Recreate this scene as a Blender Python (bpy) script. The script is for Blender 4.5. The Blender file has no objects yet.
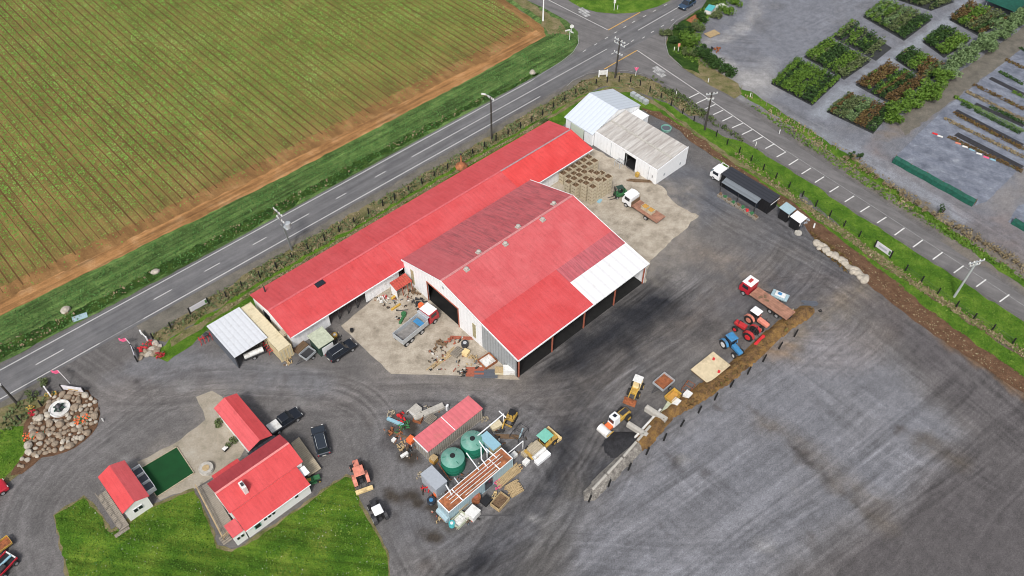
import bpy, math, random
import numpy as np
from math import sin, cos, tan, pi, radians, atan2, hypot
random.seed(7); rng = np.random.default_rng(7)
C = bpy.data.collections.new('scene_objects'); bpy.context.scene.collection.children.link(C)

# ------------------------------------------------------------ survey helpers
F, TH, HC = 843.4, .8411, 100.0            # surveyed camera: focal (px), dip, height (m)
A = .746                                    # heading of the highway and of the sheds
CA, SA = cos(A), sin(A)
def P(x, y, h=0.0):
    a = (x-512)/F; b = -(y-288)/F
    d = (a, cos(TH)+b*sin(TH), -sin(TH)+b*cos(TH)); t = (h-HC)/d[2]
    return (d[0]*t, d[1]*t, h)
def Q(X, Y, Z):
    dz = Z-HC; dep = Y*cos(TH)-dz*sin(TH); up = Y*sin(TH)+dz*cos(TH)
    return (512+F*X/dep, 288-F*up/dep)
def W(u, v, z=0.0): return (u*CA+v*SA, u*SA-v*CA, z)
def UV(p): return (p[0]*CA+p[1]*SA, p[0]*SA-p[1]*CA)
def head(a, b):
    p, q = P(*a), P(*b); return atan2(q[1]-p[1], q[0]-p[0])

# ------------------------------------------------------------ mesh builder
class MB:
    def __init__(s): s.v = []; s.f = []; s.mi = []; s.cur = 0
    def add(s, vs, fs):
        o = len(s.v); s.v += [tuple(p) for p in vs]
        for f in fs: s.f.append(tuple(i+o for i in f)); s.mi.append(s.cur)
        return s
    def hexa(s, b, t):
        return s.add(list(b)+list(t), [(3,2,1,0),(4,5,6,7),(0,1,5,4),(1,2,6,5),(2,3,7,6),(3,0,4,7)])
    def box(s, cx, cy, z0, sx, sy, sz, rz=0.0, tx=1.0, ty=1.0, rx=0.0):
        c, n = cos(rz), sin(rz)
        def r(x, y, z):
            return (cx+x*c-y*n, cy+x*n+y*c, z0+z)
        b = [r(i*sx/2, j*sy/2, 0) for i, j in ((-1,-1),(1,-1),(1,1),(-1,1))]
        t = [r(i*sx/2*tx, j*sy/2*ty, sz) for i, j in ((-1,-1),(1,-1),(1,1),(-1,1))]
        return s.hexa(b, t)
    def prism(s, pts, y0, y1, ty=1.0):       # (x,z) profile extruded along y
        n = len(pts); vs = [(x, y0, z) for x, z in pts]+[(x, y1, z) for x, z in pts]
        return s.add(vs, [tuple(range(n)), tuple(range(2*n-1, n-1, -1))]+[((i+1) % n, i, n+i, n+(i+1) % n) for i in range(n)])
    def prismx(s, pts, x0, x1):              # (y,z) profile extruded along x
        n = len(pts); vs = [(x0, y, z) for y, z in pts]+[(x1, y, z) for y, z in pts]
        return s.add(vs, [tuple(range(n-1, -1, -1)), tuple(range(n, 2*n))]+[(i, (i+1) % n, n+(i+1) % n, n+i) for i in range(n)])
    def cyl(s, p, q, r, r2=None, n=10):
        r2 = r if r2 is None else r2
        p = np.array(p, float); q = np.array(q, float); d = q-p; L = np.linalg.norm(d); d = d/max(L, 1e-9)
        a = np.cross(d, [0,0,1.0]); 
        if np.linalg.norm(a) < 1e-3: a = np.array([1.0,0,0])
        a /= np.linalg.norm(a); b = np.cross(d, a); vs = []
        for c, rr in ((p, r), (q, r2)):
            for k in range(n):
                t = 2*pi*k/n; vs.append(tuple(c+a*rr*cos(t)+b*rr*sin(t)))
        return s.add(vs, [tuple(range(n)), tuple(range(2*n-1, n-1, -1))]+[((k+1) % n, k, n+k, n+(k+1) % n) for k in range(n)])
    def lathe(s, prof, n=24, c=(0,0)):
        vs = []; fs = []
        for r, z in prof:
            for k in range(n): t = 2*pi*k/n; vs.append((c[0]+r*cos(t), c[1]+r*sin(t), z))
        for i in range(len(prof)-1):
            for k in range(n): fs.append((i*n+k, i*n+(k+1) % n, (i+1)*n+(k+1) % n, (i+1)*n+k))
        return s.add(vs, fs)
    def quad(s, *p): return s.add(p, [tuple(range(len(p)))])
    def build(s, name, mat, parent=None, bevel=0, smooth=False, loc=None, rz=0.0):
        me = bpy.data.meshes.new(name); me.from_pydata(s.v, [], s.f)
        mats = mat if isinstance(mat, (list, tuple)) else [mat]
        for m in mats: me.materials.append(m)
        if len(mats) > 1: me.polygons.foreach_set('material_index', s.mi)
        if smooth:
            me.polygons.foreach_set('use_smooth', [True]*len(me.polygons))
            try: me.set_sharp_from_angle(angle=radians(38))
            except Exception: pass
        me.update(); o = bpy.data.objects.new(name, me); C.objects.link(o)
        if parent: o.parent = parent
        if loc is not None: o.location = loc
        o.rotation_euler = (0, 0, rz)
        if bevel:
            b = o.modifiers.new('edge', 'BEVEL'); b.width = bevel; b.segments = 1; b.limit_method = 'ANGLE'
        return o
def fastmesh(name, V, Fc, mat, n=4):
    me = bpy.data.meshes.new(name); V = np.asarray(V, np.float32); Fc = np.asarray(Fc, np.int32)
    me.vertices.add(len(V)); me.vertices.foreach_set('co', V.ravel())
    me.loops.add(Fc.size); me.loops.foreach_set('vertex_index', Fc.ravel())
    me.polygons.add(len(Fc)); me.polygons.foreach_set('loop_start', np.arange(0, Fc.size, n, dtype=np.int32))
    me.update(calc_edges=True); me.materials.append(mat)
    o = bpy.data.objects.new(name, me); C.objects.link(o); return o
def thing(name, label, cat, loc=(0,0,0), rz=0.0, group=None):
    o = bpy.data.objects.new(name, None); C.objects.link(o); o.empty_display_size = .3
    o.location = loc; o.rotation_euler = (0,0,rz); return tag(o, label, cat, group)
def tag(o, label, cat, group=None, kind=None):
    o['label'] = label; o['category'] = cat
    if group: o['group'] = group
    if kind: o['kind'] = kind
    return o
def struct(o): o['kind'] = 'structure'; return o
def dup(root, loc, rz=0.0, label=None, group=None, scale=None):
    r = root.copy(); C.objects.link(r); r.location = loc; r.rotation_euler = (0,0,rz)
    if label: r['label'] = label
    if group: r['group'] = group
    if scale: r.scale = scale
    for ch in list(root.children):
        c = ch.copy(); C.objects.link(c); c.parent = r
        for g in ch.children:
            d = g.copy(); C.objects.link(d); d.parent = c
    return r

# ------------------------------------------------------------ materials
def NT(name):
    m = bpy.data.materials.new(name); m.use_nodes = True; t = m.node_tree
    return m, t.nodes, t.links, t.nodes['Principled BSDF']
def ramp(N, stops):
    r = N.new('ShaderNodeValToRGB'); e = r.color_ramp.elements
    while len(e) < len(stops): e.new(.5)
    for i, (p, c) in enumerate(stops):
        e[i].position = p; e[i].color = (*c, 1) if len(c) == 3 else c
    return r
def noise(N, L, vec, scale, detail=6, rough=.6):
    n = N.new('ShaderNodeTexNoise'); n.inputs['Scale'].default_value = scale; n.inputs['Detail'].default_value = detail
    n.inputs['Roughness'].default_value = rough; L.new(vec, n.inputs['Vector']); return n
def mul(c, k): return tuple(min(1, x*k) for x in c)
def mat(name, col, rough=.6, metal=0.0, var=.18, scale=3.0, dirt=None, dirtamt=0.0, rib=0, ribw=.5, ribd=.25, bump=.0, coat=0.0, coords='Object', spec=.4):
    m, N, L, B = NT(name)
    tc = N.new('ShaderNodeTexCoord'); vec = tc.outputs[coords]
    n1 = noise(N, L, vec, scale); r = ramp(N, [(.3, mul(col, 1-var)), (.7, mul(col, 1+var))]); L.new(n1.outputs['Fac'], r.inputs['Fac'])
    out = r.outputs['Color']
    h = None
    if dirt:
        n2 = noise(N, L, vec, scale*.35, 8, .7); r2 = ramp(N, [(.62-dirtamt*.35, (0,0,0)), (.8-dirtamt*.2, (1,1,1))]); L.new(n2.outputs['Fac'], r2.inputs['Fac'])
        mx = N.new('ShaderNodeMixRGB'); L.new(r2.outputs['Color'], mx.inputs['Fac']); L.new(out, mx.inputs['Color1']); mx.inputs['Color2'].default_value = (*dirt, 1); out = mx.outputs['Color']
    if rib:
        w = N.new('ShaderNodeTexWave'); w.bands_direction = {1:'X', 2:'Y', 3:'Z'}[rib]; w.wave_profile = 'SIN'
        w.inputs['Scale'].default_value = .314/ribw; L.new(vec, w.inputs['Vector'])
        rr = ramp(N, [(0, (1-ribd,)*3), (.3, (1,1,1))]); L.new(w.outputs['Fac'], rr.inputs['Fac'])
        mx = N.new('ShaderNodeMixRGB'); mx.blend_type = 'MULTIPLY'; mx.inputs['Fac'].default_value = 1; L.new(out, mx.inputs['Color1']); L.new(rr.outputs['Color'], mx.inputs['Color2']); out = mx.outputs['Color']
        h = w.outputs['Fac']
    L.new(out, B.inputs['Base Color'])
    B.inputs['Roughness'].default_value = rough; B.inputs['Metallic'].default_value = metal; B.inputs['Specular IOR Level'].default_value = spec
    if coat: B.inputs['Coat Weight'].default_value = coat
    if bump or h:
        b = N.new('ShaderNodeBump'); b.inputs['Strength'].default_value = max(bump, .3 if h else 0); b.inputs['Distance'].default_value = .05
        L.new(h if h else n1.outputs['Fac'], b.inputs['Height']); L.new(b.outputs['Normal'], B.inputs['Normal'])
    return m
def ground_mat(name, stops, s1=.25, s2=6.0, fine=.35, bump=.6, bd=.08, stripe=None, rough=.95):
    """large mottling from stops, fine grain on top"""
    m, N, L, B = NT(name); tc = N.new('ShaderNodeTexCoord'); vec = tc.outputs['Object']
    n1 = noise(N, L, vec, s1, 9, .68); r = ramp(N, stops); L.new(n1.outputs['Fac'], r.inputs['Fac'])
    n2 = noise(N, L, vec, s2, 5, .75); r2 = ramp(N, [(.3, (1-fine,)*3), (.72, (1+fine,)*3)]); L.new(n2.outputs['Fac'], r2.inputs['Fac'])
    mx = N.new('ShaderNodeMixRGB'); mx.blend_type = 'MULTIPLY'; mx.inputs['Fac'].default_value = 1
    L.new(r.outputs['Color'], mx.inputs['Color1']); L.new(r2.outputs['Color'], mx.inputs['Color2']); out = mx.outputs['Color']
    if stripe:
        (ang, wid, amt) = stripe
        mr_ = N.new('ShaderNodeMapping'); mr_.inputs['Rotation'].default_value = (0,0,-ang); L.new(vec, mr_.inputs['Vector'])
        mp = N.new('ShaderNodeMapping'); mp.inputs['Scale'].default_value = (.05,1.0,1)
        L.new(mr_.outputs['Vector'], mp.inputs['Vector']); n3 = noise(N, L, mp.outputs['Vector'], wid, 4, .7)
        r3 = ramp(N, [(.35, (1-amt,)*3), (.65, (1+amt,)*3)]); L.new(n3.outputs['Fac'], r3.inputs['Fac'])
        m3 = N.new('ShaderNodeMixRGB'); m3.blend_type = 'MULTIPLY'; m3.inputs['Fac'].default_value = 1; L.new(out, m3.inputs['Color1']); L.new(r3.outputs['Color'], m3.inputs['Color2']); out = m3.outputs['Color']
    L.new(out, B.inputs['Base Color']); B.inputs['Roughness'].default_value = rough; B.inputs['Specular IOR Level'].default_value = .2
    b = N.new('ShaderNodeBump'); b.inputs['Strength'].default_value = bump; b.inputs['Distance'].default_value = bd
    L.new(n2.outputs['Fac'], b.inputs['Height']); L.new(b.outputs['Normal'], B.inputs['Normal']); return m

M = {}
def simple(name, col, rough=.6, metal=0.0, **k):
    M[name] = mat(name, col, rough, metal, **k); return M[name]
# soft dusty fringes are painted around each apron below
RED = (.66,.045,.055)
simple('white_paint', (.80,.81,.82), .5, var=.04, dirt=(.5,.47,.42), dirtamt=.1)
simple('white_wall', (.84,.85,.86), .55, var=.03, rib=1, ribw=.76, ribd=.05, dirt=(.5,.47,.42), dirtamt=.15)
simple('white_wall_y', (.84,.85,.86), .55, var=.03, rib=2, ribw=.76, ribd=.05, dirt=(.5,.47,.42), dirtamt=.15)
simple('grey_wall_y', (.33,.35,.36), .6, var=.1, rib=2, ribw=.6, ribd=.25)
simple('house_white', (.82,.82,.80), .5, var=.03, rib=3, ribw=.2, ribd=.1)
simple('black_paint', (.018,.018,.02), .5, var=.2)
simple('black_wall', (.012,.012,.014), .6, rib=2, ribw=.5, ribd=.3)
simple('black_roof', (.035,.037,.045), .45, var=.15, rib=1, ribw=.76, ribd=.35)
simple('grey_roof', (.17,.19,.21), .4, var=.1, rib=1, ribw=.76, ribd=.25)
simple('steel', (.35,.36,.38), .45, .7, var=.15)
simple('galv', (.50,.53,.55), .4, .3, var=.12)
simple('dark_steel', (.06,.06,.065), .55, .4, var=.2)
simple('rust', (.30,.10,.04), .85, var=.35, scale=5, dirt=(.10,.04,.02), dirtamt=.5)
simple('rust_orange', (.36,.13,.055), .85, var=.45, scale=2, dirt=(.13,.055,.03), dirtamt=.5)
simple('tyre', (.02,.02,.02), .9, var=.2)
simple('rim', (.55,.56,.58), .35, .6)
simple('glass', (.015,.02,.028), .08, 0, var=.1, spec=.8)
simple('blue_glass', (.06,.12,.2), .1, 0, var=.2, spec=.8)
simple('car_black', (.012,.015,.022), .25, .2, var=.1, coat=.8)
simple('car_slate', (.035,.045,.06), .25, .3, var=.1, coat=.8)
simple('car_blue', (.04,.08,.14), .25, .3, var=.1, coat=.8)
simple('cloth_dark', (.03,.03,.035), .9, var=.4, scale=2)
simple('truck_red', (.45,.015,.03), .35, var=.08, coat=.5)
simple('red_paint', (.50,.03,.035), .5, var=.15, dirt=(.16,.08,.06), dirtamt=.4)
simple('bright_red', (.60,.03,.035), .45, var=.15)
simple('salmon', (.68,.24,.17), .6, var=.15, dirt=(.25,.15,.11), dirtamt=.4)
simple('orange', (.75,.16,.05), .5, var=.15)
simple('yellow', (.55,.34,.06), .6, var=.2, dirt=(.22,.15,.07), dirtamt=.55)
simple('yellow_pale', (.72,.55,.28), .55, var=.15, dirt=(.3,.2,.1), dirtamt=.25)
simple('tractor_blue', (.05,.22,.44), .5, var=.15, dirt=(.14,.12,.10), dirtamt=.4)
simple('tractor_green', (.04,.16,.06), .5, var=.2)
simple('mint', (.18,.48,.38), .45, var=.1)
simple('tank_green', (.015,.16,.10), .5, var=.12)
simple('tank_top', (.13,.31,.25), .6, var=.15, scale=1.2, dirt=(.32,.42,.38), dirtamt=.35)
simple('pale_blue', (.33,.45,.50), .5, var=.08, rib=1, ribw=.3, ribd=.15)
simple('sky_blue', (.26,.45,.54), .5, var=.06)
simple('box_grey', (.36,.39,.43), .5, var=.06)
simple('pole_dark', (.05,.045,.04), .8, var=.2)
simple('cream', (.64,.56,.38), .6, var=.08, rib=2, ribw=.5, ribd=.04, dirt=(.42,.34,.2), dirtamt=.25)
simple('cream_side', (.60,.50,.30), .6, var=.08, rib=2, ribw=.3, ribd=.22)
simple('mossy', (.42,.45,.34), .8, var=.2, scale=2.5)
simple('dark_green', (.03,.06,.045), .6)
simple('timber', (.42,.31,.17), .85, var=.25, scale=4)
simple('timber_dark', (.17,.11,.065), .85, var=.3, scale=4)
simple('bin_wood', (.50,.43,.31), .85, var=.22, scale=3)
simple('grey_timber', (.26,.23,.19), .9, var=.2, rib=1, ribw=.28, ribd=.3)
simple('grey_timber_y', (.26,.23,.19), .9, var=.2, rib=2, ribw=.28, ribd=.3)
simple('pale_timber', (.42,.36,.26), .9, var=.15, rib=2, ribw=.28, ribd=.25)
simple('post_black', (.012,.012,.012), .8)
simple('ochre_load', (.5,.27,.06), .9, var=.3, scale=6, bump=.6)
simple('deck_rust', (.33,.17,.115), .85, var=.35, scale=1.5, rib=2, ribw=.4, ribd=.15)
simple('conc_block', (.42,.40,.36), .9, var=.2, scale=2.5)
simple('rock', (.27,.215,.16), .95, var=.4, scale=1.3, bump=.6)
simple('rock_pale', (.40,.36,.30), .95, var=.3, scale=1.6, bump=.6)
simple('bark', (.07,.045,.03), .95, var=.3)
simple('skin_pink', (.75,.12,.25), .7)
simple('teal', (.08,.4,.42), .5, var=.15)
simple('net_green', (.006,.075,.05), .7, var=.35, scale=2)
simple('white_plastic', (.70,.70,.68), .5, var=.08, dirt=(.36,.33,.28), dirtamt=.35)
simple('court', (.003,.055,.012), .9, var=.15, scale=.6)
simple('dark_grey_sheet', (.10,.11,.13), .6, var=.1)
simple('sign_panel', (.62,.60,.64), .5, var=.05)
simple('sign_green', (.07,.17,.05), .5)
simple('brick_red', (.33,.10,.06), .9, var=.2, scale=5)

def roof_mat(name, col, fade=(.6,.16,.18), fadeamt=.0, streak=None, ribw=.76, ribd=.05):
    """painted long-run sheet; x is along the eave, y runs down the slope. streak=(x0,x1,y0,y1,amount) weathered rectangle (local metres)"""
    m, N, L, B = NT(name); tc = N.new('ShaderNodeTexCoord'); vec = tc.outputs['Object']
    n1 = noise(N, L, vec, .35, 6, .6); r = ramp(N, [(.3, mul(col,.9)), (.7, tuple(c+(f-c)*fadeamt for c, f in zip(col, fade)))]); L.new(n1.outputs['Fac'], r.inputs['Fac']); out = r.outputs['Color']
    n9 = noise(N, L, vec, 9, 3, .6); r9 = ramp(N, [(.3,(.9,)*3), (.7,(1.06,)*3)]); L.new(n9.outputs['Fac'], r9.inputs['Fac'])
    def mulc(o, c2, fac=1.0, bt='MULTIPLY'):
        x = N.new('ShaderNodeMixRGB'); x.blend_type = bt
        if isinstance(fac, float): x.inputs['Fac'].default_value = fac
        else: L.new(fac, x.inputs['Fac'])
        L.new(o, x.inputs['Color1'])
        if isinstance(c2, tuple): x.inputs['Color2'].default_value = (*c2, 1)
        else: L.new(c2, x.inputs['Color2'])
        return x.outputs['Color']
    out = mulc(out, r9.outputs['Color'])
    w = N.new('ShaderNodeTexWave'); w.bands_direction = 'X'; w.inputs['Scale'].default_value = .314/ribw; L.new(vec, w.inputs['Vector'])
    rr = ramp(N, [(0, (1-ribd,)*3), (.35, (1,1,1))]); L.new(w.outputs['Fac'], rr.inputs['Fac']); out = mulc(out, rr.outputs['Color'])
    nb = noise(N, L, vec, .9, 8, .8); rb = ramp(N, [(.32,(.80,.80,.80)),(.46,(1,1,1)),(.60,(1,1,1)),(.74,(1.14,1.2,1.2))]); L.new(nb.outputs['Fac'], rb.inputs['Fac']); out = mulc(out, rb.outputs['Color'])
    ms = N.new('ShaderNodeMapping'); ms.inputs['Scale'].default_value = (1.4,.07,1); L.new(vec, ms.inputs['Vector']); ns = noise(N, L, ms.outputs['Vector'], 1.6, 4, .7); rs = ramp(N, [(.3,(.90,.88,.88)),(.55,(1,1,1)),(.8,(1.05,1.1,1.1))]); L.new(ns.outputs['Fac'], rs.inputs['Fac']); out = mulc(out, rs.outputs['Color'])
    if streak:
        x0, x1, y0, y1, amt = streak
        mp = N.new('ShaderNodeMapping'); mp.inputs['Scale'].default_value = (3.2,.16,1); L.new(vec, mp.inputs['Vector'])
        n2 = noise(N, L, mp.outputs['Vector'], 1.0, 6, .75); r2 = ramp(N, [(.56-.1*amt, (0,0,0)), (.80-.1*amt, (.85,.85,.85))]); L.new(n2.outputs['Fac'], r2.inputs['Fac'])
        sx = N.new('ShaderNodeSeparateXYZ'); L.new(vec, sx.inputs[0]); fac = r2.outputs['Color']
        for ax, a, b in (('X', x0, x1), ('Y', y0, y1)):
            for (f0, f1) in (((a-.6), (a+.6)), ((b+.6), (b-.6))):
                mr = N.new('ShaderNodeMapRange'); mr.inputs['From Min'].default_value = f0; mr.inputs['From Max'].default_value = f1; L.new(sx.outputs[ax], mr.inputs['Value'])
                x = N.new('ShaderNodeMath'); x.operation = 'MULTIPLY'; L.new(fac, x.inputs[0]); L.new(mr.outputs['Result'], x.inputs[1]); fac = x.outputs[0]
        out = mulc(out, (.16,.06,.065), fac, 'MIX')
    L.new(out, B.inputs['Base Color']); B.inputs['Roughness'].default_value = .55; B.inputs['Specular IOR Level'].default_value = .35
    b = N.new('ShaderNodeBump'); b.inputs['Strength'].default_value = .12; b.inputs['Distance'].default_value = .03; L.new(w.outputs['Fac'], b.inputs['Height']); L.new(b.outputs['Normal'], B.inputs['Normal'])
    return m
# ------------------------------------------------------------ numpy noise + ground painting
def vnoise(x, y, seed=0, octs=4, rough=.55):
    r = np.random.default_rng(seed); T = r.random((256,256)); out = 0; amp = 1; tot = 0
    for o in range(octs):
        xi = np.floor(x).astype(int); yi = np.floor(y).astype(int); fx = x-xi; fy = y-yi
        fx = fx*fx*(3-2*fx); fy = fy*fy*(3-2*fy); a = T[xi & 255, yi & 255]; b = T[(xi+1) & 255, yi & 255]; c = T[xi & 255, (yi+1) & 255]; d = T[(xi+1) & 255, (yi+1) & 255]
        out = out+amp*((a*(1-fx)+b*fx)*(1-fy)+(c*(1-fx)+d*fx)*fy); tot += amp; amp *= rough; x = x*2.03+17.1; y = y*2.03+5.7
    return out/tot
def inside(x, y, poly):
    r = np.zeros(x.shape, bool); n = len(poly); j = n-1
    for i in range(n):
        (xi, yi), (xj, yj) = poly[i], poly[j]
        c = ((yi > y) != (yj > y)) & (x < (xj-xi)*(y-yi)/((yj-yi) if yj != yi else 1e-9)+xi); r ^= c; j = i
    return r
def polydist(x, y, pts, closed=False):
    best = np.full(x.shape, 1e9); S = np.zeros(x.shape); Tt = np.zeros(x.shape); acc = 0
    seq = list(zip(pts[:-1], pts[1:]))+([(pts[-1], pts[0])] if closed else [])
    for (ax, ay), (bx, by) in seq:
        dx, dy = bx-ax, by-ay; L = hypot(dx, dy) or 1e-9; t = np.clip(((x-ax)*dx+(y-ay)*dy)/L**2, 0, 1)
        ex = x-ax-t*dx; ey = y-ay-t*dy; d = np.hypot(ex, ey); k = d < best
        best = np.where(k, d, best); S = np.where(k, acc+t*L, S); Tt = np.where(k, (ex*(-dy)+ey*dx)/L, Tt); acc += L
    return best, S, Tt
def smooth_path(pts, n=8):
    out = []; p = [pts[0]]+list(pts)+[pts[-1]]
    for i in range(1, len(p)-2):
        for k in range(n):
            t = k/n; a, b, c, d = (np.array(p[i+j], float) for j in (-1,0,1,2))
            out.append(tuple(.5*((2*b)+(-a+c)*t+(2*a-5*b+4*c-d)*t*t+(-a+3*b-3*c+d)*t**3)))
    return out+[tuple(pts[-1])]
def Wp(px): return [P(*p)[:2] for p in px]

STEP = .21
gx = np.arange(-84, 122, STEP); gy = np.arange(30, 184, STEP)
GX, GY = np.meshgrid(gx, gy); sh = GX.shape; X = GX.ravel(); Y = GY.ravel()
wx = X+1.6*(vnoise(X/3, Y/3, 1)-.5)*2; wy = Y+1.6*(vnoise(X/3, Y/3, 2)-.5)*2
COL = np.empty((len(X), 3)); COL[:] = (.125,.118,.115)
def mixin(mask, col, jit=0):
    m = np.clip(mask, 0, 1)[:, None]; COL[:] = COL*(1-m)+np.array(col)*m
def near(pts, mg):
    xs = [p[0] for p in pts]; ys = [p[1] for p in pts]
    return np.nonzero((X > min(xs)-mg) & (X < max(xs)+mg) & (Y > min(ys)-mg) & (Y < max(ys)+mg))[0]
def mixat(k, m, col):
    m = np.clip(m, 0, 1)[:, None]; COL[k] = COL[k]*(1-m)+np.array(col)*m
def area(px, col, alpha=1.0, soft=1.5, nz=0.0, seed=3, sc=4.0):
    poly = Wp(px); k = near(poly, soft+2); a, b = wx[k], wy[k]; d, _, _ = polydist(a, b, poly, True); s = np.where(inside(a, b, poly), d, -d); m = np.clip(.5+s/soft, 0, 1)*alpha
    if nz: m = m*np.clip(1+nz*(vnoise(X[k]/sc, Y[k]/sc, seed)-.5)*4, 0, 1.3)
    mixat(k, m, col)
def stroke(px, w, col, alpha=1.0, soft=.8, nz=.5, seed=5):
    pa = smooth_path(Wp(px), 6); k = near(pa, w/2+soft+2); d, S, T = polydist(wx[k], wy[k], pa); m = np.clip(.5+(w/2-d)/soft, 0, 1)*alpha
    if nz: m = m*np.clip(1+nz*(vnoise(X[k]/2, Y[k]/2, seed)-.5)*4, 0, 1.4)
    mixat(k, m, col)
def tracks(px, half, amt=.35, lat=.45, along=14, seed=9, dark=True, tint=(1,1,1)):
    pa = smooth_path(Wp(px), 6); q = near(pa, half); d, S, T = polydist(X[q], Y[q], pa); T = T+.5*(vnoise(X[q]/5, Y[q]/5, seed+3)-.5); n = vnoise(T/lat+50, S/along+50, seed, 3, .7)-.5; n2 = vnoise(X[q]/7, Y[q]/7, seed+1)
    k = np.clip((half-d)/(half*.5), 0, 1)*np.clip(n2*2.0-.2, .25, 1.2); f = 1+k*amt*.9*n*3.2; COL[q] = COL[q]*np.clip(f, .35, 1.9)[:, None]*(1+k[:, None]*(np.array(tint)-1))
# big tones
big = vnoise(X/14, Y/14, 11)-.5; COL *= (1+.2*big)[:, None]
area([(560,600),(588,505),(650,445),(720,392),(800,330),(835,318),(905,372),(960,440),(900,500),(790,560),(760,620)], (.170,.173,.190), .9, 6, .12, 21, 8)
area([(770,600),(900,505),(965,430),(905,350),(850,290),(830,268),(1100,420),(1100,700)], (.092,.085,.087), .85, 5, .15, 23, 9)
area([(0,480),(120,420),(250,400),(330,400),(390,370),(560,400),(400,600),(330,600),(360,500),(320,430),(200,400),(50,500),(60,600),(-60,600)], (.135,.13,.13), .6, 6, .3, 24, 6)
area([(150,345),(235,355),(330,375),(340,395),(210,385),(150,385),(110,380)], (.155,.16,.175), .7, 3)
area([(395,410),(560,395),(560,470),(480,560),(400,540),(380,440)], (.13,.13,.14), .6, 5, .3)
area([(560,390),(620,330),(700,290),(760,230),(700,190),(700,170),(810,215),(880,280),(800,310),(700,320),(600,400)], (.085,.088,.10), .75, 7, .35, 25, 6)
area([(690,165),(735,200),(700,225),(660,190),(640,150),(660,118)], (.10,.105,.12), .8, 4)
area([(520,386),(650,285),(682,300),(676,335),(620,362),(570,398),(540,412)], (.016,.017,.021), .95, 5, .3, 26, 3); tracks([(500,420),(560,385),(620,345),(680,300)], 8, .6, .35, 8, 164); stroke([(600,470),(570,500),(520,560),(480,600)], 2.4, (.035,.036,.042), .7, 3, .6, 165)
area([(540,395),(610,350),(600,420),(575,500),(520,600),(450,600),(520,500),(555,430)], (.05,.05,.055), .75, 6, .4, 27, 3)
area([(555,470),(590,480),(575,540),(530,600),(505,600),(525,530)], (.10,.095,.09), .7, 4, .3)
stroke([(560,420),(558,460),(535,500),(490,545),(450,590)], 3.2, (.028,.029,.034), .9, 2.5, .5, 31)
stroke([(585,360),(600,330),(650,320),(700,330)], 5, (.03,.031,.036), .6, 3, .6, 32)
stroke([(640,420),(618,445),(600,480)], 4, (.05,.05,.055), .7, 3)
stroke([(480,385),(560,395),(610,372),(680,330),(740,270),(800,255)], 6, (.13,.118,.11), .5, 4, .5, 33)
stroke([(690,250),(730,262),(760,282)], 5, (.20,.17,.145), .5, 4, .6, 34)
stroke([(860,290),(840,310),(800,325),(790,350)], 3, (.19,.16,.12), .4, 3, .6)
stroke([(765,350),(785,346)], 1.8, (.28,.18,.09), .4, 2.5, .9)
stroke([(765,424),(800,450),(860,498),(885,528)], 1.6, (.125,.105,.085), .6, 3, .7, 36); stroke([(774,421),(830,462),(890,508)], 1.2, (.14,.12,.10), .4, 3, .7, 37)
stroke([(795,447),(812,462)], 1.3, (.055,.05,.05), .7, 1.2, .9); stroke([(812,462),(850,495),(872,515)], .9, (.06,.055,.05), .45, 1.2, .9)
stroke([(925,440),(960,460)], 3, (.10,.085,.07), .6, 2.5, .6)
stroke([(500,540),(560,520),(640,520)], 4, (.15,.15,.16), .4, 4, .4)
stroke([(100,410),(95,440),(60,460),(20,480)], 4, (.19,.18,.18), .35, 3)
stroke([(100,400),(180,378),(300,400),(420,385),(540,400)], 7, (.17,.155,.148), .35, 5, .4, 38)
area([(385,420),(420,405),(500,395),(560,440),(545,480),(500,525),(440,528),(400,480)], (.15,.145,.145), .5, 4, .5, 39, 2)
for cx, cy, w in ((408,455,3),(430,505,2),(415,500,1.6),(440,512,2),(412,492,1.6),(398,492,1.5),(448,520,2.2),(427,530,1.8),(405,425,4)):
    stroke([(cx-3,cy),(cx+3,cy+2)], w, (.05,.042,.035), .8, 1.2, .9, int(cx))
for _ in range(46):
    cx, cy = random.choice([(random.uniform(650,930), random.uniform(380,560)), (random.uniform(380,620), random.uniform(380,570)), (random.uniform(100,400), random.uniform(370,480))])
    stroke([(cx,cy),(cx+random.uniform(-4,4),cy+random.uniform(-3,3))], random.uniform(.5,2.4), random.choice([(.06,.055,.055),(.075,.065,.06),(.24,.235,.23)]), random.uniform(.2,.55), 1, .9, 77)
# shoulders and nursery
area([(1100,470),(1024,400),(935,335),(850,262),(842,240),(870,250),(1024,345),(1100,400)], (.14,.09,.055), .95, 1.5, .4, 41, 2)
area([(655,60),(700,70),(735,95),(800,140),(960,250),(1100,340),(1100,300),(1024,262),(880,180),(780,110),(735,80),(690,50)], (.17,.15,.125), .95, 1.5, .5, 42, 1.5)
area([(690,45),(700,10),(760,-20),(900,-30),(1100,-30),(1100,300),(1024,255),(975,225),(870,160),(760,95),(725,70)], (.165,.172,.195), .97, 3, .3, 43, 5)
area([(715,55),(745,70),(770,62),(780,90),(750,95)], (.34,.33,.32), .6, 5)
area([(872,140),(905,135),(1024,45),(1100,0),(1100,-10),(1024,30),(900,118)], (.17,.145,.125), .9, 1.5, .4, 44, 2)
area([(872,140),(893,165),(975,212),(1010,210),(1100,280),(1100,320),(1024,262),(975,225),(860,158)], (.17,.15,.15), .85, 3, .4, 45, 3)
area([(975,205),(1024,165),(1060,150),(1060,200),(1024,205),(1010,215)], (.20,.19,.19), .8, 2, .4, 46, 2)
stroke([(820,112),(900,55),(975,2)], 3.2, (.25,.27,.30), .85, 2, .2)
stroke([(740,92),(770,110),(830,140),(900,180),(960,215)], 3.5, (.23,.245,.275), .7, 2.5, .2)
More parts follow.
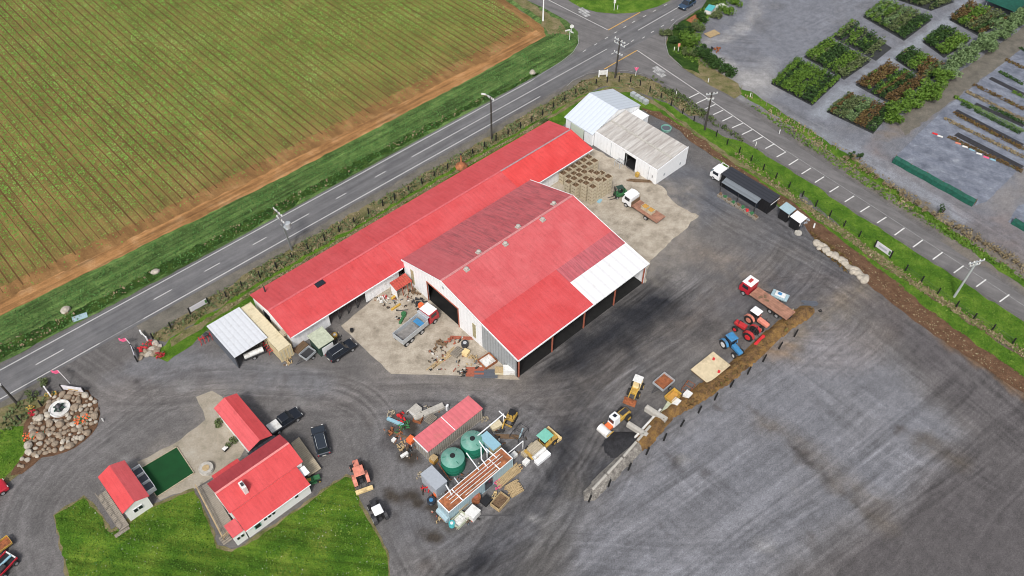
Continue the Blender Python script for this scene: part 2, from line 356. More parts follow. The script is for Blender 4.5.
stroke([(700,45),(740,30),(760,-5)], 2, (.33,.32,.31), .6, 3)
stroke([(720,60),(735,75),(760,85)], 3, (.36,.35,.34), .5, 3)
tracks([(700,40),(780,45),(840,20),(880,0)], 14, .18, .6, 10, 51)
tracks([(740,90),(830,140),(960,215),(1060,280)], 4, .25, .4, 14, 52)
# yard tracks
tracks([(560,590),(700,500),(850,390),(900,350)], 26, .24, .42, 26, 60); tracks([(620,440),(720,520),(820,600)], 9, .16, .5, 14, 160); tracks([(640,600),(760,510),(900,400)], 14, .22, .9, 40, 161); tracks([(800,360),(880,420),(960,470)], 8, .22, .4, 10, 162); tracks([(840,300),(900,350),(1000,430)], 5, .28, .32, 5, 163)
tracks([(600,560),(760,560),(900,480),(1000,400),(960,340),(880,285),(800,240),(740,215)], 7, .30, .5, 16, 61)
tracks([(480,600),(540,530),(580,470),(610,420),(660,370),(740,300),(790,240),(740,200)], 11, .34, .5, 12, 62)
tracks([(50,600),(30,520),(60,470),(110,430),(180,390),(300,395),(420,390),(560,395),(650,350)], 7, .30, .45, 14, 63)
tracks([(90,370),(130,390),(230,385),(330,395),(370,420),(380,470),(400,540),(430,600)], 6, .30, .4, 14, 64)
tracks([(700,330),(760,300),(830,290),(870,310),(850,345),(790,345)], 6, .25, .4, 9, 65, tint=(1.06,1.0,.95))
tracks([(660,160),(710,190),(760,225),(840,270),(960,350),(1060,430)], 9, .28, .45, 16, 66)
tracks([(900,600),(960,500),(1010,450),(1040,430)], 9, .22, .5, 16, 67)
tracks([(470,420),(545,470),(520,530),(480,590)], 9, .30, .5, 10, 68)
for cpx in ([(341,326),(372,300),(396,272),(412,276),(458,320),(522,382),(500,382),(470,379),(389,377)], [Q(*W(*q))[:2] for q in ((78,-78),(94,-80),(97,-66.5),(102.5,-62.2),(93,-54.6),(84,-50.5),(78,-51))], [(196,397),(212,391),(222,396),(248,440),(240,457),(212,478),(196,488),(160,500),(140,467),(137,462),(180,440),(205,420)]):
    area(cpx, (.25,.225,.195), .45, 4.0, .6, 88, 1.5)
COL *= (1+.42*(vnoise(X/.8, Y/.8, 71, 3)-.5)+.24*(vnoise(X/3.1, Y/2.7, 72, 4)-.5))[:, None]
COL *= (1+.22*(rng.random(len(X))-.5))[:, None]
COL = np.clip(COL, .008, .8)
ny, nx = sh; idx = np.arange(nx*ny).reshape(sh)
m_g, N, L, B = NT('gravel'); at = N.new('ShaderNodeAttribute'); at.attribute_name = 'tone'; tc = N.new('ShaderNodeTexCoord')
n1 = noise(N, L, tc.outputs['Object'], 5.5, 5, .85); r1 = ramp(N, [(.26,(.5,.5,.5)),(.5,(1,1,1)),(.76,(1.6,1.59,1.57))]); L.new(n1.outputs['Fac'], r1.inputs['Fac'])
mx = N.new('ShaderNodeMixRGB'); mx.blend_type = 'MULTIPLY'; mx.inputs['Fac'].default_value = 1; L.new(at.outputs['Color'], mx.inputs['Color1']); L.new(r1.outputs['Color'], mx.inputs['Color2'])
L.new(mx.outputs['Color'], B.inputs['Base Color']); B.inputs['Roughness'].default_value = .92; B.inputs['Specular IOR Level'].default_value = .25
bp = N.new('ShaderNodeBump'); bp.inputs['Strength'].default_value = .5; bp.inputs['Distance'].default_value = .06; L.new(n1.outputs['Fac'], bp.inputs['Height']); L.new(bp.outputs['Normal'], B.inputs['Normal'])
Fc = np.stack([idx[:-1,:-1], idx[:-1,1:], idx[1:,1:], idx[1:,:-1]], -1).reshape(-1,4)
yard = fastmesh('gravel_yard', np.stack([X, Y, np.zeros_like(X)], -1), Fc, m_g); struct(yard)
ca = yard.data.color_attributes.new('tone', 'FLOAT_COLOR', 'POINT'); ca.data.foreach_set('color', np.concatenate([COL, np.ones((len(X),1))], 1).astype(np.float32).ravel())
g = MB().quad((-900,-500,-.05),(900,-500,-.05),(900,1500,-.05),(-900,1500,-.05)).build('ground', ground_mat('far_pasture', [(.3,(.03,.06,.015)),(.7,(.07,.12,.03))], .05)); struct(g)

# ------------------------------------------------------------ flat setting sheets
def sheet(name, px, z, m, jit=0.0, step=1.2, world=False, label=None, kind='structure'):
    pts = px if world else Wp(px); out = []
    for i, a in enumerate(pts):
        b = pts[(i+1) % len(pts)]; L_ = hypot(b[0]-a[0], b[1]-a[1]); k = max(1, min(400, int(L_/step))) if jit else 1
        for j in range(k):
            t = j/k; e = jit if 0 < j else jit*.3
            out.append((a[0]+(b[0]-a[0])*t+random.uniform(-e, e), a[1]+(b[1]-a[1])*t+random.uniform(-e, e), z))
    import bmesh
    bm = bmesh.new(); f = bm.faces.new([bm.verts.new(p) for p in out]); f.normal_update()
    if f.normal.z < 0: f.normal_flip()
    bmesh.ops.triangulate(bm, faces=[f]); me = bpy.data.meshes.new(name); bm.to_mesh(me); bm.free(); me.materials.append(m)
    o = bpy.data.objects.new(name, me); C.objects.link(o); o['kind'] = kind
    return o
G_BRIGHT = ground_mat('mown_grass', [(.26,(.03,.08,.008)),(.46,(.07,.155,.012)),(.62,(.13,.22,.025)),(.80,(.27,.28,.08))], .35, 7, .55, 1, .15)
G_VERGE = ground_mat('verge_grass', [(.28,(.035,.065,.015)),(.48,(.075,.135,.035)),(.64,(.12,.19,.055)),(.8,(.24,.27,.13))], .3, 5, .55, 1, .15, stripe=(A,1.1,.5))
G_DITCH = ground_mat('ditch_grass', [(.3,(.012,.03,.006)),(.5,(.03,.07,.01)),(.7,(.07,.11,.02)),(.85,(.22,.2,.11))], .5, 5, .6, 1, .2)
G_DRY = ground_mat('dry_verge', [(.28,(.05,.07,.015)),(.45,(.15,.14,.06)),(.6,(.22,.18,.10)),(.8,(.34,.28,.17))], .45, 6, .5, .8, .12)
G_SHOULDER = ground_mat('gravel_shoulder', [(.3,(.10,.095,.08)),(.6,(.17,.155,.13)),(.8,(.24,.22,.18))], .5, 7, .4, .6, .05)
SOIL = ground_mat('ploughed_soil', [(.28,(.15,.08,.03)),(.52,(.24,.13,.05)),(.78,(.37,.22,.10))], .2, 4, .3, .8, .1, stripe=(A-pi/2,.7,.22))
CONC = ground_mat('stained_concrete', [(.24,(.13,.11,.085)),(.40,(.30,.26,.205)),(.55,(.42,.37,.30)),(.78,(.52,.475,.40))], .42, 5, .22, .2, .02)
CONC2 = ground_mat('old_concrete', [(.3,(.22,.20,.15)),(.5,(.33,.29,.23)),(.8,(.42,.39,.33))], .4, 5, .2, .3, .02)
G_LAWN = ground_mat('lawn_turf', [(.26,(.025,.07,.006)),(.44,(.06,.135,.010)),(.60,(.13,.20,.022)),(.76,(.28,.29,.08))], .22, 7, .55, 1, .15, stripe=(A-.9,.8,.35))
ASPH = ground_mat('asphalt', [(.3,(.115,.115,.12)),(.7,(.165,.162,.165))], .3, 9, .16, .25, .02, stripe=(A,.9,.18))
ASPH2 = ground_mat('asphalt_side', [(.3,(.125,.12,.12)),(.7,(.18,.172,.17))], .3, 9, .16, .25, .02, stripe=(-.62,.9,.14))
FIELDW = ground_mat('weedy_bed', [(.28,(.12,.10,.03)),(.5,(.19,.14,.045)),(.75,(.27,.18,.065))], .15, 5, .35, .8, .08, stripe=(A-pi/2,.8,.25))
MULCH = ground_mat('bark_mulch', [(.3,(.085,.045,.025)),(.6,(.15,.085,.05)),(.8,(.24,.16,.10))], .8, 8, .5, .8, .1)

sheet('field_soil', [(-260,420),(0,316),(128,253),(256,191),(400,116),(480,74),(546,36),(543,26),(500,-4),(430,-80),(-600,-80)], .008, SOIL, .25)
HEADL = ground_mat('headland_soil', [(.28,(.19,.095,.035)),(.52,(.32,.165,.065)),(.78,(.46,.29,.15))], .25, 5, .3, .8, .1, stripe=(A,1.0,.4))
sheet('headland_track', [(-130,372),(0,302),(128,240),(256,178),(400,104),(480,63),(536,30),(548,37),(480,76),(400,118),(256,193),(128,255),(0,318),(-130,384)], .020, HEADL, .25, .8)
sheet('crop_beds', [(-400,470),(-130,352),(0,287),(128,226),(256,164),(400,91),(480,50),(528,23),(490,-4),(470,-40),(-600,-60)], .034, FIELDW, .25, .8)
sheet('verge_grass', [(-160,388),(0,316),(128,253),(256,191),(400,116),(480,74),(546,36),(543,26),(500,-4),(480,-30),(500,-30),(530,2),(544,8),(568,20),(580,32),(581,44),(575,54),(563,64),(535,81),(480,107),(256,229),(84,320),(-160,446)], .038, G_VERGE, .15)
sheet('ditch_grass', [(-160,420),(0,346),(70,314),(130,283),(256,215),(400,140),(470,103),(540,72),(536,76),(480,104),(400,147),(256,226),(84,317),(-160,440)], .048, G_DITCH, .5, 1.0)
sheet('headland_scrub', [(548,34),(542,22),(500,-10),(470,-50),(490,-50),(530,3),(560,20),(572,36)], .046, G_DRY, .6)
sheet('island_grass', [(560,-20),(568,0),(581,8),(597.5,12.5),(615.6,14),(638,12.5),(657,7),(680,-4),(720,-25)], .058, G_BRIGHT, .1)
# pavement
side = [(490,-30),(526,0),(541.7,7),(566.7,20.8),(578,32),(579.5,43),(573.6,53),(561,62.5),(533,80),(560,90),(572.5,80),(588,73),(608.6,69.4),(626.7,70),(643,73.6),(657,80),(674,90),(699,110),(723,124),(759,148),(790,168),(884,229.5),(1024,320),(1250,465),(1250,445),(1024,297),(981,268),(932.6,236),(884,203),(790,141),(759,119),(735,101),(706,83),(684,70),(668,56),(664,42),(665.6,32),(674,21),(700,6),(730,-12),(680,-30),(671,0),(657,7),(638,12.5),(615.6,14),(597.5,12.5),(581,8),(568,0),(540,-30)]
sheet('side_road', side, .048, ASPH2, .05, 1.5)
def uvof(px, py): return UV(P(px, py))
vU = uvof(256,231)[1]; vL = uvof(256,256)[1]        # edge lines of the highway
sheet('highway', [W(-90, vU-.55), W(175, vU-.55), W(175, vL+.6), W(-90, vL+.6)], .060, ASPH, .04, 2.0, world=True)
# roadside shoulders
sheet('gravel_shoulder', [(-100,462),(0,402),(46,377),(52,378),(30,394),(-60,450)], .012, G_SHOULDER, .3)
sheet('gravel_shoulder', [(136,324),(150,316),(256,261),(480,135),(560,91),(572,81),(600,72),(608,76),(575,92),(480,150),(256,277),(154,335),(146,336)], .012, G_SHOULDER, .3)
sheet('dry_verge', [(-80,520),(-60,440),(20,400),(38,396),(60,392),(40,410),(20,430),(0,440),(0,480),(-40,540)], .016, G_DRY, .4)
sheet('dry_verge', [(150,337),(256,268),(380,199),(480,142),(560,95),(585,80),(608,71.5),(640,75),(660,84),(690,106),(705,117),(690,116),(672,104),(655,98),(632,88),(606,86),(578,97),(545,118),(470,160),(380,214),(256,286),(165,342)], .02, G_DRY, .4)
sheet('shed_verge_grass', [(150,356),(170,338),(256,284),(380,212),(470,158),(545,117),(578,97),(606,87),(632,90),(660,104),(694,130),(725,152),(800,205),(850,240),(868,258),(905,280),(1024,360),(1200,480),(1200,500),(1024,384),(940,324),(870,268),(840,246),(812,222),(780,208),(735,173),(700,146),(672,124),(648,110),(625,108),(600,108),(560,128),(548,140),(440,205),(300,285),(256,316),(236,322),(206,332),(184,350),(168,362)], .030, G_BRIGHT, .35)
sheet('shed_verge_grass', [(652,98),(672,106),(690,119),(745,147),(800,183),(800,206),(745,170),(694,134),(660,107)], .044, G_BRIGHT, .2)
sheet('shed_verge_grass', [(800,192),(760,162),(726,138),(745,143),(790,170),(884,231.5),(1024,322),(1200,440),(1200,470),(1024,356),(905,278),(860,243)], .037, G_BRIGHT, .25)
sheet('dry_fence_strip', [(170,341),(256,288),(380,215),(470,161),(545,119),(578,98.5),(606,87.5),(632,89),(655,101.5),(690,127),(720,148.5),(800,200),(860,241),(905,274),(1024,352),(1200,468),(1200,474),(1024,357),(905,280),(850,242),(800,206),(720,153.5),(690,131),(655,105.5),(632,93),(606,91.5),(578,101.5),(545,122),(470,165),(380,220),(256,293),(172,347)], .052, G_DRY, .3)
sheet('mulch_bed', [(640,108),(660,112),(700,138),(735,165),(800,208),(840,238),(870,262),(940,318),(1024,378),(1200,500),(1200,530),(1024,393),(935,336),(868,284),(838,258),(812,236),(800,222),(735,172),(700,148),(670,124),(648,114)], .060, MULCH, .35)
sheet('far_shoulder_grass', [(735,92),(760,106),(850,165),(960,243),(1024,288),(1200,400),(1200,392),(1024,280),(960,234),(900,193),(846,153),(790,118),(757,95),(738,86)], .016, G_BRIGHT, .4)
sheet('scrub_strip', [(668,54),(684,69),(706,83),(735,99),(742,94),(738,84),(725,76),(708,68),(697,58),(690,40),(700,24),(720,8),(745,-20),(715,-20),(702,8),(682,21),(670,33),(666.5,43)], .056, G_DRY, .3)
sheet('scrub_grass', [(668,54),(684,69),(700,74),(697,58),(690,40),(700,24),(720,8),(745,-20),(715,-20),(702,8),(682,21),(670,33),(666.5,43)], .064, G_DITCH, .3)
sheet('left_lawn', [(-60,520),(-60,438),(0,430),(24,426),(28,445),(20,462),(6,476),(0,484)], .034, G_BRIGHT, .3)
sheet('dry_verge', [(-60,540),(-60,500),(0,476),(18,462),(28,448),(36,452),(20,474),(0,490)], .025, G_DRY, .3)
# aprons, lawn, court
sheet('concrete_apron', [(341,326),(372,300),(396,272),(412,276),(458,320),(520,380),(500,379),(470,376),(391,374)], .016, CONC, .08)
sheet('concrete_apron', [W(76.9,-78.6), W(95.6,-81), W(96.6,-66.4), P(662,186)[:2], P(670,198)[:2], P(679,206)[:2], P(699,216)[:2], P(650,261)[:2], W(77.0,-52)], .016, CONC, .2, .7, world=True)
sheet('concrete_patio', [(196,397),(212,391),(222,396),(248,440),(240,457),(212,478),(196,488),(160,500),(157,497),(140,467),(137,462),(180,440),(205,420)], .014, CONC2, .2)
sheet('lawn', [(54.8,515.6),(84,498),(98,513),(110,533),(128,525),(147,510),(172,500),(194,491),(207,520),(217,548),(232,552),(246,546),(310,502),(345,477),(351,478),(362,510),(380,540),(388,558),(384,640),(78,640),(66,565)], .036, G_LAWN, .18, .8)
sheet('lawn_edge', [(53,515),(84,495.5),(99,511),(111,530),(147,507),(194,488),(209,519),(218,545),(232,549),(246,543),(310,499),(346,474),(353,477),(364,508),(382,538),(390,558),(386,640),(76,640),(64,565)], .022, G_DRY, .18, .8)
uc0, vc0 = 2.2, -75.6
sheet('artificial_turf', [W(2.1,-75.6), W(7.5,-75.3), W(7.25,-70.1), W(1.95,-70.2)], .06, M['court'], 0, world=True)
mb = MB()
for a, b in (((2.1,-75.6),(7.5,-75.3)), ((7.5,-75.3),(7.25,-70.1)), ((7.25,-70.1),(1.95,-70.2)), ((1.95,-70.2),(2.1,-75.6))):
    p, q = W(*a), W(*b); mb.box((p[0]+q[0])/2, (p[1]+q[1])/2, .0, hypot(q[0]-p[0], q[1]-p[1])+.1, .12, .13, atan2(q[1]-p[1], q[0]-p[0]))
struct(mb.build('turf_border', M['pale_timber']))
# weed mats
MATC = ground_mat('weed_mat', [(.26,(.085,.095,.12)),(.46,(.15,.165,.205)),(.62,(.22,.24,.285)),(.76,(.40,.41,.43))], .35, 3, .16, .4, .1, stripe=(2.5,.5,.14))
sheet('weed_mat', [(892,160),(945,108),(1010,58),(1060,20),(1160,90),(1040,160),(1022,166),(986,202),(974,206)], .032, MATC, .1)
sheet('weed_mat', [(1008,222),(1018,206),(1060,190),(1060,250)], .032, MATC, .1)
sheet('nursery_path', [(895,120),(1040,14),(1060,22),(905,136)], .006, G_SHOULDER, .3)

# ------------------------------------------------------------ road markings
LINE = mat('road_paint', (.62,.62,.60), .7, var=.15, scale=5, dirt=(.2,.2,.2), dirtamt=.2)
LINEF = mat('road_paint_worn', (.34,.34,.335), .8, var=.15, scale=5, dirt=(.16,.16,.16), dirtamt=.6)
LINEY = mat('road_paint_yellow', (.62,.36,.08), .7, var=.1, scale=5)
Z = .072
def seg(mb, a, b, w, z=Z):
    L_ = hypot(b[0]-a[0], b[1]-a[1]); nx_, ny_ = -(b[1]-a[1])/L_*w/2, (b[0]-a[0])/L_*w/2
    mb.quad((a[0]-nx_,a[1]-ny_,z),(b[0]-nx_,b[1]-ny_,z),(b[0]+nx_,b[1]+ny_,z),(a[0]+nx_,a[1]+ny_,z))
def line(name, pts, w, m, z=Z, px=True):
    mb = MB(); pts = Wp(pts) if px else pts
    for a, b in zip(pts[:-1], pts[1:]): seg(mb, a, b, w, z)
    struct(mb.build(name, m))
uE = uvof(533,79.5)[0]; uE2 = uvof(572,79)[0]
line('edge_line', [W(-90,vU)[:2], W(uE,vU)[:2]], .13, LINE, px=False)
line('edge_line', [W(uvof(143,318)[0],vL)[:2], W(uE2-9,vL)[:2]], .14, LINE, px=False)
line('edge_line', [W(-90,vL)[:2], W(uvof(98,341)[0],vL)[:2]], .13, LINE, px=False)
line('edge_line', [W(uvof(98,341)[0],vL)[:2], W(uvof(143,318)[0],vL)[:2]], .12, LINEF, Z+.004, px=False)
line('edge_line', [(533,79.6),(561,62),(573,52.6),(578.6,43.5),(578,35)], .12, LINEF, Z-.006)
line('edge_line', [(567,86),(573,80.5),(588,73.5),(608.6,70.2),(626.7,70.8),(643,74.4)], .12, LINEF, Z-.006)
line('edge_line', [(700,7),(676,21),(666.5,32),(665,42),(668.5,55),(682,67)], .13, LINEF, Z-.006)
vC = (vU+vL)/2
mb = MB()
for (x0, y0), (x1, y1) in (((38,368),(64,350)),((154,300),(171,289)),((204,271),(221,264)),((253,245),(267,238)),((288,221.5),(308,213)),((337,199.5),(347,194)),((375,177.5),(386,172))):
    u0, u1 = uvof(x0,y0)[0], uvof(x1,y1)[0]; seg(mb, W(u0,vC)[:2], W(u1,vC)[:2], .13)
struct(mb.build('centre_dash', LINE))
uS = uvof(412,157.7)[0]
line('centre_line', [W(uS,vC)[:2], W(uvof(606,48.5)[0],vC)[:2]], .13, LINE, px=False)
line('centre_line', [(638,30.5),(680,6.5)], .14, LINE)
mb = MB()
for x0, y0, x1, y1 in ((583,52,586,50),(594,45.5,597,43.8),(605,39,608,37.3),(614,33.5,617,32),(623.5,28,626,26.4),(632,23,635,21.3),(643,17.2,646,15.6),(653,11.8,656,10.2),(664,6,667,4.4),(611,54.5,614,53),(625,46,629,43.6),(631,42,634,40),(642,38.6,645,37),(651,33,654,31.2),(661,27,664,25.2),(671,21,674,19.2)):
    seg(mb, P(x0,y0)[:2], P(x1,y1)[:2], .14)
struct(mb.build('lane_dash', LINE))
line('side_centre_line', [(512,-25),(548,0),(607.5,30)], .14, LINE)
line('side_centre_line', [(637,50.5),(699.6,93),(785.6,152.3)], .14, LINE)
line('side_centre_line', [(785.6,150.5),(884,214),(932.6,246),(1024,306),(1100,355)], .10, LINEF, Z-.006)
line('give_way_line', [(608,30.4),(640,12.6)], .2, LINEY)
line('give_way_line', [(604,69.5),(637,50.6)], .2, LINEY)
tops = [(204,218),(237,240),(268,266),(300,290),(338,315),(382,343),(420,370),(464,399),(512,428),(558,462)]
bots = [(153,242),(190,262),(224,286),(260,308),(297,335),(338,362),(378,390),(422,418),(474,448),(521,482)]
st = [((a[0]/4.114+650, a[1]/4.114+40), (b[0]/4.114+650, b[1]/4.114+40)) for a, b in zip(tops, bots)]
for x, y in ((350,53),(397,86),(446,120),(497,153),(553,190),(612,227),(671,266),(736,308)):
    x = x/3.84+690; y = y/3.84+140; st.append(((x+4.6,y-2.9),(x-4.6,y+2.9)))
for x, y in ((63,131),(139,180),(220,231),(307,286),(399,343),(495,405)):
    x = x/4.114+884; y = y/4.114+200; st.append(((x+4.9,y-3.6),(x-4.9,y+3.6)))
for a, b in st[9:10]+st[:9]+st[11:]:
    mb = MB(); seg(mb, P(*a)[:2], P(*b)[:2], .22, Z-.004); struct(mb.build('painted_bar', LINE))
for cx, cy in ((584.5,12.5),(659.5,72)):           # painted blocks before the give-way lines
    mb = MB(); p = P(cx,cy); hd = head((637,50.5),(699.6,93))
    for i in range(4):
        for j in range(3):
            if (i, j) in ((0,0),(3,2)): continue
            x, y = -1.5+i*.95, -.75+j*.72; mb.box(p[0]+x*cos(hd)-y*sin(hd), p[1]+x*sin(hd)+y*cos(hd), Z-.012, .9, .62, .006, hd)
    struct(mb.build('painted_symbol', mat('worn_symbol', (.52,.52,.51), .8, var=.2, scale=3, dirt=(.17,.17,.17), dirtamt=.75)))

# ------------------------------------------------------------ buildings  (local x = u along the highway, local y = away from the yard)
def vflip(v0, v): return v0-v
# ---- big open sided shed
OU, OV = 49.4, -78.55; Lm, Wm = 27.5, 26.35
HL, HK, HR = 4.7, 7.7, 4.62; RV = 9.75; KV = 18.6; HKV = 5.95
MS = thing('open_shed', 'large red roofed shed with white end wall, big doorway and open yard side', 'shed', W(OU,OV), A)
def rz_at(v):
    if v < RV: return HL+(HK-HL)*v/RV
    if v < KV: return HK+(HKV-HK)*(v-RV)/(KV-RV)
    return HKV+(HR-HKV)*(v-KV)/(Wm-KV)
def slab(name, x0, x1, v0, v1, m, th=.06, lift=0.0, parent=MS, zf=rz_at):
    mb = MB(); a, b = zf(v0)+lift, zf(v1)+lift
    mb.hexa([(x0,-v1,b-th),(x1,-v1,b-th),(x1,-v0,a-th),(x0,-v0,a-th)], [(x0,-v1,b),(x1,-v1,b),(x1,-v0,a),(x0,-v0,a)])
    return mb.build(name, m, parent)
r_left = roof_mat('roof_weathered', (.55,.11,.122), (.53,.135,.145), .8, streak=(5,28.5,-9.6,0.2,1.05))
r_main = roof_mat('roof_faded', (.61,.10,.108), (.62,.145,.15), .8)
r_red = roof_mat('roof_bright', (.62,.066,.068), (.62,.10,.105), .8)
r_band = roof_mat('roof_band', (.56,.12,.14), (.5,.15,.17), .6, streak=(-1,40,-30,0,.7), ribd=.16)
r_hot = roof_mat('roof_new_red', (.70,.062,.058), (.70,.095,.09), .6)
slab('roof', -.15, Lm+.2, -.25, RV, r_left)['label'] = 'weathered back slope of the roof with dark stains'
slab('roof', -.15, Lm+.2, RV, KV, r_main)
xs = 15.2
slab('roof', -.15, xs, KV, Wm+.25, r_red)['label'] = 'brighter red lean-to roof near the doorway'
KB = 21.6
slab('roof', xs, Lm+.2, KV, KB, r_band)['label'] = 'stained band of ribbed roof'
skym = mat('skylight_sheet', (.74,.74,.75), .5, var=.04, rib=1, ribw=1.6, ribd=.12, dirt=(.6,.58,.55), dirtamt=.1)
slab('skylight_sheets', xs, Lm+.2, KB, Wm+.25, skym, lift=.01)['label'] = 'white translucent roof sheets'
# white end wall with doorway
d0, d1, dh = 5.0, 12.3, 4.3
bb = UV(P(431,299)); bb2 = UV(P(459.5,327)); d0, d1 = bb[1]-OV, bb2[1]-OV
gw = MB(); T = .12
def wallp(mb, v0, v1, z0, zt, x0=0.0, th=T, n=1):
    # wall panel between v0..v1 rising to the roof (zt None) or to zt
    vs = [v0]+[k for k in (RV, KV) if v0 < k < v1]+[v1]
    for a, b in zip(vs[:-1], vs[1:]):
        za = (rz_at(a)-.07) if zt is None else zt; zb = (rz_at(b)-.07) if zt is None else zt
        mb.hexa([(x0,-b,z0),(x0+th,-b,z0),(x0+th,-a,z0),(x0,-a,z0)], [(x0,-b,zb),(x0+th,-b,zb),(x0+th,-a,za),(x0,-a,za)])
wallp(gw, 0, d0, 0, None); wallp(gw, d0, d1, dh, None); wallp(gw, d1, KV, 0, None)
gw.build('end_wall', M['white_wall_y'], MS)
gw = MB(); wallp(gw, KV, Wm-.4, 0, None); gw.build('end_wall', M['grey_wall_y'], MS)['label'] = 'bare grey corrugated end wall of the lean-to'
gw = MB(); wallp(gw, 0, Wm, 0, None, Lm-T); gw.build('end_wall', M['white_wall_y'], MS)
gw = MB(); gw.box(Lm/2, -.06, 0, Lm-.3, .12, HL-.1); gw.build('side_wall', M['white_wall'], MS)
# door frame, translucent strips, barge flashing
fr = MB(); fr.box(-.06, -d0, 0, .12, .14, dh); fr.box(-.06, -d1, 0, .12, .14, dh); fr.box(-.06, -(d0+d1)/2, dh, .12, d1-d0+.2, .12); fr.build('door_frame', M['brick_red'], MS)
for vv in (UV(P(415.5,286))[1]-OV, UV(P(475.5,340))[1]-OV):
    s_ = MB(); s_.box(-.03, -vv, .8, .06, .7, 3.1); s_.build('clear_panel', mat('clear_panel', (.36,.33,.2), .4, var=.2), MS)
for x0 in (-.2, Lm+.18):
    bg_ = MB()
    for a, b in ((-.25,RV), (RV,KV), (KV,Wm+.25)):
        za, zb = rz_at(a), rz_at(b); bg_.hexa([(x0-.05,-b,zb-.22),(x0+.05,-b,zb-.22),(x0+.05,-a,za-.22),(x0-.05,-a,za-.22)], [(x0-.05,-b,zb+.05),(x0+.05,-b,zb+.05),(x0+.05,-a,za+.05),(x0-.05,-a,za+.05)])
    bg_.build('barge_flashing', M['white_paint'], MS)
bg_ = MB(); bg_.box(Lm/2, -Wm-.3, HR-.16, Lm+.4, .14, .2); bg_.build('gutter', M['white_paint'], MS)
rc = MB(); rc.box(Lm/2, -RV, HK-.01, Lm+.3, .4, .05); rc.build('ridge_cap', mat('ridge_pale', (.55,.22,.22), .5), MS)
for k in range(5):
    x = .25+k*(Lm-.5)/4; p = MB(); p.box(x, -Wm+.1, 0, .2, .2, HR-.2); p.build('post', M['brick_red'], MS, bevel=.02)
tr = MB()
for k in range(5):
    x = .25+k*(Lm-.5)/4
    if k in (0,4): continue
    tr.box(x, -(KV+Wm)/2, HR-.75, .14, Wm-KV, .35)
tr.build('rafter', M['brick_red'], MS)
fl = MB(); fl.box(Lm/2, -Wm/2-.2, .03, Lm-.2, Wm-.6, .02); fl.build('floor_slab', mat('shade_floor', (.010,.010,.010), .95, var=.4, scale=.6), MS)  # near-black colour stands in for the shade under the roof
# partition between the bays, its black stands in for the shade of the open bays
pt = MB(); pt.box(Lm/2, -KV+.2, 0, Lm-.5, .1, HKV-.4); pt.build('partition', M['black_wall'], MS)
fit = [((555.8,204.5),0),((542.8,219.5),1),((520.8,228),0),((505.8,244),1),((481.7,254),0),((466.4,269),1)]
for (px_, sd_) in fit:
    q = UV(P(px_[0], px_[1], HK)); x = q[0]-OU; yv = RV+(-.75 if sd_ == 0 else .75); z = rz_at(yv)-.02
    v = MB(); v.box(x, -yv, z-.1, .8, .8, .22); v.lathe([(.2,z+.1),(.2,z+.26),(.32,z+.3),(.34,z+.42),(.2,z+.54),(.0,z+.56)], 12, (x,-yv))
    v.build('roof_ventilator', M['conc_block'], MS, smooth=True)
tag_z = MB(); tag_z.box(-.03, -RV-.2, 6.0, .05, .45, .5); tag_z.build('vent_louvre', M['galv'], MS)

# ---- long packing shed beside the highway
LU, LV = 28.55, -89.6; LL, LW = 63.65, 10.97; LE, LK = 3.2, 4.35
LS = thing('long_shed', 'long low red roofed shed running beside the highway behind the big open shed', 'shed', W(LU,LV), A)
def lz(v): return LE+(LK-LE)*(1-abs(v-LW/2)/(LW/2))
xa = 20.3; xb = 46.5
for (x0, x1, m_, lf) in ((-.2, xa, r_red, 0.0), (xa, xb, roof_mat('roof_coral', (.63,.078,.082), (.63,.11,.115), .8), .05), (xb, LL+.2, r_hot, .03)):
    for (v0, v1) in ((-.25, LW/2), (LW/2, LW+.3)):
        m2 = roof_mat('roof_rear_shade', (.59,.075,.08), (.59,.10,.108), .7) if (v0 < 0 and x0 > 0) or x0 < 0 and v0 < 0 else m_  # rear slope has its own red, with its shade put into the colour
        slab('roof', x0, x1, v0, v1, m2, .06, lf, LS, lz)
rc = MB(); rc.box(xa/2, -LW/2, LK+.0, xa, .35, .04); rc.box((xa+xb)/2, -LW/2, LK+.05, xb-xa, .35, .04); rc.build('ridge_cap', mat('ridge_red', (.60,.12,.13), .5), LS)
rc = MB(); rc.box((xb+LL)/2, -LW/2, LK+.03, LL-xb, .3, .05); rc.build('ridge_cap', mat('ridge_grey', (.36,.25,.26), .6), LS)
sk_ = MB(); q = UV(P(319.5,283.5,4.2)); sk_.box(q[0]-LU, -(q[1]-LV)-.1, lz(q[1]-LV)-.12, 1.5, .95, .22, 0); sk_.build('roof_light', M['glass'], LS)
fl_ = MB(); q = UV(P(265,291,3.6)); fl_.cyl((q[0]-LU, -(q[1]-LV), 3.3), (q[0]-LU, -(q[1]-LV), 4.5), .12); fl_.build('flue', M['dark_steel'], LS)
w_ = MB(); 
w_.box(LL/2, -.2, 0, LL-.3, .1, LE-.08); w_.build('side_wall', M['white_wall'], LS)
for x0 in (0, LL-.1):
    w_ = MB()
    for a, b in ((.2,LW/2),(LW/2,LW-.4)):
        if x0 == 0 and a > 1: a = LW/2
        w_.hexa([(x0,-b,0),(x0+.1,-b,0),(x0+.1,-a,0),(x0,-a,0)], [(x0,-b,lz(b)-.07),(x0+.1,-b,lz(b)-.07),(x0+.1,-a,lz(a)-.07),(x0,-a,lz(a)-.07)])
    w_.build('gable_wall', M['white_wall_y'], LS)
op0 = UV(P(338,332))[0]-LU; op1 = UV(P(369,304.5))[0]-LU; 
w_ = MB(); yw = -(LW-.35)

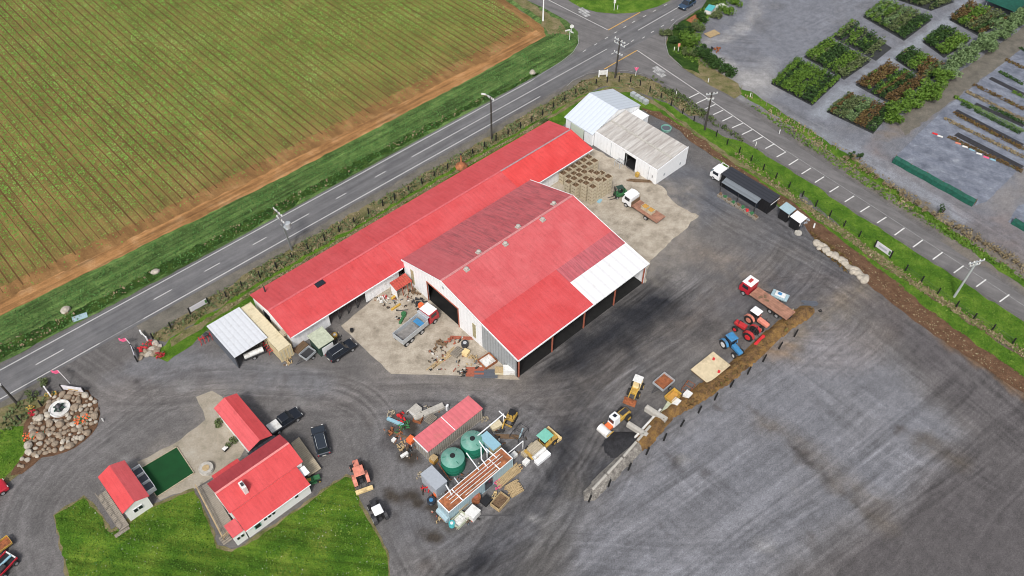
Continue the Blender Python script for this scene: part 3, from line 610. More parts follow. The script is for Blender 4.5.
for a_, b_ in ((0,op0),(op1,xa-.4),(48.2,LL)): MB().box((a_+b_)/2, yw, 0, b_-a_, .1, LE-.1).build('front_wall', M['white_wall'], LS)
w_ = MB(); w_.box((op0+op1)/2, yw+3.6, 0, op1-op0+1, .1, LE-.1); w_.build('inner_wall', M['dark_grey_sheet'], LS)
w_ = MB(); w_.box(-.03, -3.9, 0, .06, 1.8, 2.3); w_.build('doorway', M['glass'], LS)
for k in range(1, 4): MB().box(op0+(op1-op0)*k/4, yw, 0, .16, .16, LE-.1).build('post', M['dark_steel'], LS)
MB().box(xa/2, -LW-.33, LE-.12, xa+.2, .12, .14).build('gutter', M['white_paint'], LS); MB().box((48.5+LL)/2, -LW-.33, LE-.09, LL-48.3, .12, .14).build('gutter', M['white_paint'], LS)
# small red lean-to shelter against the long shed
q = UV(P(402.5,291.5)); sh_ = thing('lean_to_shelter', 'small rusty red roofed shelter in the corner between the long shed and the open shed', 'shelter', W(q[0],q[1]), A)
mb = MB(); mb.hexa([(-1.6,-.85,2.0),(1.5,-.85,2.0),(1.5,.85,2.5),(-1.6,.85,2.5)], [(-1.6,-.85,2.07),(1.5,-.85,2.07),(1.5,.85,2.57),(-1.6,.85,2.57)]); mb.build('roof', mat('rust_roof', (.45,.07,.05), .7, var=.3, rib=1, ribw=.4, dirt=(.3,.1,.05), dirtamt=.3), sh_)
mb = MB(); mb.box(-1.5,0,0,.08,1.5,2.1); mb.box(.0,.8,0,2.9,.08,2.3); mb.build('wall', M['white_paint'], sh_)
for x in (-.4, .6, 1.4): mb = MB(); mb.box(x,-.75,0,.12,.12,2.0); mb.build('post', M['brick_red'], sh_)

# ---- white gable shed and its flat annex
GU0, GU1, GV0, GV1 = 95.9, 109.0, -88.8, -81.7
WG = thing('gable_shed', 'white shed with a white gable roof at the road corner', 'shed', W(GU0,GV0), A)
gl = GU1-GU0; gwid = GV1-GV0; ge, gk = 2.7, 5.0
wg_roof = mat('white_roof', (.58,.63,.69), .45, var=.04, rib=2, ribw=.9, ribd=.10, dirt=(.5,.5,.5), dirtamt=.05)
mb = MB()
for (a, za), (b, zb) in (((-.2,ge),(gl/2,gk)), ((gl/2,gk),(gl+.2,ge))):
    mb.hexa([(a,-gwid-.05,za-.06),(b,-gwid-.05,zb-.06),(b,.25,zb-.06),(a,.25,za-.06)], [(a,-gwid-.05,za),(b,-gwid-.05,zb),(b,.25,zb),(a,.25,za)])
mb.build('roof', wg_roof, WG)
mb = MB(); mb.box(.06,-gwid/2,0,.12,gwid-.2,ge-.08); mb.box(gl-.06,-gwid/2,0,.12,gwid-.2,ge-.08)
for y in (-.1, -gwid+.1): mb.prism([(0.15,0),(gl-.15,0),(gl-.15,ge-.1),(gl/2,gk-.1),(.15,ge-.1)], y-.06, y+.06)
mb.build('wall', M['white_wall'], WG)
mb = MB(); mb.box(-.03,-3.2,.0,.06,3.4,2.3); mb.build('sliding_door', mat('door_green_white', (.55,.6,.5), .5, var=.05), WG)
for y in (-1.5,-4.9): mb = MB(); mb.box(-.05,y,0,.08,.08,2.3); mb.build('door_post', M['dark_steel'], WG)
FU0, FU1, FV0, FV1 = 96.3, 104.7, -81.6, -66.5
FS = thing('flat_roof_shed', 'white walled shed with a stained grey roof beside the concrete apron', 'shed', W(FU0,FV0), A)
fl_, fw = FU1-FU0, FV1-FV0; z0_, z1_ = 3.3, 4.0
m_old = roof_mat('old_roof', (.36,.33,.30), (.52,.50,.47), .9, ribw=.9, ribd=.25)
mold, N_, L_, B_ = NT('old_iron_roof'); tcn = N_.new('ShaderNodeTexCoord'); mpn = N_.new('ShaderNodeMapping'); mpn.inputs['Scale'].default_value = (.12,1.1,1); L_.new(tcn.outputs['Object'], mpn.inputs['Vector'])
nn = noise(N_, L_, mpn.outputs['Vector'], 1.5, 8, .75); rn = ramp(N_, [(.28,(.27,.24,.215)),(.45,(.42,.39,.36)),(.6,(.55,.53,.50)),(.75,(.70,.70,.69))]); L_.new(nn.outputs['Fac'], rn.inputs['Fac'])
wv = N_.new('ShaderNodeTexWave'); wv.bands_direction = 'Y'; wv.inputs['Scale'].default_value = .314/1.1; L_.new(tcn.outputs['Object'], wv.inputs['Vector'])
rw = ramp(N_, [(.0,(.84,.84,.84)),(.4,(1,1,1))]); L_.new(wv.outputs['Fac'], rw.inputs['Fac']); mm = N_.new('ShaderNodeMixRGB'); mm.blend_type = 'MULTIPLY'; mm.inputs['Fac'].default_value = 1
L_.new(rn.outputs['Color'], mm.inputs['Color1']); L_.new(rw.outputs['Color'], mm.inputs['Color2']); L_.new(mm.outputs['Color'], B_.inputs['Base Color']); B_.inputs['Roughness'].default_value = .8
mb = MB(); mb.hexa([(.1,-fw+.25,z0_-.15),(fl_-.1,-fw+.25,z1_-.15),(fl_-.1,0,z1_-.15),(.1,0,z0_-.15)], [(.1,-fw+.25,z0_-.07),(fl_-.1,-fw+.25,z1_-.07),(fl_-.1,0,z1_-.07),(.1,0,z0_-.07)]); mb.build('roof', mold, FS)
mb = MB(); mb.hexa([(fl_/2-.2,-fw+.3,3.6),(fl_/2+.2,-fw+.3,3.64),(fl_/2+.2,-.1,3.64),(fl_/2-.2,-.1,3.6)],[(fl_/2-.2,-fw+.3,3.63),(fl_/2+.2,-fw+.3,3.68),(fl_/2+.2,-.1,3.68),(fl_/2-.2,-.1,3.63)]); mb.build('roof_flashing', M['conc_block'], FS)
dA = UV(P(622.5,165))[1]-FV0; dB = UV(P(633.5,172))[1]-FV0
mb = MB(); mb.box(.06,-dA/2,0,.12,dA,z0_); mb.box(.06,-(dB+fw)/2,0,.12,fw-dB,z0_); mb.box(.06,-(dA+dB)/2,2.8,.12,dB-dA,z0_-2.8); mb.build('front_wall', M['white_wall_y'], FS)
mb = MB(); mb.prism([(.12,0),(fl_,0),(fl_,z1_),(.12,z0_)], -fw, -fw+.14); mb.box(fl_-.06,-fw/2,0,.12,fw-.3,z1_-.2); mb.build('end_wall', M['white_paint'], FS)
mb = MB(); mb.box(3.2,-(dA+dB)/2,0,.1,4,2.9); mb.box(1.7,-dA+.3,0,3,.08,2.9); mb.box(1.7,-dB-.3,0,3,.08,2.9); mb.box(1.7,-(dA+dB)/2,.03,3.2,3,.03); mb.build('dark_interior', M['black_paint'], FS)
for y in (-4.2, -8.0, -13.3): mb = MB(); mb.box(-.03,y,.1,.06,.07,2.9); mb.build('sliding_door_track', M['galv'], FS)
mb = MB(); mb.box(-.03,-14.2,1.0,.06,.1,.6); mb.build('handle', M['dark_steel'], FS)
for x in (2.2, 6.6): mb = MB(); mb.box(x,-fw-.03,.9,.4,.06,.55); mb.build('vent', M['galv'], FS)
an = tag(MB().box(0,0,0,2.0,2.6,2.2,0,1,1).box(0,0,2.2,2.2,2.8,.08).build('plant_room', M['white_paint'], None, loc=W(107.3,-80.2), rz=A), 'small white flat lean-to box at the back corner of the gable shed', 'outbuilding')
for k in range(4):
    p = P(633+k*4.2, 96+k*2.5); tag(MB().box(0,0,0,.9,.9,.8).box(0,0,.8,.7,.7,.06).box(.0,-.46,.2,.7,.03,.45).build('cooling_unit', M['galv'], None, loc=p, rz=A), 'small grey cooling unit in the row behind the gable shed', 'cooling unit', 'cooling units behind the gable shed')
# round green trough behind flat shed
p = P(666,129.5); t = thing('round_trough', 'round pale green trough on the gravel behind the flat roofed shed', 'trough', p)
MB().lathe([(1.0,0),(1.05,.45),(.85,.46),(.8,.3),(0,.3)], 24).build('tub', M['tank_top'], t, smooth=True); MB().lathe([(.8,.34),(0,.34)], 20).build('water', M['dark_grey_sheet'], t)

# ---- carport, container, cabin
CP = thing('carport', 'white flat roofed carport beside the cream container', 'carport', W(23.25,-85.05), A)
mb = MB(); mb.box(0,0,2.75,5.5,8.0,.1); mb.build('roof', mat('carport_roof', (.62,.64,.67), .5, var=.06, rib=1, ribw=.8, ribd=.12, dirt=(.5,.5,.5), dirtamt=.2), CP)
for x in (-2.6,2.6):
    for y in (-3.8,0,3.8): mb = MB(); mb.box(x,y,0,.14,.14,2.75); mb.build('post', M['dark_steel'], CP)
mb = MB(); mb.box(-2.68,0,0,.05,7.6,2.7); mb.build('side_wall', M['dark_grey_sheet'], CP)
def container(name, label, cat, u, v, lx, ly, h, body, top, rz=A, doors='x-', loc=None):
    t = thing(name, label, cat, loc or W(u,v), rz)
    mb = MB(); mb.box(0,0,.12,lx-.1,ly-.1,h-.16); mb.build('body', body, t)
    mb = MB(); mb.box(0,0,h-.05,lx-.06,ly-.06,.06); mb.build('roof', top, t)
    mb = MB()
    for i in (-1,1):
        for j in (-1,1): mb.box(i*(lx/2-.07), j*(ly/2-.07), 0, .16, .16, h)
        mb.box(0, i*(ly/2-.05), h-.13, lx-.3, .1, .14); mb.box(i*(lx/2-.05), 0, h-.13, .1, ly-.3, .14)
        mb.box(0, i*(ly/2-.05), 0, lx-.3, .1, .16)
    mb.build('frame', body, t, bevel=.02)
    e = -1 if doors[1] == '-' else 1
    for k in (-1,1):
        mb = MB()
        if doors[0] == 'x': mb.box(e*(lx/2-.02), k*(ly/4-.03), .2, .06, ly/2-.2, h-.4)
        else: mb.box(k*(lx/4-.03), e*(ly/2-.02), .2, lx/2-.2, .06, h-.4)
        d = mb.build('door', body, t); mb = MB()
        for q_ in (-.25,.25):
            if doors[0] == 'x': mb.box(e*(lx/2+.03), k*ly/4+q_, .25, .04, .04, h-.5)
            else: mb.box(k*lx/4+q_, e*(ly/2+.03), .25, .04, .04, h-.5)
        mb.build('lock_rod', M['galv'], d)
    return t
cc_ = container('shipping_container', 'long cream shipping container between the carport and the long shed', 'container', 26.85, -83.45, 2.15, 11.2, 2.55, M['cream_side'], M['cream'], doors='y-')
p = P(282,352.5); t = thing('container_door_flap', 'open cream container door leaf lying beside the cream container', 'door', p, A+.25)
MB().box(0,0,.3,1.7,1.5,.07).build('leaf', M['cream'], t); MB().box(-.7,.6,0,.1,.1,.3).box(.7,-.6,0,.1,.1,.3).box(-.7,-.6,0,.1,.1,.3).box(.7,.6,0,.1,.1,.3).build('leg', M['timber_dark'], t)
p = P(285,333,2.6); t = tag(MB().box(0,0,2.56,1.1,.9,.45).box(0,0,3.01,1.2,1.0,.05).build('timber_box', M['pale_timber'], None, loc=(p[0],p[1],0), rz=A), 'pale box on top of the cream container', 'box')
GC = thing('garden_cabin', 'small dark cabin with a mossy roof and white front beside the long shed', 'cabin', W(31.85,-76.1), A)
MB().box(0,0,0,2.4,2.6,2.25).build('wall', M['dark_green'], GC)
MB().hexa([(-1.35,-1.55,2.25),(1.35,-1.55,2.25),(1.35,1.5,2.5),(-1.35,1.5,2.5)],[(-1.35,-1.55,2.33),(1.35,-1.55,2.33),(1.35,1.5,2.58),(-1.35,1.5,2.58)]).build('roof', M['mossy'], GC)
MB().box(0.15,-1.33,.1,1.9,.06,1.5).build('front_panel', M['white_paint'], GC)

# ---- dwelling
HU, HV = 7.6, -65.1
DW = thing('house', 'red roofed white house with timber decks on both sides by the lawn', 'house', W(HU,HV), A)
r_h = roof_mat('house_roof', (.64,.068,.07), (.66,.10,.105), .5, ribw=.5); r_hd = roof_mat('house_roof_rear_shade', (.42,.05,.06), (.44,.07,.08), .5, ribw=.5); r_pale = roof_mat('house_wing_roof', (.65,.10,.105), (.67,.13,.14), .6, ribw=.5)  # rear slope is a darker copy, shade put into the colour
HE, HKg = 3.5, 4.6
def hs_(mb, x0, x1, v0, v1, z0, z1, th=.07): mb.hexa([(x0,-v1,z1-th),(x1,-v1,z1-th),(x1,-v0,z0-th),(x0,-v0,z0-th)], [(x0,-v1,z1),(x1,-v1,z1),(x1,-v0,z0),(x0,-v0,z0)]); return mb
hs_(MB(),-.15,10.6,-.1,2.6,HE,HKg).build('roof', r_hd, DW); hs_(MB(),-.15,10.6,2.6,5.5,HKg,HE+.02).build('roof', r_h, DW)
hs_(MB(),.1,9.6,5.35,8.3,3.3,2.5).build('roof', r_h, DW)['label'] = 'lower lean-to roof facing the lawn'
hs_(MB(),-1.5,.05,6.1,8.0,2.9,2.45).build('roof', r_pale, DW)['label'] = 'small pink porch roof'
hs_(MB(),8.6,10.5,5.6,6.9,2.75,2.6,.08).build('porch_cover', M['white_paint'], DW)
MB().box(5.2,-2.6,HKg-.0,10.7,.3,.05).build('ridge_cap', mat('ridge_coral', (.72,.25,.24), .5), DW)
mb = MB(); mb.box(5.2,-2.8,0,10.3,5.2,3.35)
for x in (.05, 10.3): mb.prismx([(-.15,3.3),(-5.4,3.3),(-2.7,HKg-.12)], x-.05, x+.05)
mb.box(4.9,-6.7,0,9.2,2.6,2.4); mb.box(-.6,-7.1,0,1.5,1.6,2.3); mb.build('wall', M['house_white'], DW)
def house_px(x, y, z): q = UV(P(x, y, z)); return q[0]-HU, q[1]-HV
for (x, ww, hh) in ((2.9,.5,.6),(3.5,.5,.6),(4.1,.5,.6),(7.5,.55,.5)):
    f_ = MB().box(x,-8.04,1.35,ww,.06,hh).build('window', M['white_paint'], DW); MB().box(x,-8.08,1.4,ww-.1,.05,hh-.1).build('pane', M['glass'], f_)
for x in (-.9,-.35): f_ = MB().box(x,-7.94,1.2,.45,.06,.6).build('window', M['white_paint'], DW); MB().box(x,-7.98,1.25,.35,.05,.5).build('pane', M['glass'], f_)
f_ = MB().box(1.75,-8.04,.9,.9,.06,.9).build('window', M['mint'], DW); MB().box(1.75,-8.08,.98,.7,.05,.72).build('pane', M['glass'], f_)
mb = MB().box(2.85,-4.2,3.6,.55,1.15,1.7); mb.build('chimney', M['white_plastic'], DW, bevel=.03); MB().box(2.85,-4.2,5.3,.3,.5,.12).build('chimney_pot', M['dark_steel'], DW)
MB().box(5.1,-5.42,HE-.1,10.7,.12,.1).build('gutter', M['white_paint'], DW); MB().box(4.9,-8.36,2.38,9.5,.1,.1).build('gutter', M['white_paint'], DW)
# front wing
wu0, wu1 = 6.35, 9.95
hs = MB(); 
def wing(mb, x0, z0, x1, z1, v0, v1, th=.07): mb.hexa([(x0,-v1,z0-th),(x1,-v1,z1-th),(x1,-v0,z1-th),(x0,-v0,z0-th)], [(x0,-v1,z0),(x1,-v1,z1),(x1,-v0,z1),(x0,-v0,z0)]); return mb
wing(MB(),wu0,2.75,8.2,3.5,-10.3,-1.1).build('roof', r_pale, DW)['label'] = 'faded roof of the front wing'
wing(MB(),8.2,3.5,wu1,2.8,-10.3,-1.1).build('roof', r_h, DW)
MB().box((wu0+wu1)/2,5.7,0,wu1-wu0-.4,8.9,2.65).build('wall', M['house_white'], DW)
mb = MB(); mb.prism([(wu0+.2,2.6),(wu1-.2,2.6),(8.2,3.4)], 10.1, 10.2); mb.build('gable', M['house_white'], DW); MB().prism([(wu0+.05,2.5),(wu1-.05,2.5),(wu1-.05,2.72),(8.2,3.42),(wu0+.05,2.68)], 1.12, 1.3).build('gable', M['black_paint'], DW)
wing(MB(),wu0-.3,2.6,wu1+.2,2.65,-1.1,-.05).build('link_roof', M['black_roof'], DW)
hs_(MB(),.9,4.7,-1.35,.1,2.55,2.85).build('roof', r_h, DW)['label'] = 'small red entry roof'
MB().box(2.8,.7,0,3.5,1.2,2.4).build('wall', M['house_white'], DW)
def deck(pts, z, name, m, rail=None):
    mb = MB(); loc = [(UV(P(*p, z))[0]-HU, -(UV(P(*p, z))[1]-HV)) for p in pts]; c_ = np.mean(loc, 0)
    if sum(loc[i][0]*loc[(i+1)%len(loc)][1]-loc[(i+1)%len(loc)][0]*loc[i][1] for i in range(len(loc))) < 0: loc = loc[::-1]
    mb.hexa([(x,y,z-.18) for x,y in loc], [(x,y,z) for x,y in loc]); o = mb.build(name, m, DW); return loc
L1 = deck([(197,488),(208.5,482),(236,528),(224,540)], .5, 'deck', M['grey_timber_y'])
L2 = deck([(291,443),(299,437),(321,468),(308,476.5)], .55, 'deck', M['pale_timber'])
def rail(loc, z, idx, m=M['timber']):
    mb = MB()
    for a, b in idx:
        (x0,y0),(x1,y1) = loc[a], loc[b]; n = max(2, int(hypot(x1-x0,y1-y0)/1.2)); an_ = atan2(y1-y0,x1-x0)
        for k in range(n+1): mb.box(x0+(x1-x0)*k/n, y0+(y1-y0)*k/n, z, .08, .08, .85)
        mb.box((x0+x1)/2,(y0+y1)/2,z+.85,hypot(x1-x0,y1-y0),.14,.05,an_); mb.box((x0+x1)/2,(y0+y1)/2,z+.4,hypot(x1-x0,y1-y0),.05,.08,an_)
    mb.build('railing', m, DW)
def far_edges(loc, keep): return keep
rail(L1, .5, [(i,(i+1)%4) for i in range(4) if np.mean([loc_[0] for loc_ in (L1[i], L1[(i+1)%4])]) < np.mean([q[0] for q in L1])-.3])
(lambda *a: None)(L2, .55, [(i,(i+1)%4) for i in range(4) if np.mean([loc_[0] for loc_ in (L2[i], L2[(i+1)%4])]) > np.mean([q[0] for q in L2])+.3], M['pale_timber'])
mb = MB(); q = house_px(226,541,0)
for k in range(4): mb.box(q[0]+.1, -q[1]+.6-.28*k, 0, 1.2, .28, .45-.11*k)
mb.build('deck_steps', M['grey_timber_y'], DW)

# ---- cottage
CT = thing('cottage', 'small red roofed white cottage beside the artificial turf', 'cottage', W(-2.25,-76.1), A)
wing(MB(),-.1,2.75,1.75,3.55,-.0,7.0).build('roof', r_h, CT); wing(MB(),1.75,3.55,3.55,2.75,0,7.0).build('roof', r_pale, CT)
mb = MB(); mb.box(1.72,-3.45,0,3.1,6.6,2.65); mb.prism([(.15,2.6),(3.3,2.6),(1.75,3.42)], -6.85, -6.75); mb.prism([(.15,2.6),(3.3,2.6),(1.75,3.42)], -.2, -.1); mb.build('wall', M['house_white'], CT)
for x in (1.35,2.0): f_ = MB().box(x,-6.8,1.2,.6,.08,.7).build('window', M['white_paint'], CT); MB().box(x,-6.85,1.25,.48,.05,.6).build('pane', M['glass'], f_)
MB().box(-.85,-4.0,.25,1.25,6.6,.12).box(-.85,-4.0,0,1.1,6.4,.25).build('deck', M['grey_timber_y'], CT)
mb = MB()
for k in range(6): mb.box(-1.42,-.9-k*1.25,.37,.08,.08,.8)
mb.box(-1.42,-4.0,1.17,.1,6.5,.06); mb.build('railing', M['grey_timber'], CT)
MB().box(-1.3,-7.4,.03,1.9,.5,.12).build('step', M['grey_timber'], CT)
p = P(145,481.5); t = thing('bench_seat', 'dark slatted double bench with a white frame at the end of the artificial turf', 'bench', W(UV(p)[0],UV(p)[1]), A)
MB().box(0,0,.35,1.1,4.4,.1).box(-.45,0,.45,.1,4.4,.5).build('seat', M['dark_grey_sheet'], t)
for y in (-2.2,-.7,.8,2.2): MB().box(0,y,0,1.2,.08,.95).build('leg', M['white_paint'], t)
MB().box(.58,0,.9,.08,4.5,.08).build('rail', M['white_paint'], t)

# ---- black roadside stall building and two kiosks
BB = thing('black_stall', 'long black metal stall building with a grey awning at the edge of the gravel yard', 'stall', W(105.9,-53.5), A)
MB().box(0,0,0,2.6,10.2,2.6).build('wall', M['black_wall'], BB)
MB().box(0,0,2.6,2.9,10.5,.09).build('roof', M['black_roof'], BB)
MB().hexa([(-2.7,-3.4,2.15),(-1.42,-3.4,2.55),(-1.42,4.1,2.55),(-2.7,4.1,2.15)],[(-2.7,-3.4,2.2),(-1.42,-3.4,2.6),(-1.42,4.1,2.6),(-2.7,4.1,2.2)]).build('awning', M['grey_roof'], BB)
for y in (-3.3,.3,4.0): MB().box(-2.6,y,0,.09,.09,2.15).build('post', M['dark_steel'], BB)
MB().box(-1.4,.4,.1,.1,7,1.9).build('shop_front', M['glass'], BB)
MB().box(0,-5.3,2.2,2.6,.05,.12).build('white_trim', M['white_paint'], BB)
for k in range(9):
    p = W(105.9-3.6+(random.random()-.5)*.3, -53.5-3.2+k*.95)
    t = thing('planter_tub', 'wooden tub of %s in front of the black stall' % ('red flowers' if k in (6,) else 'brown seedlings' if k % 2 == 0 else 'green leafy seedlings'), 'planter', p, A, 'plant tubs in front of the black stall')
    MB().box(0,0,0,.75,.8,.45,0,1.08,1.08).build('tub', M['grey_timber'], t, bevel=.02)
    mb = MB()
    for _ in range(26):
        a = random.random()*6.28; r_ = random.random()*.33; z = .45+random.random()*.3; s_ = .12; x, y = r_*cos(a), r_*sin(a)
        mb.quad((x-s_,y,z),(x,y-s_,z+.05),(x+s_,y,z+.08),(x,y+s_,z))
    mb.build('flowers' if k % 2 == 0 else 'leaves', M['bright_red'] if k in (6,) else M['timber_dark'] if k % 2 == 0 else M['tractor_green'], t)
for (px_, lab, m_) in (((787.8,208.2),'left of two small black kiosks, with a pale blue roof', M['pale_blue']), ((798.8,217),'right of two small black kiosks, with a pure white roof', M['white_paint'])):
    p = P(*px_, 2.3); p = (p[0], p[1], 0); t = thing('kiosk', lab, 'kiosk', p, A)
    MB().box(0,0,0,1.6,1.7,2.15).build('wall', M['black_wall'], t); MB().hexa([(-1.05,-1.05,2.15),(1.05,-1.05,2.15),(1.05,1.05,2.35),(-1.05,1.05,2.35)],[(-1.05,-1.05,2.22),(1.05,-1.05,2.22),(1.05,1.05,2.42),(-1.05,1.05,2.42)]).build('roof', m_, t)
    d_ = MB().box(.2,-.87,.05,.7,.05,1.9).build('door', M['dark_grey_sheet'], t); MB().box(-.05,-.92,1.0,.06,.06,.12).build('handle', M['galv'], d_)
    MB().box(-.55,-.88,1.2,.3,.05,.5).build('notice', M['white_plastic'], t)

# ------------------------------------------------------------ vehicles (local +x is forward)
def wheel(parent, x, y, r, w_, rim='rim', tyre='tyre', rr=.58):
    s = 1 if y > 0 else -1
    t = MB().cyl((x,y-s*w_/2,r),(x,y+s*w_/2,r), r, n=18).build('wheel', M[tyre], parent, bevel=.02)
    MB().cyl((x,y+s*(w_/2-.02),r),(x,y+s*(w_/2+.03),r), r*rr, n=14).build('rim', M[rim], t)
    return t
def lamps(parent, x, ys, z, m='white_plastic', name='headlight', d=.06, s=(.3,.16)):
    for y in ys: MB().box(x,y,z,d,s[0],s[1]).build(name, M[m], parent)
def car(name, label, cat, px, hd, col, L_=4.9, Wd=1.95, H_=1.75, tray=False, hood=1.25, group=None, traycol=None, roofcol=None):
    t = thing(name, label, cat, P(*px), hd, group); f = L_/2; z0, zb = .32, .98
    pr = [(-f,z0+.1),(-f+.1,z0),(f-.15,z0),(f,z0+.15),(f-.03,.78),(f-.25,.90),(f-hood,zb),(-f+.05,zb+.02),(-f,.9)]
    MB().prism(pr, -Wd/2, Wd/2).build('body', M[col], t, bevel=.09)
    xr = -f+.15 if not tray else -f+1.75; xf = f-hood+.05; ht = H_-.05
    fr = .72; hw = Wd/2-.12; 
    gl_ = MB(); gl_.hexa([(xr,-hw,zb-.02),(xf,-hw,zb-.02),(xf,hw,zb-.02),(xr,hw,zb-.02)], [(xr+(.3 if not tray else .12),-hw+.17,ht-.05),(xf-fr,-hw+.17,ht-.05),(xf-fr,hw-.17,ht-.05),(xr+(.3 if not tray else .12),hw-.17,ht-.05)])
    gl_.build('windows', M['glass'], t)
    ra = xr+(.32 if not tray else .14); rb = xf-fr-.02
    rf = MB().box((ra+rb)/2,0,ht-.06,rb-ra+.1,2*hw-.3,.09,0,.93,.9).build('roof', M[roofcol or col], t, bevel=.03)
    if not tray:
        for y in (-.62,.62): MB().box((ra+rb)/2-.1,y,ht+.05,(rb-ra)*.8,.05,.05).build('roof_rail', M['galv'], rf)
    for sx in (ra+.02, (ra+rb)/2, rb):   # pillars
        for s in (-1,1):
            base = {0:xr+.05}.get(0) if sx == ra+.02 else (xf-.05 if sx == rb else sx)
            MB().cyl((base,s*(hw+.005),zb-.02),(sx,s*(hw-.16),ht-.03),.045,n=6).build('pillar', M[col], t)
    for x in (-f+.95, f-.95):
        for y in (-Wd/2+.1, Wd/2-.1): wheel(t, x, y, .37, .24)
    lamps(t, f-.04, (-.68,.68), .68); lamps(t, -f+.02, (-.75,.75), .72, 'red_paint', 'tail_light', .06, (.2,.22))
    for s in (-1,1): MB().box(xf-.35,s*(Wd/2+.07),1.02,.16,.18,.14).build('mirror', M[col], t, bevel=.03)
    MB().box(f-.02,0,.42,.1,Wd*.7,.2).build('grille', M['black_paint'], t)
    MB().box(-f-.02,0,.5,.06,.5,.12).build('number_plate', M['white_plastic'], t)
    if tray:
        c = traycol
        if c: MB().box(-f+.86,0,zb,1.6,Wd-.2,.12).build('tray_cover', M[c], t, bevel=.03)
        else: MB().box(-f+.86,0,zb+.02,1.5,Wd-.35,.03).build('tray_floor', M['black_paint'], t)
    return t
car('parked_suv', 'black station wagon parked on the gravel by the small mossy roofed cabin', 'car', (342,353), head((329,360),(356,342)), 'car_black', 4.6, 1.85, 1.7)
car('parked_ute', 'dark blue ute with a white tray cover parked behind the house', 'ute', (285.5,423.5), head((274,430),(300,413)), 'car_black', 4.9, 1.85, tray=True, traycol='white_plastic')
car('parked_suv', 'dark slate blue four wheel drive wagon parked nose up beside the house deck', 'car', (321.5,443), head((326,457),(318.5,427)), 'car_slate', 4.8, 1.85, roofcol='car_slate')
car('moving_car', 'dark blue car driving on the highway at the crossroads', 'car', (686.5,6.8), head((692,3),(681,10)), 'car_blue', 4.5)

def cab(parent, x0, x1, w_, z0, z1, col, rcol, slope=.35, name='cab'):
    c = MB().prism([(x0,z0),(x1,z0),(x1+.02,z0+(z1-z0)*.45),(x1-slope,z1-.04),(x0,z1-.04)], -w_/2, w_/2).build(name, M[col], parent, bevel=.05)
    zm = z0+(z1-z0)*.5
    MB().hexa([(x1-.0,-w_*.42,zm),(x1+.03,-w_*.42,zm),(x1+.03,w_*.42,zm),(x1-.0,w_*.42,zm)], [(x1-slope*.9,-w_*.42,z1-.18),(x1-slope*.85+.03,-w_*.42,z1-.18),(x1-slope*.85+.03,w_*.42,z1-.18),(x1-slope*.9,w_*.42,z1-.18)]).build('windscreen', M['glass'], c)
    for s in (-1,1): MB().box((x0+x1)/2-.1, s*(w_/2+.005), zm, (x1-x0)*.55, .03, (z1-z0)*.33).build('side_window', M['glass'], c)
    MB().box((x0+x1)/2-.15,0,z1-.05,(x1-x0)*.92,w_*.96,.1,0,.92,.92).build('cab_roof', M[rcol], c, bevel=.03)
    return c
# red and white tipper truck
hd = head((400,337),(437,307)); p = P(417.5,330)
t = thing('tipper_truck', 'red and white tipper truck with an empty silver tray on the concrete apron', 'truck', p, hd)
MB().box(-.2,0,.75,6.9,.85,.22).build('chassis', M['dark_steel'], t)
cab(t, 1.75, 3.7, 2.2, .65, 2.75, 'truck_red', 'white_paint'); lamps(t, 3.74, (-.8,.8), .95)
tb = MB(); x0, x1, hw, zb_, zt_ = -3.9, 1.35, 1.15, 1.1, 1.95
tb.box((x0+x1)/2,0,zb_-.1,x1-x0,2*hw,.1)
for y in (-hw+.04, hw-.04): tb.box((x0+x1)/2,y,zb_,x1-x0,.09,zt_-zb_)
tb.box(x0+.04,0,zb_,.08,2*hw-.1,zt_-zb_); tb.box(x1-.04,0,zb_,.1,2*hw-.1,zt_-zb_+.5); tb.box(x1+.12,0,zt_+.42,.5,2*hw,.07)
tp = tb.build('tipper_body', M['galv'], t, bevel=.02)
MB().box((x0+x1)/2,0,zb_+.01,x1-x0-.2,2*hw-.2,.02).build('tray_floor', mat('tray_floor', (.22,.21,.20), .6, var=.35, scale=1.2, dirt=(.5,.5,.5), dirtamt=.4), tp)
MB().box(x1-.9,0,zb_+.25,.9,1.7,.06).build('blue_sheet', M['tractor_blue'], tp)
for x in (2.7,-.1,-2.2,-3.2):
    for y in (-1,1): wheel(t, x, y, .48, .3)
# white cab standing at the end of the black stall
p = P(722,173); t = thing('truck_cab', 'small white truck cab with a pale blue windscreen at the end of the black stall', 'truck', W(105.9,-60.0), A+pi/2)
c_ = cab(t, -.9, 1.2, 2.1, .5, 2.3, 'white_paint', 'white_paint', .7); MB().hexa([(1.24,-.85,1.4),(1.27,-.85,1.4),(1.27,.85,1.4),(1.24,.85,1.4)],[(.62,-.85,2.2),(.65,-.85,2.22),(.65,.85,2.22),(.62,.85,2.2)]).build('sun_shade', M['sky_blue'], c_)
MB().box(0,0,.35,2.3,.9,.2).build('chassis', M['dark_steel'], t); lamps(t, 1.23, (-.75,.75), .7)
for y in (-.95,.95): wheel(t, .4, y, .38, .24)
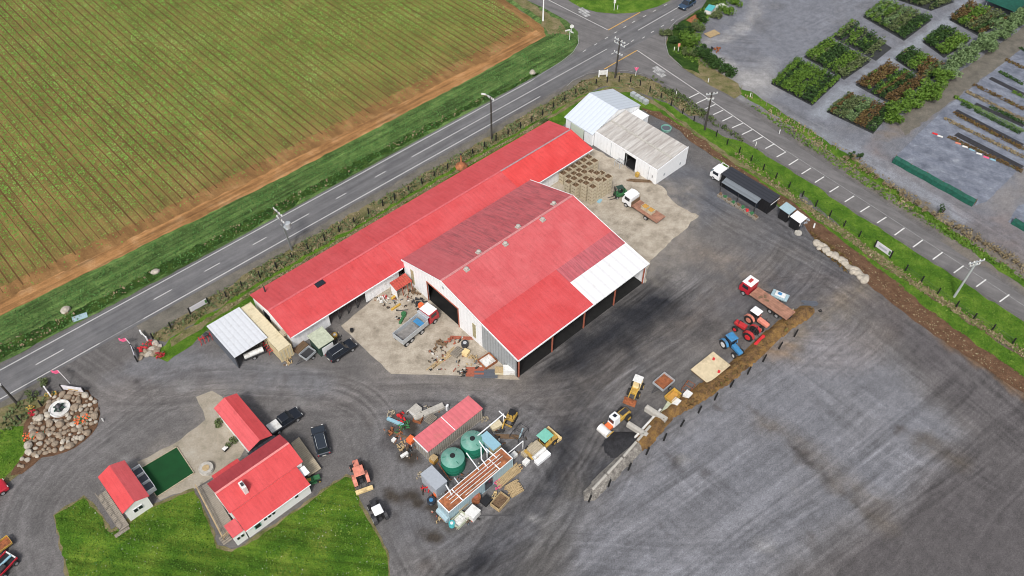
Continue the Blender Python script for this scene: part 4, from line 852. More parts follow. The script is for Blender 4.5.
# white flatbed truck with crates
hd = head((657,219),(622,196)); p = P(641,211.5)
t = thing('flatbed_truck', 'white cab flatbed truck with a rusty deck on the apron beside the wooden bins', 'truck', p, hd)
MB().box(-.3,0,.7,7.2,.8,.2).build('chassis', M['dark_steel'], t); cab(t, 1.6, 3.6, 2.15, .6, 2.6, 'white_paint', 'white_paint', .5); lamps(t, 3.62, (-.75,.75), .85)
MB().box(2.35,0,2.62,1.2,1.9,.35,0,.7,.85).build('wind_deflector', M['white_paint'], t, bevel=.05)
MB().box(-1.45,0,.98,5.8,2.3,.14).build('deck', M['deck_rust'], t); MB().box(1.42,0,1.1,.08,2.2,.8).build('headboard', M['timber_dark'], t)
for x in (2.6,-1.9):
    for y in (-.98,.98): wheel(t, x, y, .46, .3)
def bin_mesh():
    mb = MB(); s_, h_ = 1.12, .72
    for i in (-1,1):
        for k in range(3):
            z = .12+k*.2; mb.box(0,i*(s_/2-.03),z,s_,.06,.18); mb.box(i*(s_/2-.03),0,z,.06,s_-.13,.18)
        for j in (-1,1): mb.box(i*(s_/2-.08),j*(s_/2-.08),.0,.09,.09,h_)
    mb.cur = 1; mb.box(0,0,.1,s_-.12,s_-.12,.05)  # dark bin floor and liner: inner shade put into the colour
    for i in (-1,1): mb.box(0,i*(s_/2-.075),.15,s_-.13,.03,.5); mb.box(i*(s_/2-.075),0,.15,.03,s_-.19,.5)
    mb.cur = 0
    for y in (-.45,0,.45): mb.box(0,y,0,s_,.1,.1)
    return mb
for k, (dx) in enumerate((-.75,-2.0)):
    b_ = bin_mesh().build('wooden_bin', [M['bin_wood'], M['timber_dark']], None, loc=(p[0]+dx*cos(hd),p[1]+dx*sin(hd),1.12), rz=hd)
    tag(b_, ['wooden bin of orange produce behind the cab of the flatbed truck','second wooden bin of orange produce further back on the flatbed truck'][k], 'bin')
    l_ = tag(MB().box(0,0,0,1.0,1.0,.5,0,.9,.9).build('orange_produce', M['ochre_load'], None, loc=(p[0]+dx*cos(hd),p[1]+dx*sin(hd),1.27), rz=hd), 'orange load heaped in a bin on the flatbed truck', 'produce', 'loads of the flatbed truck bins')
# flatbed red cab with long rusty deck
hd = head((786,316),(745,288)); p = P(765,304)
t = thing('flatbed_truck', 'long rusty deck truck with a red and white cab parked beside the red tractor', 'truck', p, hd)
MB().box(-.3,0,.72,8.6,.8,.22).build('chassis', M['dark_steel'], t); c_ = cab(t, 2.6, 4.5, 2.2, .65, 2.6, 'truck_red', 'white_paint'); lamps(t, 4.52, (-.8,.8), .9)
MB().box(3.4,0,2.67,.5,.9,.06).build('roof_hatch', M['red_paint'], c_); MB().box(-1.05,0,1.02,7.0,2.35,.14).build('deck', M['deck_rust'], t, bevel=.02)
for q_ in ((-.2,.2),(.5,-.3),(.9,.4)): MB().box(q_[0],q_[1],1.16,.7,.4,.03,q_[1]*3).build('tarp_patch', M['timber_dark'], t)
for x in (3.5,-1.6,-2.8):
    for y in (-1,1): wheel(t, x, y, .46, .3)
# pale blue buggy/trailer with boat-like hull
hd = head((792,301),(770,292)); p = P(779,298.5)
t = thing('boat_trailer', 'small pale blue trailer with a drawbar parked beyond the long truck', 'trailer', p, hd)
MB().prism([(-1.3,.5),(1.1,.5),(1.35,.85),(-1.3,.85)], -.75, .75).build('body', M['pale_blue'], t, bevel=.05)
MB().box(0,0,.86,1.6,1.0,.2).build('load', M['white_plastic'], t, bevel=.05); MB().box(.1,0,1.06,.6,.5,.1).build('blue_lid', M['tractor_blue'], t)
MB().cyl((1.3,0,.5),(2.5,0,.45),.05,n=6).build('drawbar', M['dark_steel'], t)
for y in (-.85,.85): wheel(t, -.2, y, .3, .18)

def tractor(label, px, hd, col, roof=None, roofcol='white_paint', rimc='rim', hoodcol=None, scale=1.0, loader=False, blade=None, name='tractor'):
    t = thing(name, label, 'tractor', P(*px), hd); t.scale = (scale,)*3; hc = M[hoodcol or col]
    MB().prism([(.15,.8),(2.0,.8),(2.05,1.1),(1.95,1.32),(.15,1.45)], -.38, .38).build('hood', hc, t, bevel=.06)
    MB().box(0,0,.5,2.6,.45,.42).build('chassis', M['dark_steel'], t); MB().box(1.4,0,.45,.22,1.25,.15).build('front_axle', M['dark_steel'], t)
    for y in (-.85,.85):
        wheel(t, -.85, y, .78, .42, rimc); wheel(t, 1.4, y*.88, .47, .28, rimc)
        f_ = MB(); s_ = 1 if y > 0 else -1
        for k in range(5):
            a0 = pi*.08+k*pi*.17; a1 = a0+pi*.17
            f_.hexa([(-.85+.86*cos(a0),y-s_*.25-.03,.8+.86*sin(a0)),(-.85+.86*cos(a1),y-s_*.25-.03,.8+.86*sin(a1)),(-.85+.86*cos(a1),y+s_*.2,.8+.86*sin(a1)),(-.85+.86*cos(a0),y+s_*.2,.8+.86*sin(a0))],
                    [(-.85+.92*cos(a0),y-s_*.25-.03,.8+.92*sin(a0)),(-.85+.92*cos(a1),y-s_*.25-.03,.8+.92*sin(a1)),(-.85+.92*cos(a1),y+s_*.2,.8+.92*sin(a1)),(-.85+.92*cos(a0),y+s_*.2,.8+.92*sin(a0))])
        f_.build('fender', hc, t)
    MB().box(-.75,0,1.1,.5,.5,.14).box(-.98,0,1.2,.1,.5,.45).build('seat', M['black_paint'], t, bevel=.03)
    MB().cyl((.1,0,1.4),(-.25,0,1.65),.03,n=6).lathe([(.2,1.63),(.23,1.67),(.2,1.71)],14,(-.27,0)).build('steering_wheel', M['black_paint'], t)
    MB().cyl((1.3,.3,1.35),(1.3,.3,2.1),.05,n=7).build('exhaust', M['dark_steel'], t)
    if roof == 'canopy' or roof == 'cab':
        for x in (-1.1,.1):
            for y in (-.55,.55): MB().box(x,y,1.0,.08,.08,1.4).build('cab_post', M['dark_steel'], t)
        MB().box(-.5,0,2.38,1.55,1.4,.12,0,.94,.94).build('roof', M[roofcol], t, bevel=.05)
        if roof == 'cab':
            MB().box(-.5,0,1.5,1.15,1.05,.86).build('cab_glass', M['glass'], t)
    else:
        MB().box(-1.25,-.45,1.1,.07,.07,1.1).box(-1.25,.45,1.1,.07,.07,1.1).box(-1.25,0,2.2,.07,.97,.07).build('roll_bar', M['dark_steel'], t)
    if blade: 
        MB().box(-2.3,0,.15,.5,2.3,.45).build('implement', M[blade], t, bevel=.03); MB().cyl((-1.3,-.4,.7),(-2.2,-.5,.5),.05,n=6).cyl((-1.3,.4,.7),(-2.2,.5,.5),.05,n=6).build('linkage', M['dark_steel'], t)
    if loader:
        for y in (-.5,.5): MB().cyl((.0,y,1.4),(2.3,y,.6),.07,n=6).build('loader_arm', hc, t)
        MB().prism([(2.3,.2),(2.9,.2),(2.75,.3),(2.45,.75),(2.3,.8)], -.95,.95).build('loader_bucket', M['steel'], t)
    return t
tractor('orange tractor with a salmon roof and a rear blade parked by the lawn', (360,477), head((363,488),(355,464)), 'salmon', 'canopy', 'salmon', 'salmon', blade='yellow_pale')
tractor('dark tractor with a plain white roof beside the lawn', (378,515), head((384,527),(373,505)), 'dark_steel', 'canopy', 'white_paint', 'rim', scale=.9)
tractor('blue tractor with a blue roof and pale wheels in the row of tractors', (731,349), head((724,341),(739,357)), 'tractor_blue', 'cab', 'tractor_blue', 'white_plastic')
tractor('bright red tractor with red wheels and a pink cover in the row of tractors', (745.5,333.5), head((752,338),(735,327)), 'red_paint', None, 'salmon', 'bright_red', blade='bright_red', scale=1.05)
tractor('faded red tractor under a white canopy next to the long truck', (756,323), head((745,315),(765,329)), 'salmon', 'canopy', 'white_paint', 'salmon')
# ride-on mower
p = P(313.5,481); t = thing('ride_on_mower', 'small green ride on mower beside the house under the deck', 'mower', p, head((308,483),(320,479)))
MB().prism([(.1,.4),(1.0,.4),(.95,.8),(.1,.85)],-.3,.3).build('hood', M['tractor_green'], t, bevel=.05); MB().box(-.4,0,.35,1.0,.7,.25).build('body', M['tractor_green'], t, bevel=.05); MB().box(0,0,.15,.9,1.2,.15).build('mower_deck', M['tractor_green'], t, bevel=.04)
MB().box(-.45,0,.6,.45,.45,.1).box(-.68,0,.65,.08,.45,.35).build('seat', M['yellow'], t, bevel=.03)
for x, r_ in ((-.6,.3),(.75,.22)):
    for y in (-.45,.45): wheel(t, x, y, r_, .2, 'yellow')
# forklift
p = P(618.5,196.5); t = thing('forklift', 'green forklift with its mast towards the wooden bins on the apron', 'forklift', p, head((625,194),(611,198)))
MB().box(-.3,0,.35,1.9,1.1,.6).box(-1.15,0,.4,.45,1.1,.85).build('body', M['tractor_green'], t, bevel=.05)
for x in (-.7,.5):
    for y in (-.5,.5): MB().box(x,y,.9,.07,.07,1.25).build('guard_post', M['black_paint'], t)
MB().box(-.1,0,2.12,1.25,.95,.06).build('overhead_guard', M['dark_green'], t); MB().box(-.3,0,.95,.5,.5,.12).box(-.55,0,1.0,.1,.5,.45).build('seat', M['black_paint'], t)
for y in (-.3,.3): MB().box(.85,y,.1,.1,.1,2.3).build('mast', M['dark_steel'], t); MB().box(1.45,y,.08,1.1,.12,.05).build('fork', M['dark_steel'], t)
for x in (-.85,.55):
    for y in (-.5,.5): wheel(t, x, y, .3, .22)
# compact wheel loader with pale canopy
p = P(635,391.5); hd = head((638,384),(630,401))
t = thing('compact_loader', 'small weathered yellow loader with a pale canopy facing the shed', 'loader', p, hd)
MB().box(-.7,0,.55,1.7,1.15,.75).build('engine_cover', M['yellow_pale'], t, bevel=.08); MB().box(.5,0,.5,1.0,.9,.5).build('chassis', M['yellow'], t, bevel=.04)
for x in (-.5,.45):
    for y in (-.5,.5): MB().box(x-.3,y,1.2,.08,.08,1.1).build('canopy_post', M['dark_steel'], t)
MB().box(-.6,0,2.3,1.3,1.3,.08).build('canopy', M['white_plastic'], t, bevel=.03)
for y in (-.42,.42): MB().cyl((0,y,1.2),(1.75,y,.7),.09,n=6).cyl((1.75,y,.7),(2.05,y,.4),.09,n=6).build('lift_arm', M['yellow'], t)
MB().prism([(1.95,.15),(2.7,.12),(2.65,.2),(2.15,.3),(2.05,.8),(1.95,.8)],-.9,.9).build('bucket', M['rust'], t)
for x in (-.9,.75):
    for y in (-.72,.72): wheel(t, x, y, .52, .36, 'yellow')
# road roller
p = P(615.5,423.5); hd = head((628,414),(605,433))
t = thing('road_roller', 'yellow and white road roller with a white front drum on the gravel', 'roller', p, hd)
MB().prism([(-2.6,.9),(-2.3,.55),(.0,.55),(.0,1.5),(-2.2,1.35)],-.55,.55).build('engine_cover', M['yellow'], t, bevel=.08)
MB().box(-1.5,0,1.42,1.3,.7,.06).build('vent', M['dark_steel'], t)
c_ = MB().box(.45,0,.7,1.35,1.3,1.75,0,.85,.85).build('cab', M['white_paint'], t, bevel=.08); MB().box(.45,0,2.42,.5,.5,.06).build('roof_hatch', M['glass'], c_); MB().box(1.1,0,1.5,.1,.9,.6).build('windscreen', M['glass'], c_)
MB().box(1.6,0,.55,1.1,1.0,.5).build('neck', M['orange'], t, bevel=.05)
MB().cyl((2.35,-.85,.62),(2.35,.85,.62),.62,n=24).build('drum', M['white_plastic'], t, smooth=True); 
for y in (-.92,.92): MB().box(2.1,y,.5,1.3,.08,.22).build('drum_yoke', M['yellow'], t)
for x in (-1.7,):
    for y in (-.75,.75): wheel(t, x, y, .6, .42, 'yellow')
# mini excavator by the tanks
p = P(511,420); hd = head((515,410),(505,427))
t = thing('mini_excavator', 'small yellow and black excavator beside the pipe frame north of the green tanks', 'excavator', p, hd)
for y in (-.55,.55):
    tr_ = MB().prism([(-.9,.1),(-.7,0),(.7,0),(.9,.1),(.9,.38),(.75,.48),(-.75,.48),(-.9,.38)], y-.16, y+.16).build('track', M['black_paint'], t, bevel=.04)
MB().box(-.2,0,.5,1.5,1.2,.7,0,.95,.95).build('house', M['yellow'], t, bevel=.06); MB().box(-.55,0,1.2,.6,1.0,.3).build('counterweight', M['black_paint'], t, bevel=.05)
for x in (-.2,.5):
    for y in (-.05,.5): MB().box(x,y,1.2,.06,.06,1.0).build('canopy_post', M['black_paint'], t)
MB().box(.15,.22,2.2,.95,.8,.07).build('canopy', M['black_paint'], t, bevel=.02)
MB().cyl((.5,-.2,1.0),(1.6,-.2,2.0),.11,n=8).build('boom', M['yellow'], t); MB().cyl((1.6,-.2,2.0),(2.3,-.2,.9),.09,n=8).build('dipper_arm', M['yellow'], t)
MB().prism([(2.2,.3),(2.65,.45),(2.5,.95),(2.25,.95)],-.5,.1).build('bucket', M['dark_steel'], t)
MB().box(1.15,0,.1,.08,1.4,.35).build('blade', M['yellow'], t)
# green roofed machine
p = P(541,447); hd = head((522,462),(551,437))
t = thing('harvest_machine', 'low yellow harvester with a mint green canopy parked beside the pallets', 'machine', p, hd)
MB().box(0,0,.5,5.0,1.7,.35).build('frame', M['yellow'], t, bevel=.04); MB().box(-1.2,0,.85,1.9,1.3,.6).build('hopper', M['pale_timber'], t, bevel=.04)
for x in (.1,1.3):
    for y in (-.6,.6): MB().box(x,y,.85,.07,.07,1.3).build('canopy_post', M['dark_steel'], t)
MB().box(.7,0,2.15,1.8,1.7,.1,0,.95,.95).build('canopy', M['mint'], t, bevel=.04); MB().box(.6,0,.85,.8,.8,.5).build('seat_box', M['black_paint'], t)
MB().cyl((-2.4,-.9,1.0),(-.2,-.9,1.0),.3,n=12).build('tank', M['white_plastic'], t, smooth=True)
MB().box(2.6,0,.3,.3,2.6,.5).box(2.35,-1.2,.3,.8,.1,.6).box(2.35,1.2,.3,.8,.1,.6).build('reel', M['yellow_pale'], t)
for x in (-1.8,1.6):
    for y in (-.95,.95): wheel(t, x, y, .42, .28, 'yellow')
# trailers
def tray_trailer(label, px, hd, L_, Wd, h, m, floor, name='trailer', zb=.6, bar=1.3, cat='trailer'):
    t = thing(name, label, cat, P(*px), hd); mb = MB()
    for y in (-Wd/2+.03,Wd/2-.03): mb.box(0,y,zb,L_,.06,h)
    for x in (-L_/2+.03,L_/2-.03): mb.box(x,0,zb,.06,Wd-.1,h)
    mb.build('tray', m, t); MB().box(0,0,zb-.04,L_-.1,Wd-.1,.07).build('tray_floor', floor, t)
    if bar:
        MB().cyl((L_/2-.1,.35,zb-.05),(L_/2+bar,0,zb-.1),.04,n=6).cyl((L_/2-.1,-.35,zb-.05),(L_/2+bar,0,zb-.1),.04,n=6).build('drawbar', M['dark_steel'], t)
        for y in (-Wd/2-.1,Wd/2+.1): wheel(t, -.1, y, .32, .2)
    else:
        for x in (-L_/2+.3,L_/2-.3):
            for y in (-Wd/2+.2,Wd/2-.2): MB().box(x,y,0,.12,.12,zb).build('foot', M['dark_steel'], t)
    return t
tray_trailer('small grey trailer with a rusty floor parked above the yellow skip', (663,385), head((669,379),(655,391)), 2.6, 2.0, .45, M['galv'], M['rust'])
tray_trailer('pale single axle tray trailer with junk parked by the mossy roofed cabin', (308.5,356.5), head((312,352),(303,360)), 2.0, 1.6, .45, M['galv'], M['dark_steel'])
t = thing('skip_bin', 'yellow open skip bin beside the soil bank', 'skip', P(672,399), head((666,404),(680,392)))
mb = MB()
for (a, b) in (((-1.1,-.7),(1.1,-.7)),((1.1,-.7),(1.1,.7)),((1.1,.7),(-1.1,.7)),((-1.1,.7),(-1.1,-.7))):
    mb.hexa([(a[0]*.8,a[1]*.8,.15),(b[0]*.8,b[1]*.8,.15),(b[0]*.74,b[1]*.74,.15),(a[0]*.74,a[1]*.74,.15)],[(a[0],a[1],1.05),(b[0],b[1],1.05),(b[0]*.93,b[1]*.93,1.05),(a[0]*.93,a[1]*.93,1.05)])
mb.build('tub', M['yellow'], t); MB().box(0,0,.12,1.7,1.1,.5).build('ochre_fill', M['ochre_load'], t)
for y in (-.76,.76): MB().box(0,y,.6,1.6,.1,.12).build('side_rib', M['yellow'], t)
# vehicles at the left edge
p = P(5,553.5); t = thing('yellow_trailer', 'yellow box trailer cut by the left edge of the picture', 'trailer', P(2,549), A+.1)
mb = MB(); mb.box(0,-.7,.5,2.6,.06,.3); mb.box(0,.7,.5,2.6,.06,.3); mb.box(1.3,0,.5,.06,1.4,.3); mb.box(-1.3,0,.5,.06,1.4,.3); mb.build('tray', M['yellow'], t); MB().box(0,0,.45,2.5,1.3,.06).build('tray_floor', M['rust'], t)
for y in (-.8,.8): wheel(t, 0, y, .3, .2)
t = thing('mower_trailer', 'dark machine on wheels with red sides and a pale blue hose, lower left edge', 'machine', P(5,567), head((0,575),(14,560)))
MB().box(0,0,.45,3.0,1.9,.2).build('frame', M['black_paint'], t, bevel=.03)
for y in (-.95,.95): MB().box(0,y,.6,2.9,.12,.25).build('side_rail', M['truck_red'], t)
MB().cyl((-1.3,.1,.85),(1.3,-.1,.85),.16,n=10).build('hose_reel', M['sky_blue'], t, smooth=True); MB().box(1.35,0,.6,.15,1.6,.3).build('end_rail', M['white_plastic'], t); MB().box(-.4,-.5,.65,.9,.6,.5).build('engine', M['dark_steel'], t, bevel=.05)
for x in (-.9,.9):
    for y in (-1.1,1.1): wheel(t, x, y, .36, .24)
t = car('red_car', 'red car nose just showing at the left edge below the dry bank', 'car', (-8,496), head((-14,500),(3,489)), 'truck_red', 4.3)
# white trailer machine under the carport and red implements
p = P(235.5+15,355); t = thing('sprayer_trailer', 'long white sprayer trailer poking out from under the carport', 'trailer', P(255,356), head((242,360),(266,350)))
MB().cyl((-1.5,0,.8),(1.4,0,.8),.42,n=14).build('tank', M['white_plastic'], t, smooth=True); MB().box(0,0,.4,3.4,1.0,.15).build('frame', M['dark_steel'], t); MB().cyl((1.6,0,.45),(2.3,0,.4),.05,n=6).build('drawbar', M['dark_steel'], t)
for y in (-.6,.6): wheel(t, -.2, y, .34, .2)
def implement(label, px, hd, col, L_=2.4):
    t = thing('farm_implement', label, 'implement', P(*px), hd)
    MB().box(0,0,.65,L_,.12,.12).build('frame', M[col], t)
    for k in range(5):
        x = -L_/2+.15+k*(L_-.3)/4
        MB().cyl((x,-.5,.75),(x,.5,.75),.06,n=6).cyl((x,.5,.75),(x+.1,.65,0),.05,n=6).cyl((x,-.5,.75),(x-.1,-.6,0),.05,n=6).build('tine', M[col], t)
    MB().box(0,.2,.75,.7,.7,.35,0,.8,.8).build('gearbox', M['dark_steel'], t, bevel=.05)
implement('red cultivator implement at the grass side of the carport', (208,339), head((200,343),(214,336)), 'red_paint', 2.6)
implement('red cultivator implement between the carport and the cream container door', (270.5,349), head((266,343),(276,357)), 'red_paint', 2.4)
# big flat mat with red marks
t = thing('trailer_deck', 'large pale flat timber deck with red marks lying by the soil bank', 'deck', P(710,369.5), head((692,377),(722,353)))
MB().box(0,0,.45,5.0,3.3,.12).build('deck', mat('ply', (.60,.50,.33), .8, var=.12, scale=1.5, dirt=(.35,.28,.18), dirtamt=.3), t)
for x in (-2.2,0,2.2): MB().box(x,0,0,.25,3.1,.45).build('bearer', M['timber_dark'], t)
for x, y in ((1.5,.7),(.3,-1.3)): MB().box(x,y,.572,.55,.35,.01,.4).box(x+.1,y+.1,.583,.3,.12,.01,1.2).build('red_mark', M['bright_red'], t)

# ------------------------------------------------------------ tanks, containers, yard clutter
for i, (px_, lab, r_) in enumerate((((453.5,474),'nearer of the two round green water tanks, with a pale faded top',1.62), ((473,457),'farther of the two round green water tanks, beside the pale blue box',1.64))):
    t = thing('water_tank', lab, 'tank', P(px_[0], px_[1]-8.5), A)
    MB().lathe([(r_,0),(r_,.6),(r_+.03,.62),(r_,.66),(r_,1.2),(r_+.03,1.22),(r_,1.26),(r_,1.9),(r_*.97,2.05)],28).build('wall', M['tank_green'], t, smooth=True)
    tp = MB().lathe([(r_*.97,2.05),(r_*.6,2.35),(.35,2.55)],28).build('top', M['tank_top'], t, smooth=True)
    for k in range(3):
        a = k*2.1+.4; MB().box(.9*cos(a), .9*sin(a), 2.32, .9, .05, .06, a).build('rib', M['tank_green'], tp)
    MB().lathe([(.35,2.5),(.35,2.62),(0,2.63)],14).build('lid', M['black_paint'], t)
rcx = container('roofed_container', 'long container with a faded pink red roof and slatted pale sides north of the tanks', 'container', 0, 0, 9.7, 2.8, 2.6, mat('slat_side', (.34,.31,.27), .8, var=.2, rib=1, ribw=.35, ribd=.5), M['white_paint'], loc=W(36.1,-51.7), rz=A+.02)
MB().box(0,0,2.63,9.9,3.0,.1).build('sheet_roof', mat('pink_roof', (.62,.15,.17), .7, var=.1, scale=1.2, rib=1, ribw=.7, ribd=.08, dirt=(.4,.16,.12), dirtamt=.25), rcx)
MB().box(-.1,0,2.73,.1,2.95,.04).build('white_strip', M['white_paint'], rcx); MB().box(-4.95,0,2.5,.08,2.95,.3).build('end_fascia', M['white_paint'], rcx)
bcx = container('open_container', 'pale blue open top container full of rusty bars and white pipes below the tanks', 'container', 0, 0, 11.2, 2.2, 2.45, M['pale_blue'], M['rust_orange'], loc=W(33.3,-42.9), rz=A+.02)
for y in (-1.08,1.08): MB().box(0,y,2.45,11.2,.09,.09).build('top_rail', M['white_paint'], bcx)
for x in (-5.54,5.54): MB().box(x,0,2.45,.12,2.1,.12).build('end_rail', M['white_paint'], bcx)
for x in (-3.2,3.2): MB().box(x,0,2.5,.14,2.1,.1).build('cross_rail', M['white_paint'], bcx)
MB().box(1.2,-1.14,.3,1.3,.05,1.9).build('side_door', M['car_slate'], bcx)
for k, (y, x0, x1) in enumerate(((.75,-4.6,4.6),(.35,-4.5,4.7),(-.15,-4.7,3.9),(-.6,-2.6,2.8))):
    p0 = W(33.4,-42.7); 
    tag(MB().cyl((x0,y,2.62+.0*k),(x1,y-.1,2.66),.055,n=8).build('white_pipe', M['white_plastic'], None, loc=p0, rz=A+.02), 'long white pipe lying on the rusty top of the pale blue container', 'pipe', 'white pipes on the pale blue container')
for k, (y, x0, x1) in enumerate(((.55,-4.4,3.5),(.1,-3.0,4.2))):
    tag(MB().cyl((x0,y,2.6),(x1,y,2.62),.06,n=8).build('rusty_bar', M['brick_red'], None, loc=W(33.4,-42.7), rz=A+.02), 'long rusty red bar between the white pipes on the pale blue container', 'bar', 'rusty bars on the pale blue container')
def box_shed(name, label, cat, u, v, lx, ly, h, m, lid, rz=A, z=0):
    t = thing(name, label, cat, W(u,v,z), rz); MB().box(0,0,.1,lx,ly,h-.1).build('body', M[m], t, bevel=.03); MB().box(0,0,h,lx+.1,ly+.1,.08).build('lid', M[lid], t)
    MB().box(-lx/2-.02,0,.25,.05,ly*.35,h*.75).build('door', M[lid], t); MB().box(0,0,0,lx-.2,ly-.2,.1).build('base', M['dark_steel'], t); return t
box_shed('tool_shed', 'grey flat topped metal shed left of the green tanks', 'shed', 29.55,-46.9, 1.85,3.1,2.2,'box_grey','box_grey')
bs = box_shed('pump_shed', 'pale blue topped cream shed behind the farther green tank', 'shed', 38.6,-46.1, 1.35,2.8,2.1,'cream_side','sky_blue')
# overhead white pipe frames between tanks and container
def pipe(pts, r, label, grp=None, m='white_paint', name='overhead_pipe'):
    mb = MB()
    for a, b in zip(pts[:-1], pts[1:]): mb.cyl(a, b, r, n=7)
    return tag(mb.build(name, M[m]), label, 'pipe', grp)
pipe([P(487,452,2.3)[:2]+(0,), P(487,452,2.3), P(508,419,2.3) if 0 else P(476,437,2.3), P(503.5,414,2.3), P(503.5,414,2.3)[:2]+(0,)], .09, 'tall white pipe frame running from the tanks toward the yellow excavator')
pipe([P(499,411,2.3)[:2]+(2.3,), P(506,417.5,2.3)], .08, 'short white crosspiece at the far end of the pipe frame')
pipe([P(506,455,2.0)[:2]+(0,), P(506,455,2.0), P(523,441,2.0), P(523,441,2.0)[:2]+(0,)], .07, 'white pipe rail leading from the blue container to the green roofed machine')
pipe([P(481,447,2.4), P(481.5,459,2.4), P(488,468,2.6)], .09, 'bent white downpipe from the farther tank to the container')
pipe([P(466.5,453,2.4), P(479,470,2.6)], .08, 'straight white pipe between the two green tanks')
pipe([P(486,448.5,2.2), P(497,458,2.6)], .08, 'white pipe from the pale blue topped shed to the container')
pipe([P(454.5,478,2.0), P(459,484,2.6)], .08, 'short white pipe at the foot of the nearer green tank')
pipe([P(446,485,2.2), P(452,495,2.6)], .1, 'short fat white pipe beside the grey metal shed')
pipe([P(438,463,1.0), P(450,480,1.0), P(452,479,.5)], .06, 'rusty pipe bundle below the nearer tank', None, 'rust', 'rusty_pipe')
p = P(449,512,1.2); t = thing('water_trough', 'pale blue corrugated curved tank end at the left end of the blue container', 'tank', P(446,515), A)
MB().cyl((-.3,-1,.55),(-.3,1,.55),.55,n=16).build('barrel', M['pale_blue'], t, smooth=True); MB().box(-.3,0,0,.8,1.6,.15).build('cradle', M['timber_dark'], t)

def clutter(kind, px, size, rot, m, label, cat, name, z=0.0, m2=None, grp=None):
    l, w_, h = size; loc = P(px[0], px[1], z); rz = A+rot; m = M[m]; m2 = M[m2] if m2 else m
    if kind == 'box':
        t = thing(name, label, cat, loc, rz, grp); MB().box(0,0,.06,l,w_,h-.06,0,.97,.97).build('body', m, t, bevel=.03); MB().box(0,0,h,l*1.02,w_*1.02,.05).build('lid', m2, t); MB().box(-l*.3,0,0,.1,w_*.8,.06).box(l*.3,0,0,.1,w_*.8,.06).build('skid', M['timber_dark'], t); return t
    if kind == 'open':
        t = thing(name, label, cat, loc, rz, grp); mb = MB()
        for y in (-w_/2+.04,w_/2-.04): mb.box(0,y,0,l,.08,h)
        for x in (-l/2+.04,l/2-.04): mb.box(x,0,0,.08,w_-.16,h)
        mb.build('tub', m, t); mb = MB()
        for _ in range(7): mb.box(random.uniform(-l*.3,l*.3),random.uniform(-w_*.3,w_*.3),h*.35,random.uniform(.2,.5)*l,.1,random.uniform(.1,.4)*h,random.random()*3)
        mb.box(0,0,.03,l-.2,w_-.2,h*.35); mb.build('scrap_fill', m2, t); return t
    if kind == 'drum':
        t = thing(name, label, cat, loc, rz, grp); r_ = l/2; MB().lathe([(r_,0),(r_,h*.33),(r_*1.04,h*.35),(r_,h*.37),(r_,h*.66),(r_*1.04,h*.68),(r_,h*.7),(r_,h),(r_*.93,h),(r_*.93,h-.04),(0,h-.04)],18).build('shell', m, t, smooth=True); MB().lathe([(r_*.5,h-.03),(r_*.5,h+.03),(0,h+.04)],12).build('cap', m2, t); return t
    if kind == 'pallet':
        mb = MB(); n = max(3, int(w_/.18)); layers = max(1, int(h/.16))
        for k in range(layers):
            z_ = k*h/layers
            for x in (-l*.42,0,l*.42): mb.box(x,0,z_,.1,w_,h/layers*.6)
            for j in range(n): mb.box(random.uniform(-.03,.03),-w_/2+(j+.5)*w_/n,z_+h/layers*.6,l,w_/n*.72,h/layers*.32)
        return tag(mb.build(name, m, None, loc=loc, rz=rz), label, cat, grp)
    if kind == 'planks':
        mb = MB(); n = max(4, int(w_/.16))
        for j in range(n):
            for k in range(max(1, int(h/.12))): mb.box(random.uniform(-.2,.2)*l*.4,-w_/2+(j+.5)*w_/n,k*.12,l*random.uniform(.75,1.05),w_/n*.8,.1,random.uniform(-.05,.05))
        return tag(mb.build(name, m, None, loc=loc, rz=rz), label, cat, grp)
    if kind == 'beam': return tag(MB().box(0,0,0,l,w_,h).box(0,0,h,l*.98,w_*.5,.03).build(name, m, None, loc=loc, rz=rz, bevel=.02), label, cat, grp)
    if kind == 'frame':
        mb = MB()
        for y in (-w_/2,w_/2): mb.cyl((-l/2,y,h),(l/2,y,h),.05,n=6)
        for x in (-l/2,0,l/2): mb.cyl((x,-w_/2,h),(x,w_/2,h),.05,n=6); mb.cyl((x,-w_/2,0),(x,-w_/2,h),.05,n=6); mb.cyl((x,w_/2,0),(x,w_/2,h),.05,n=6)
        return tag(mb.build(name, m, None, loc=loc, rz=rz), label, cat, grp)
    if kind == 'heap':
        mb = MB()
        for _ in range(16):
            a = random.random()*6.28; r_ = random.random()**.6; x, y = r_*cos(a)*l/2, r_*sin(a)*w_/2; s_ = random.uniform(.18,.5)
            mb.box(x,y,random.uniform(0,h*(1-r_)),s_*l*.5,s_*.6*w_*.5,random.uniform(.08,.35)*h+.05,random.random()*3,random.uniform(.4,1),random.uniform(.4,1))
        return tag(mb.build(name, m, None, loc=loc, rz=rz), label, cat, grp)
    if kind == 'sheet':
        mb = MB(); n = max(3, int(w_/.3))
        for j in range(n): mb.box(0,-w_/2+(j+.5)*w_/n,.04+.02*(j % 2),l,w_/n*.96,.03)
        mb.box(0,0,0,l*.9,.1,.04); return tag(mb.build(name, m, None, loc=loc, rz=rz), label, cat, grp)
R = random.uniform
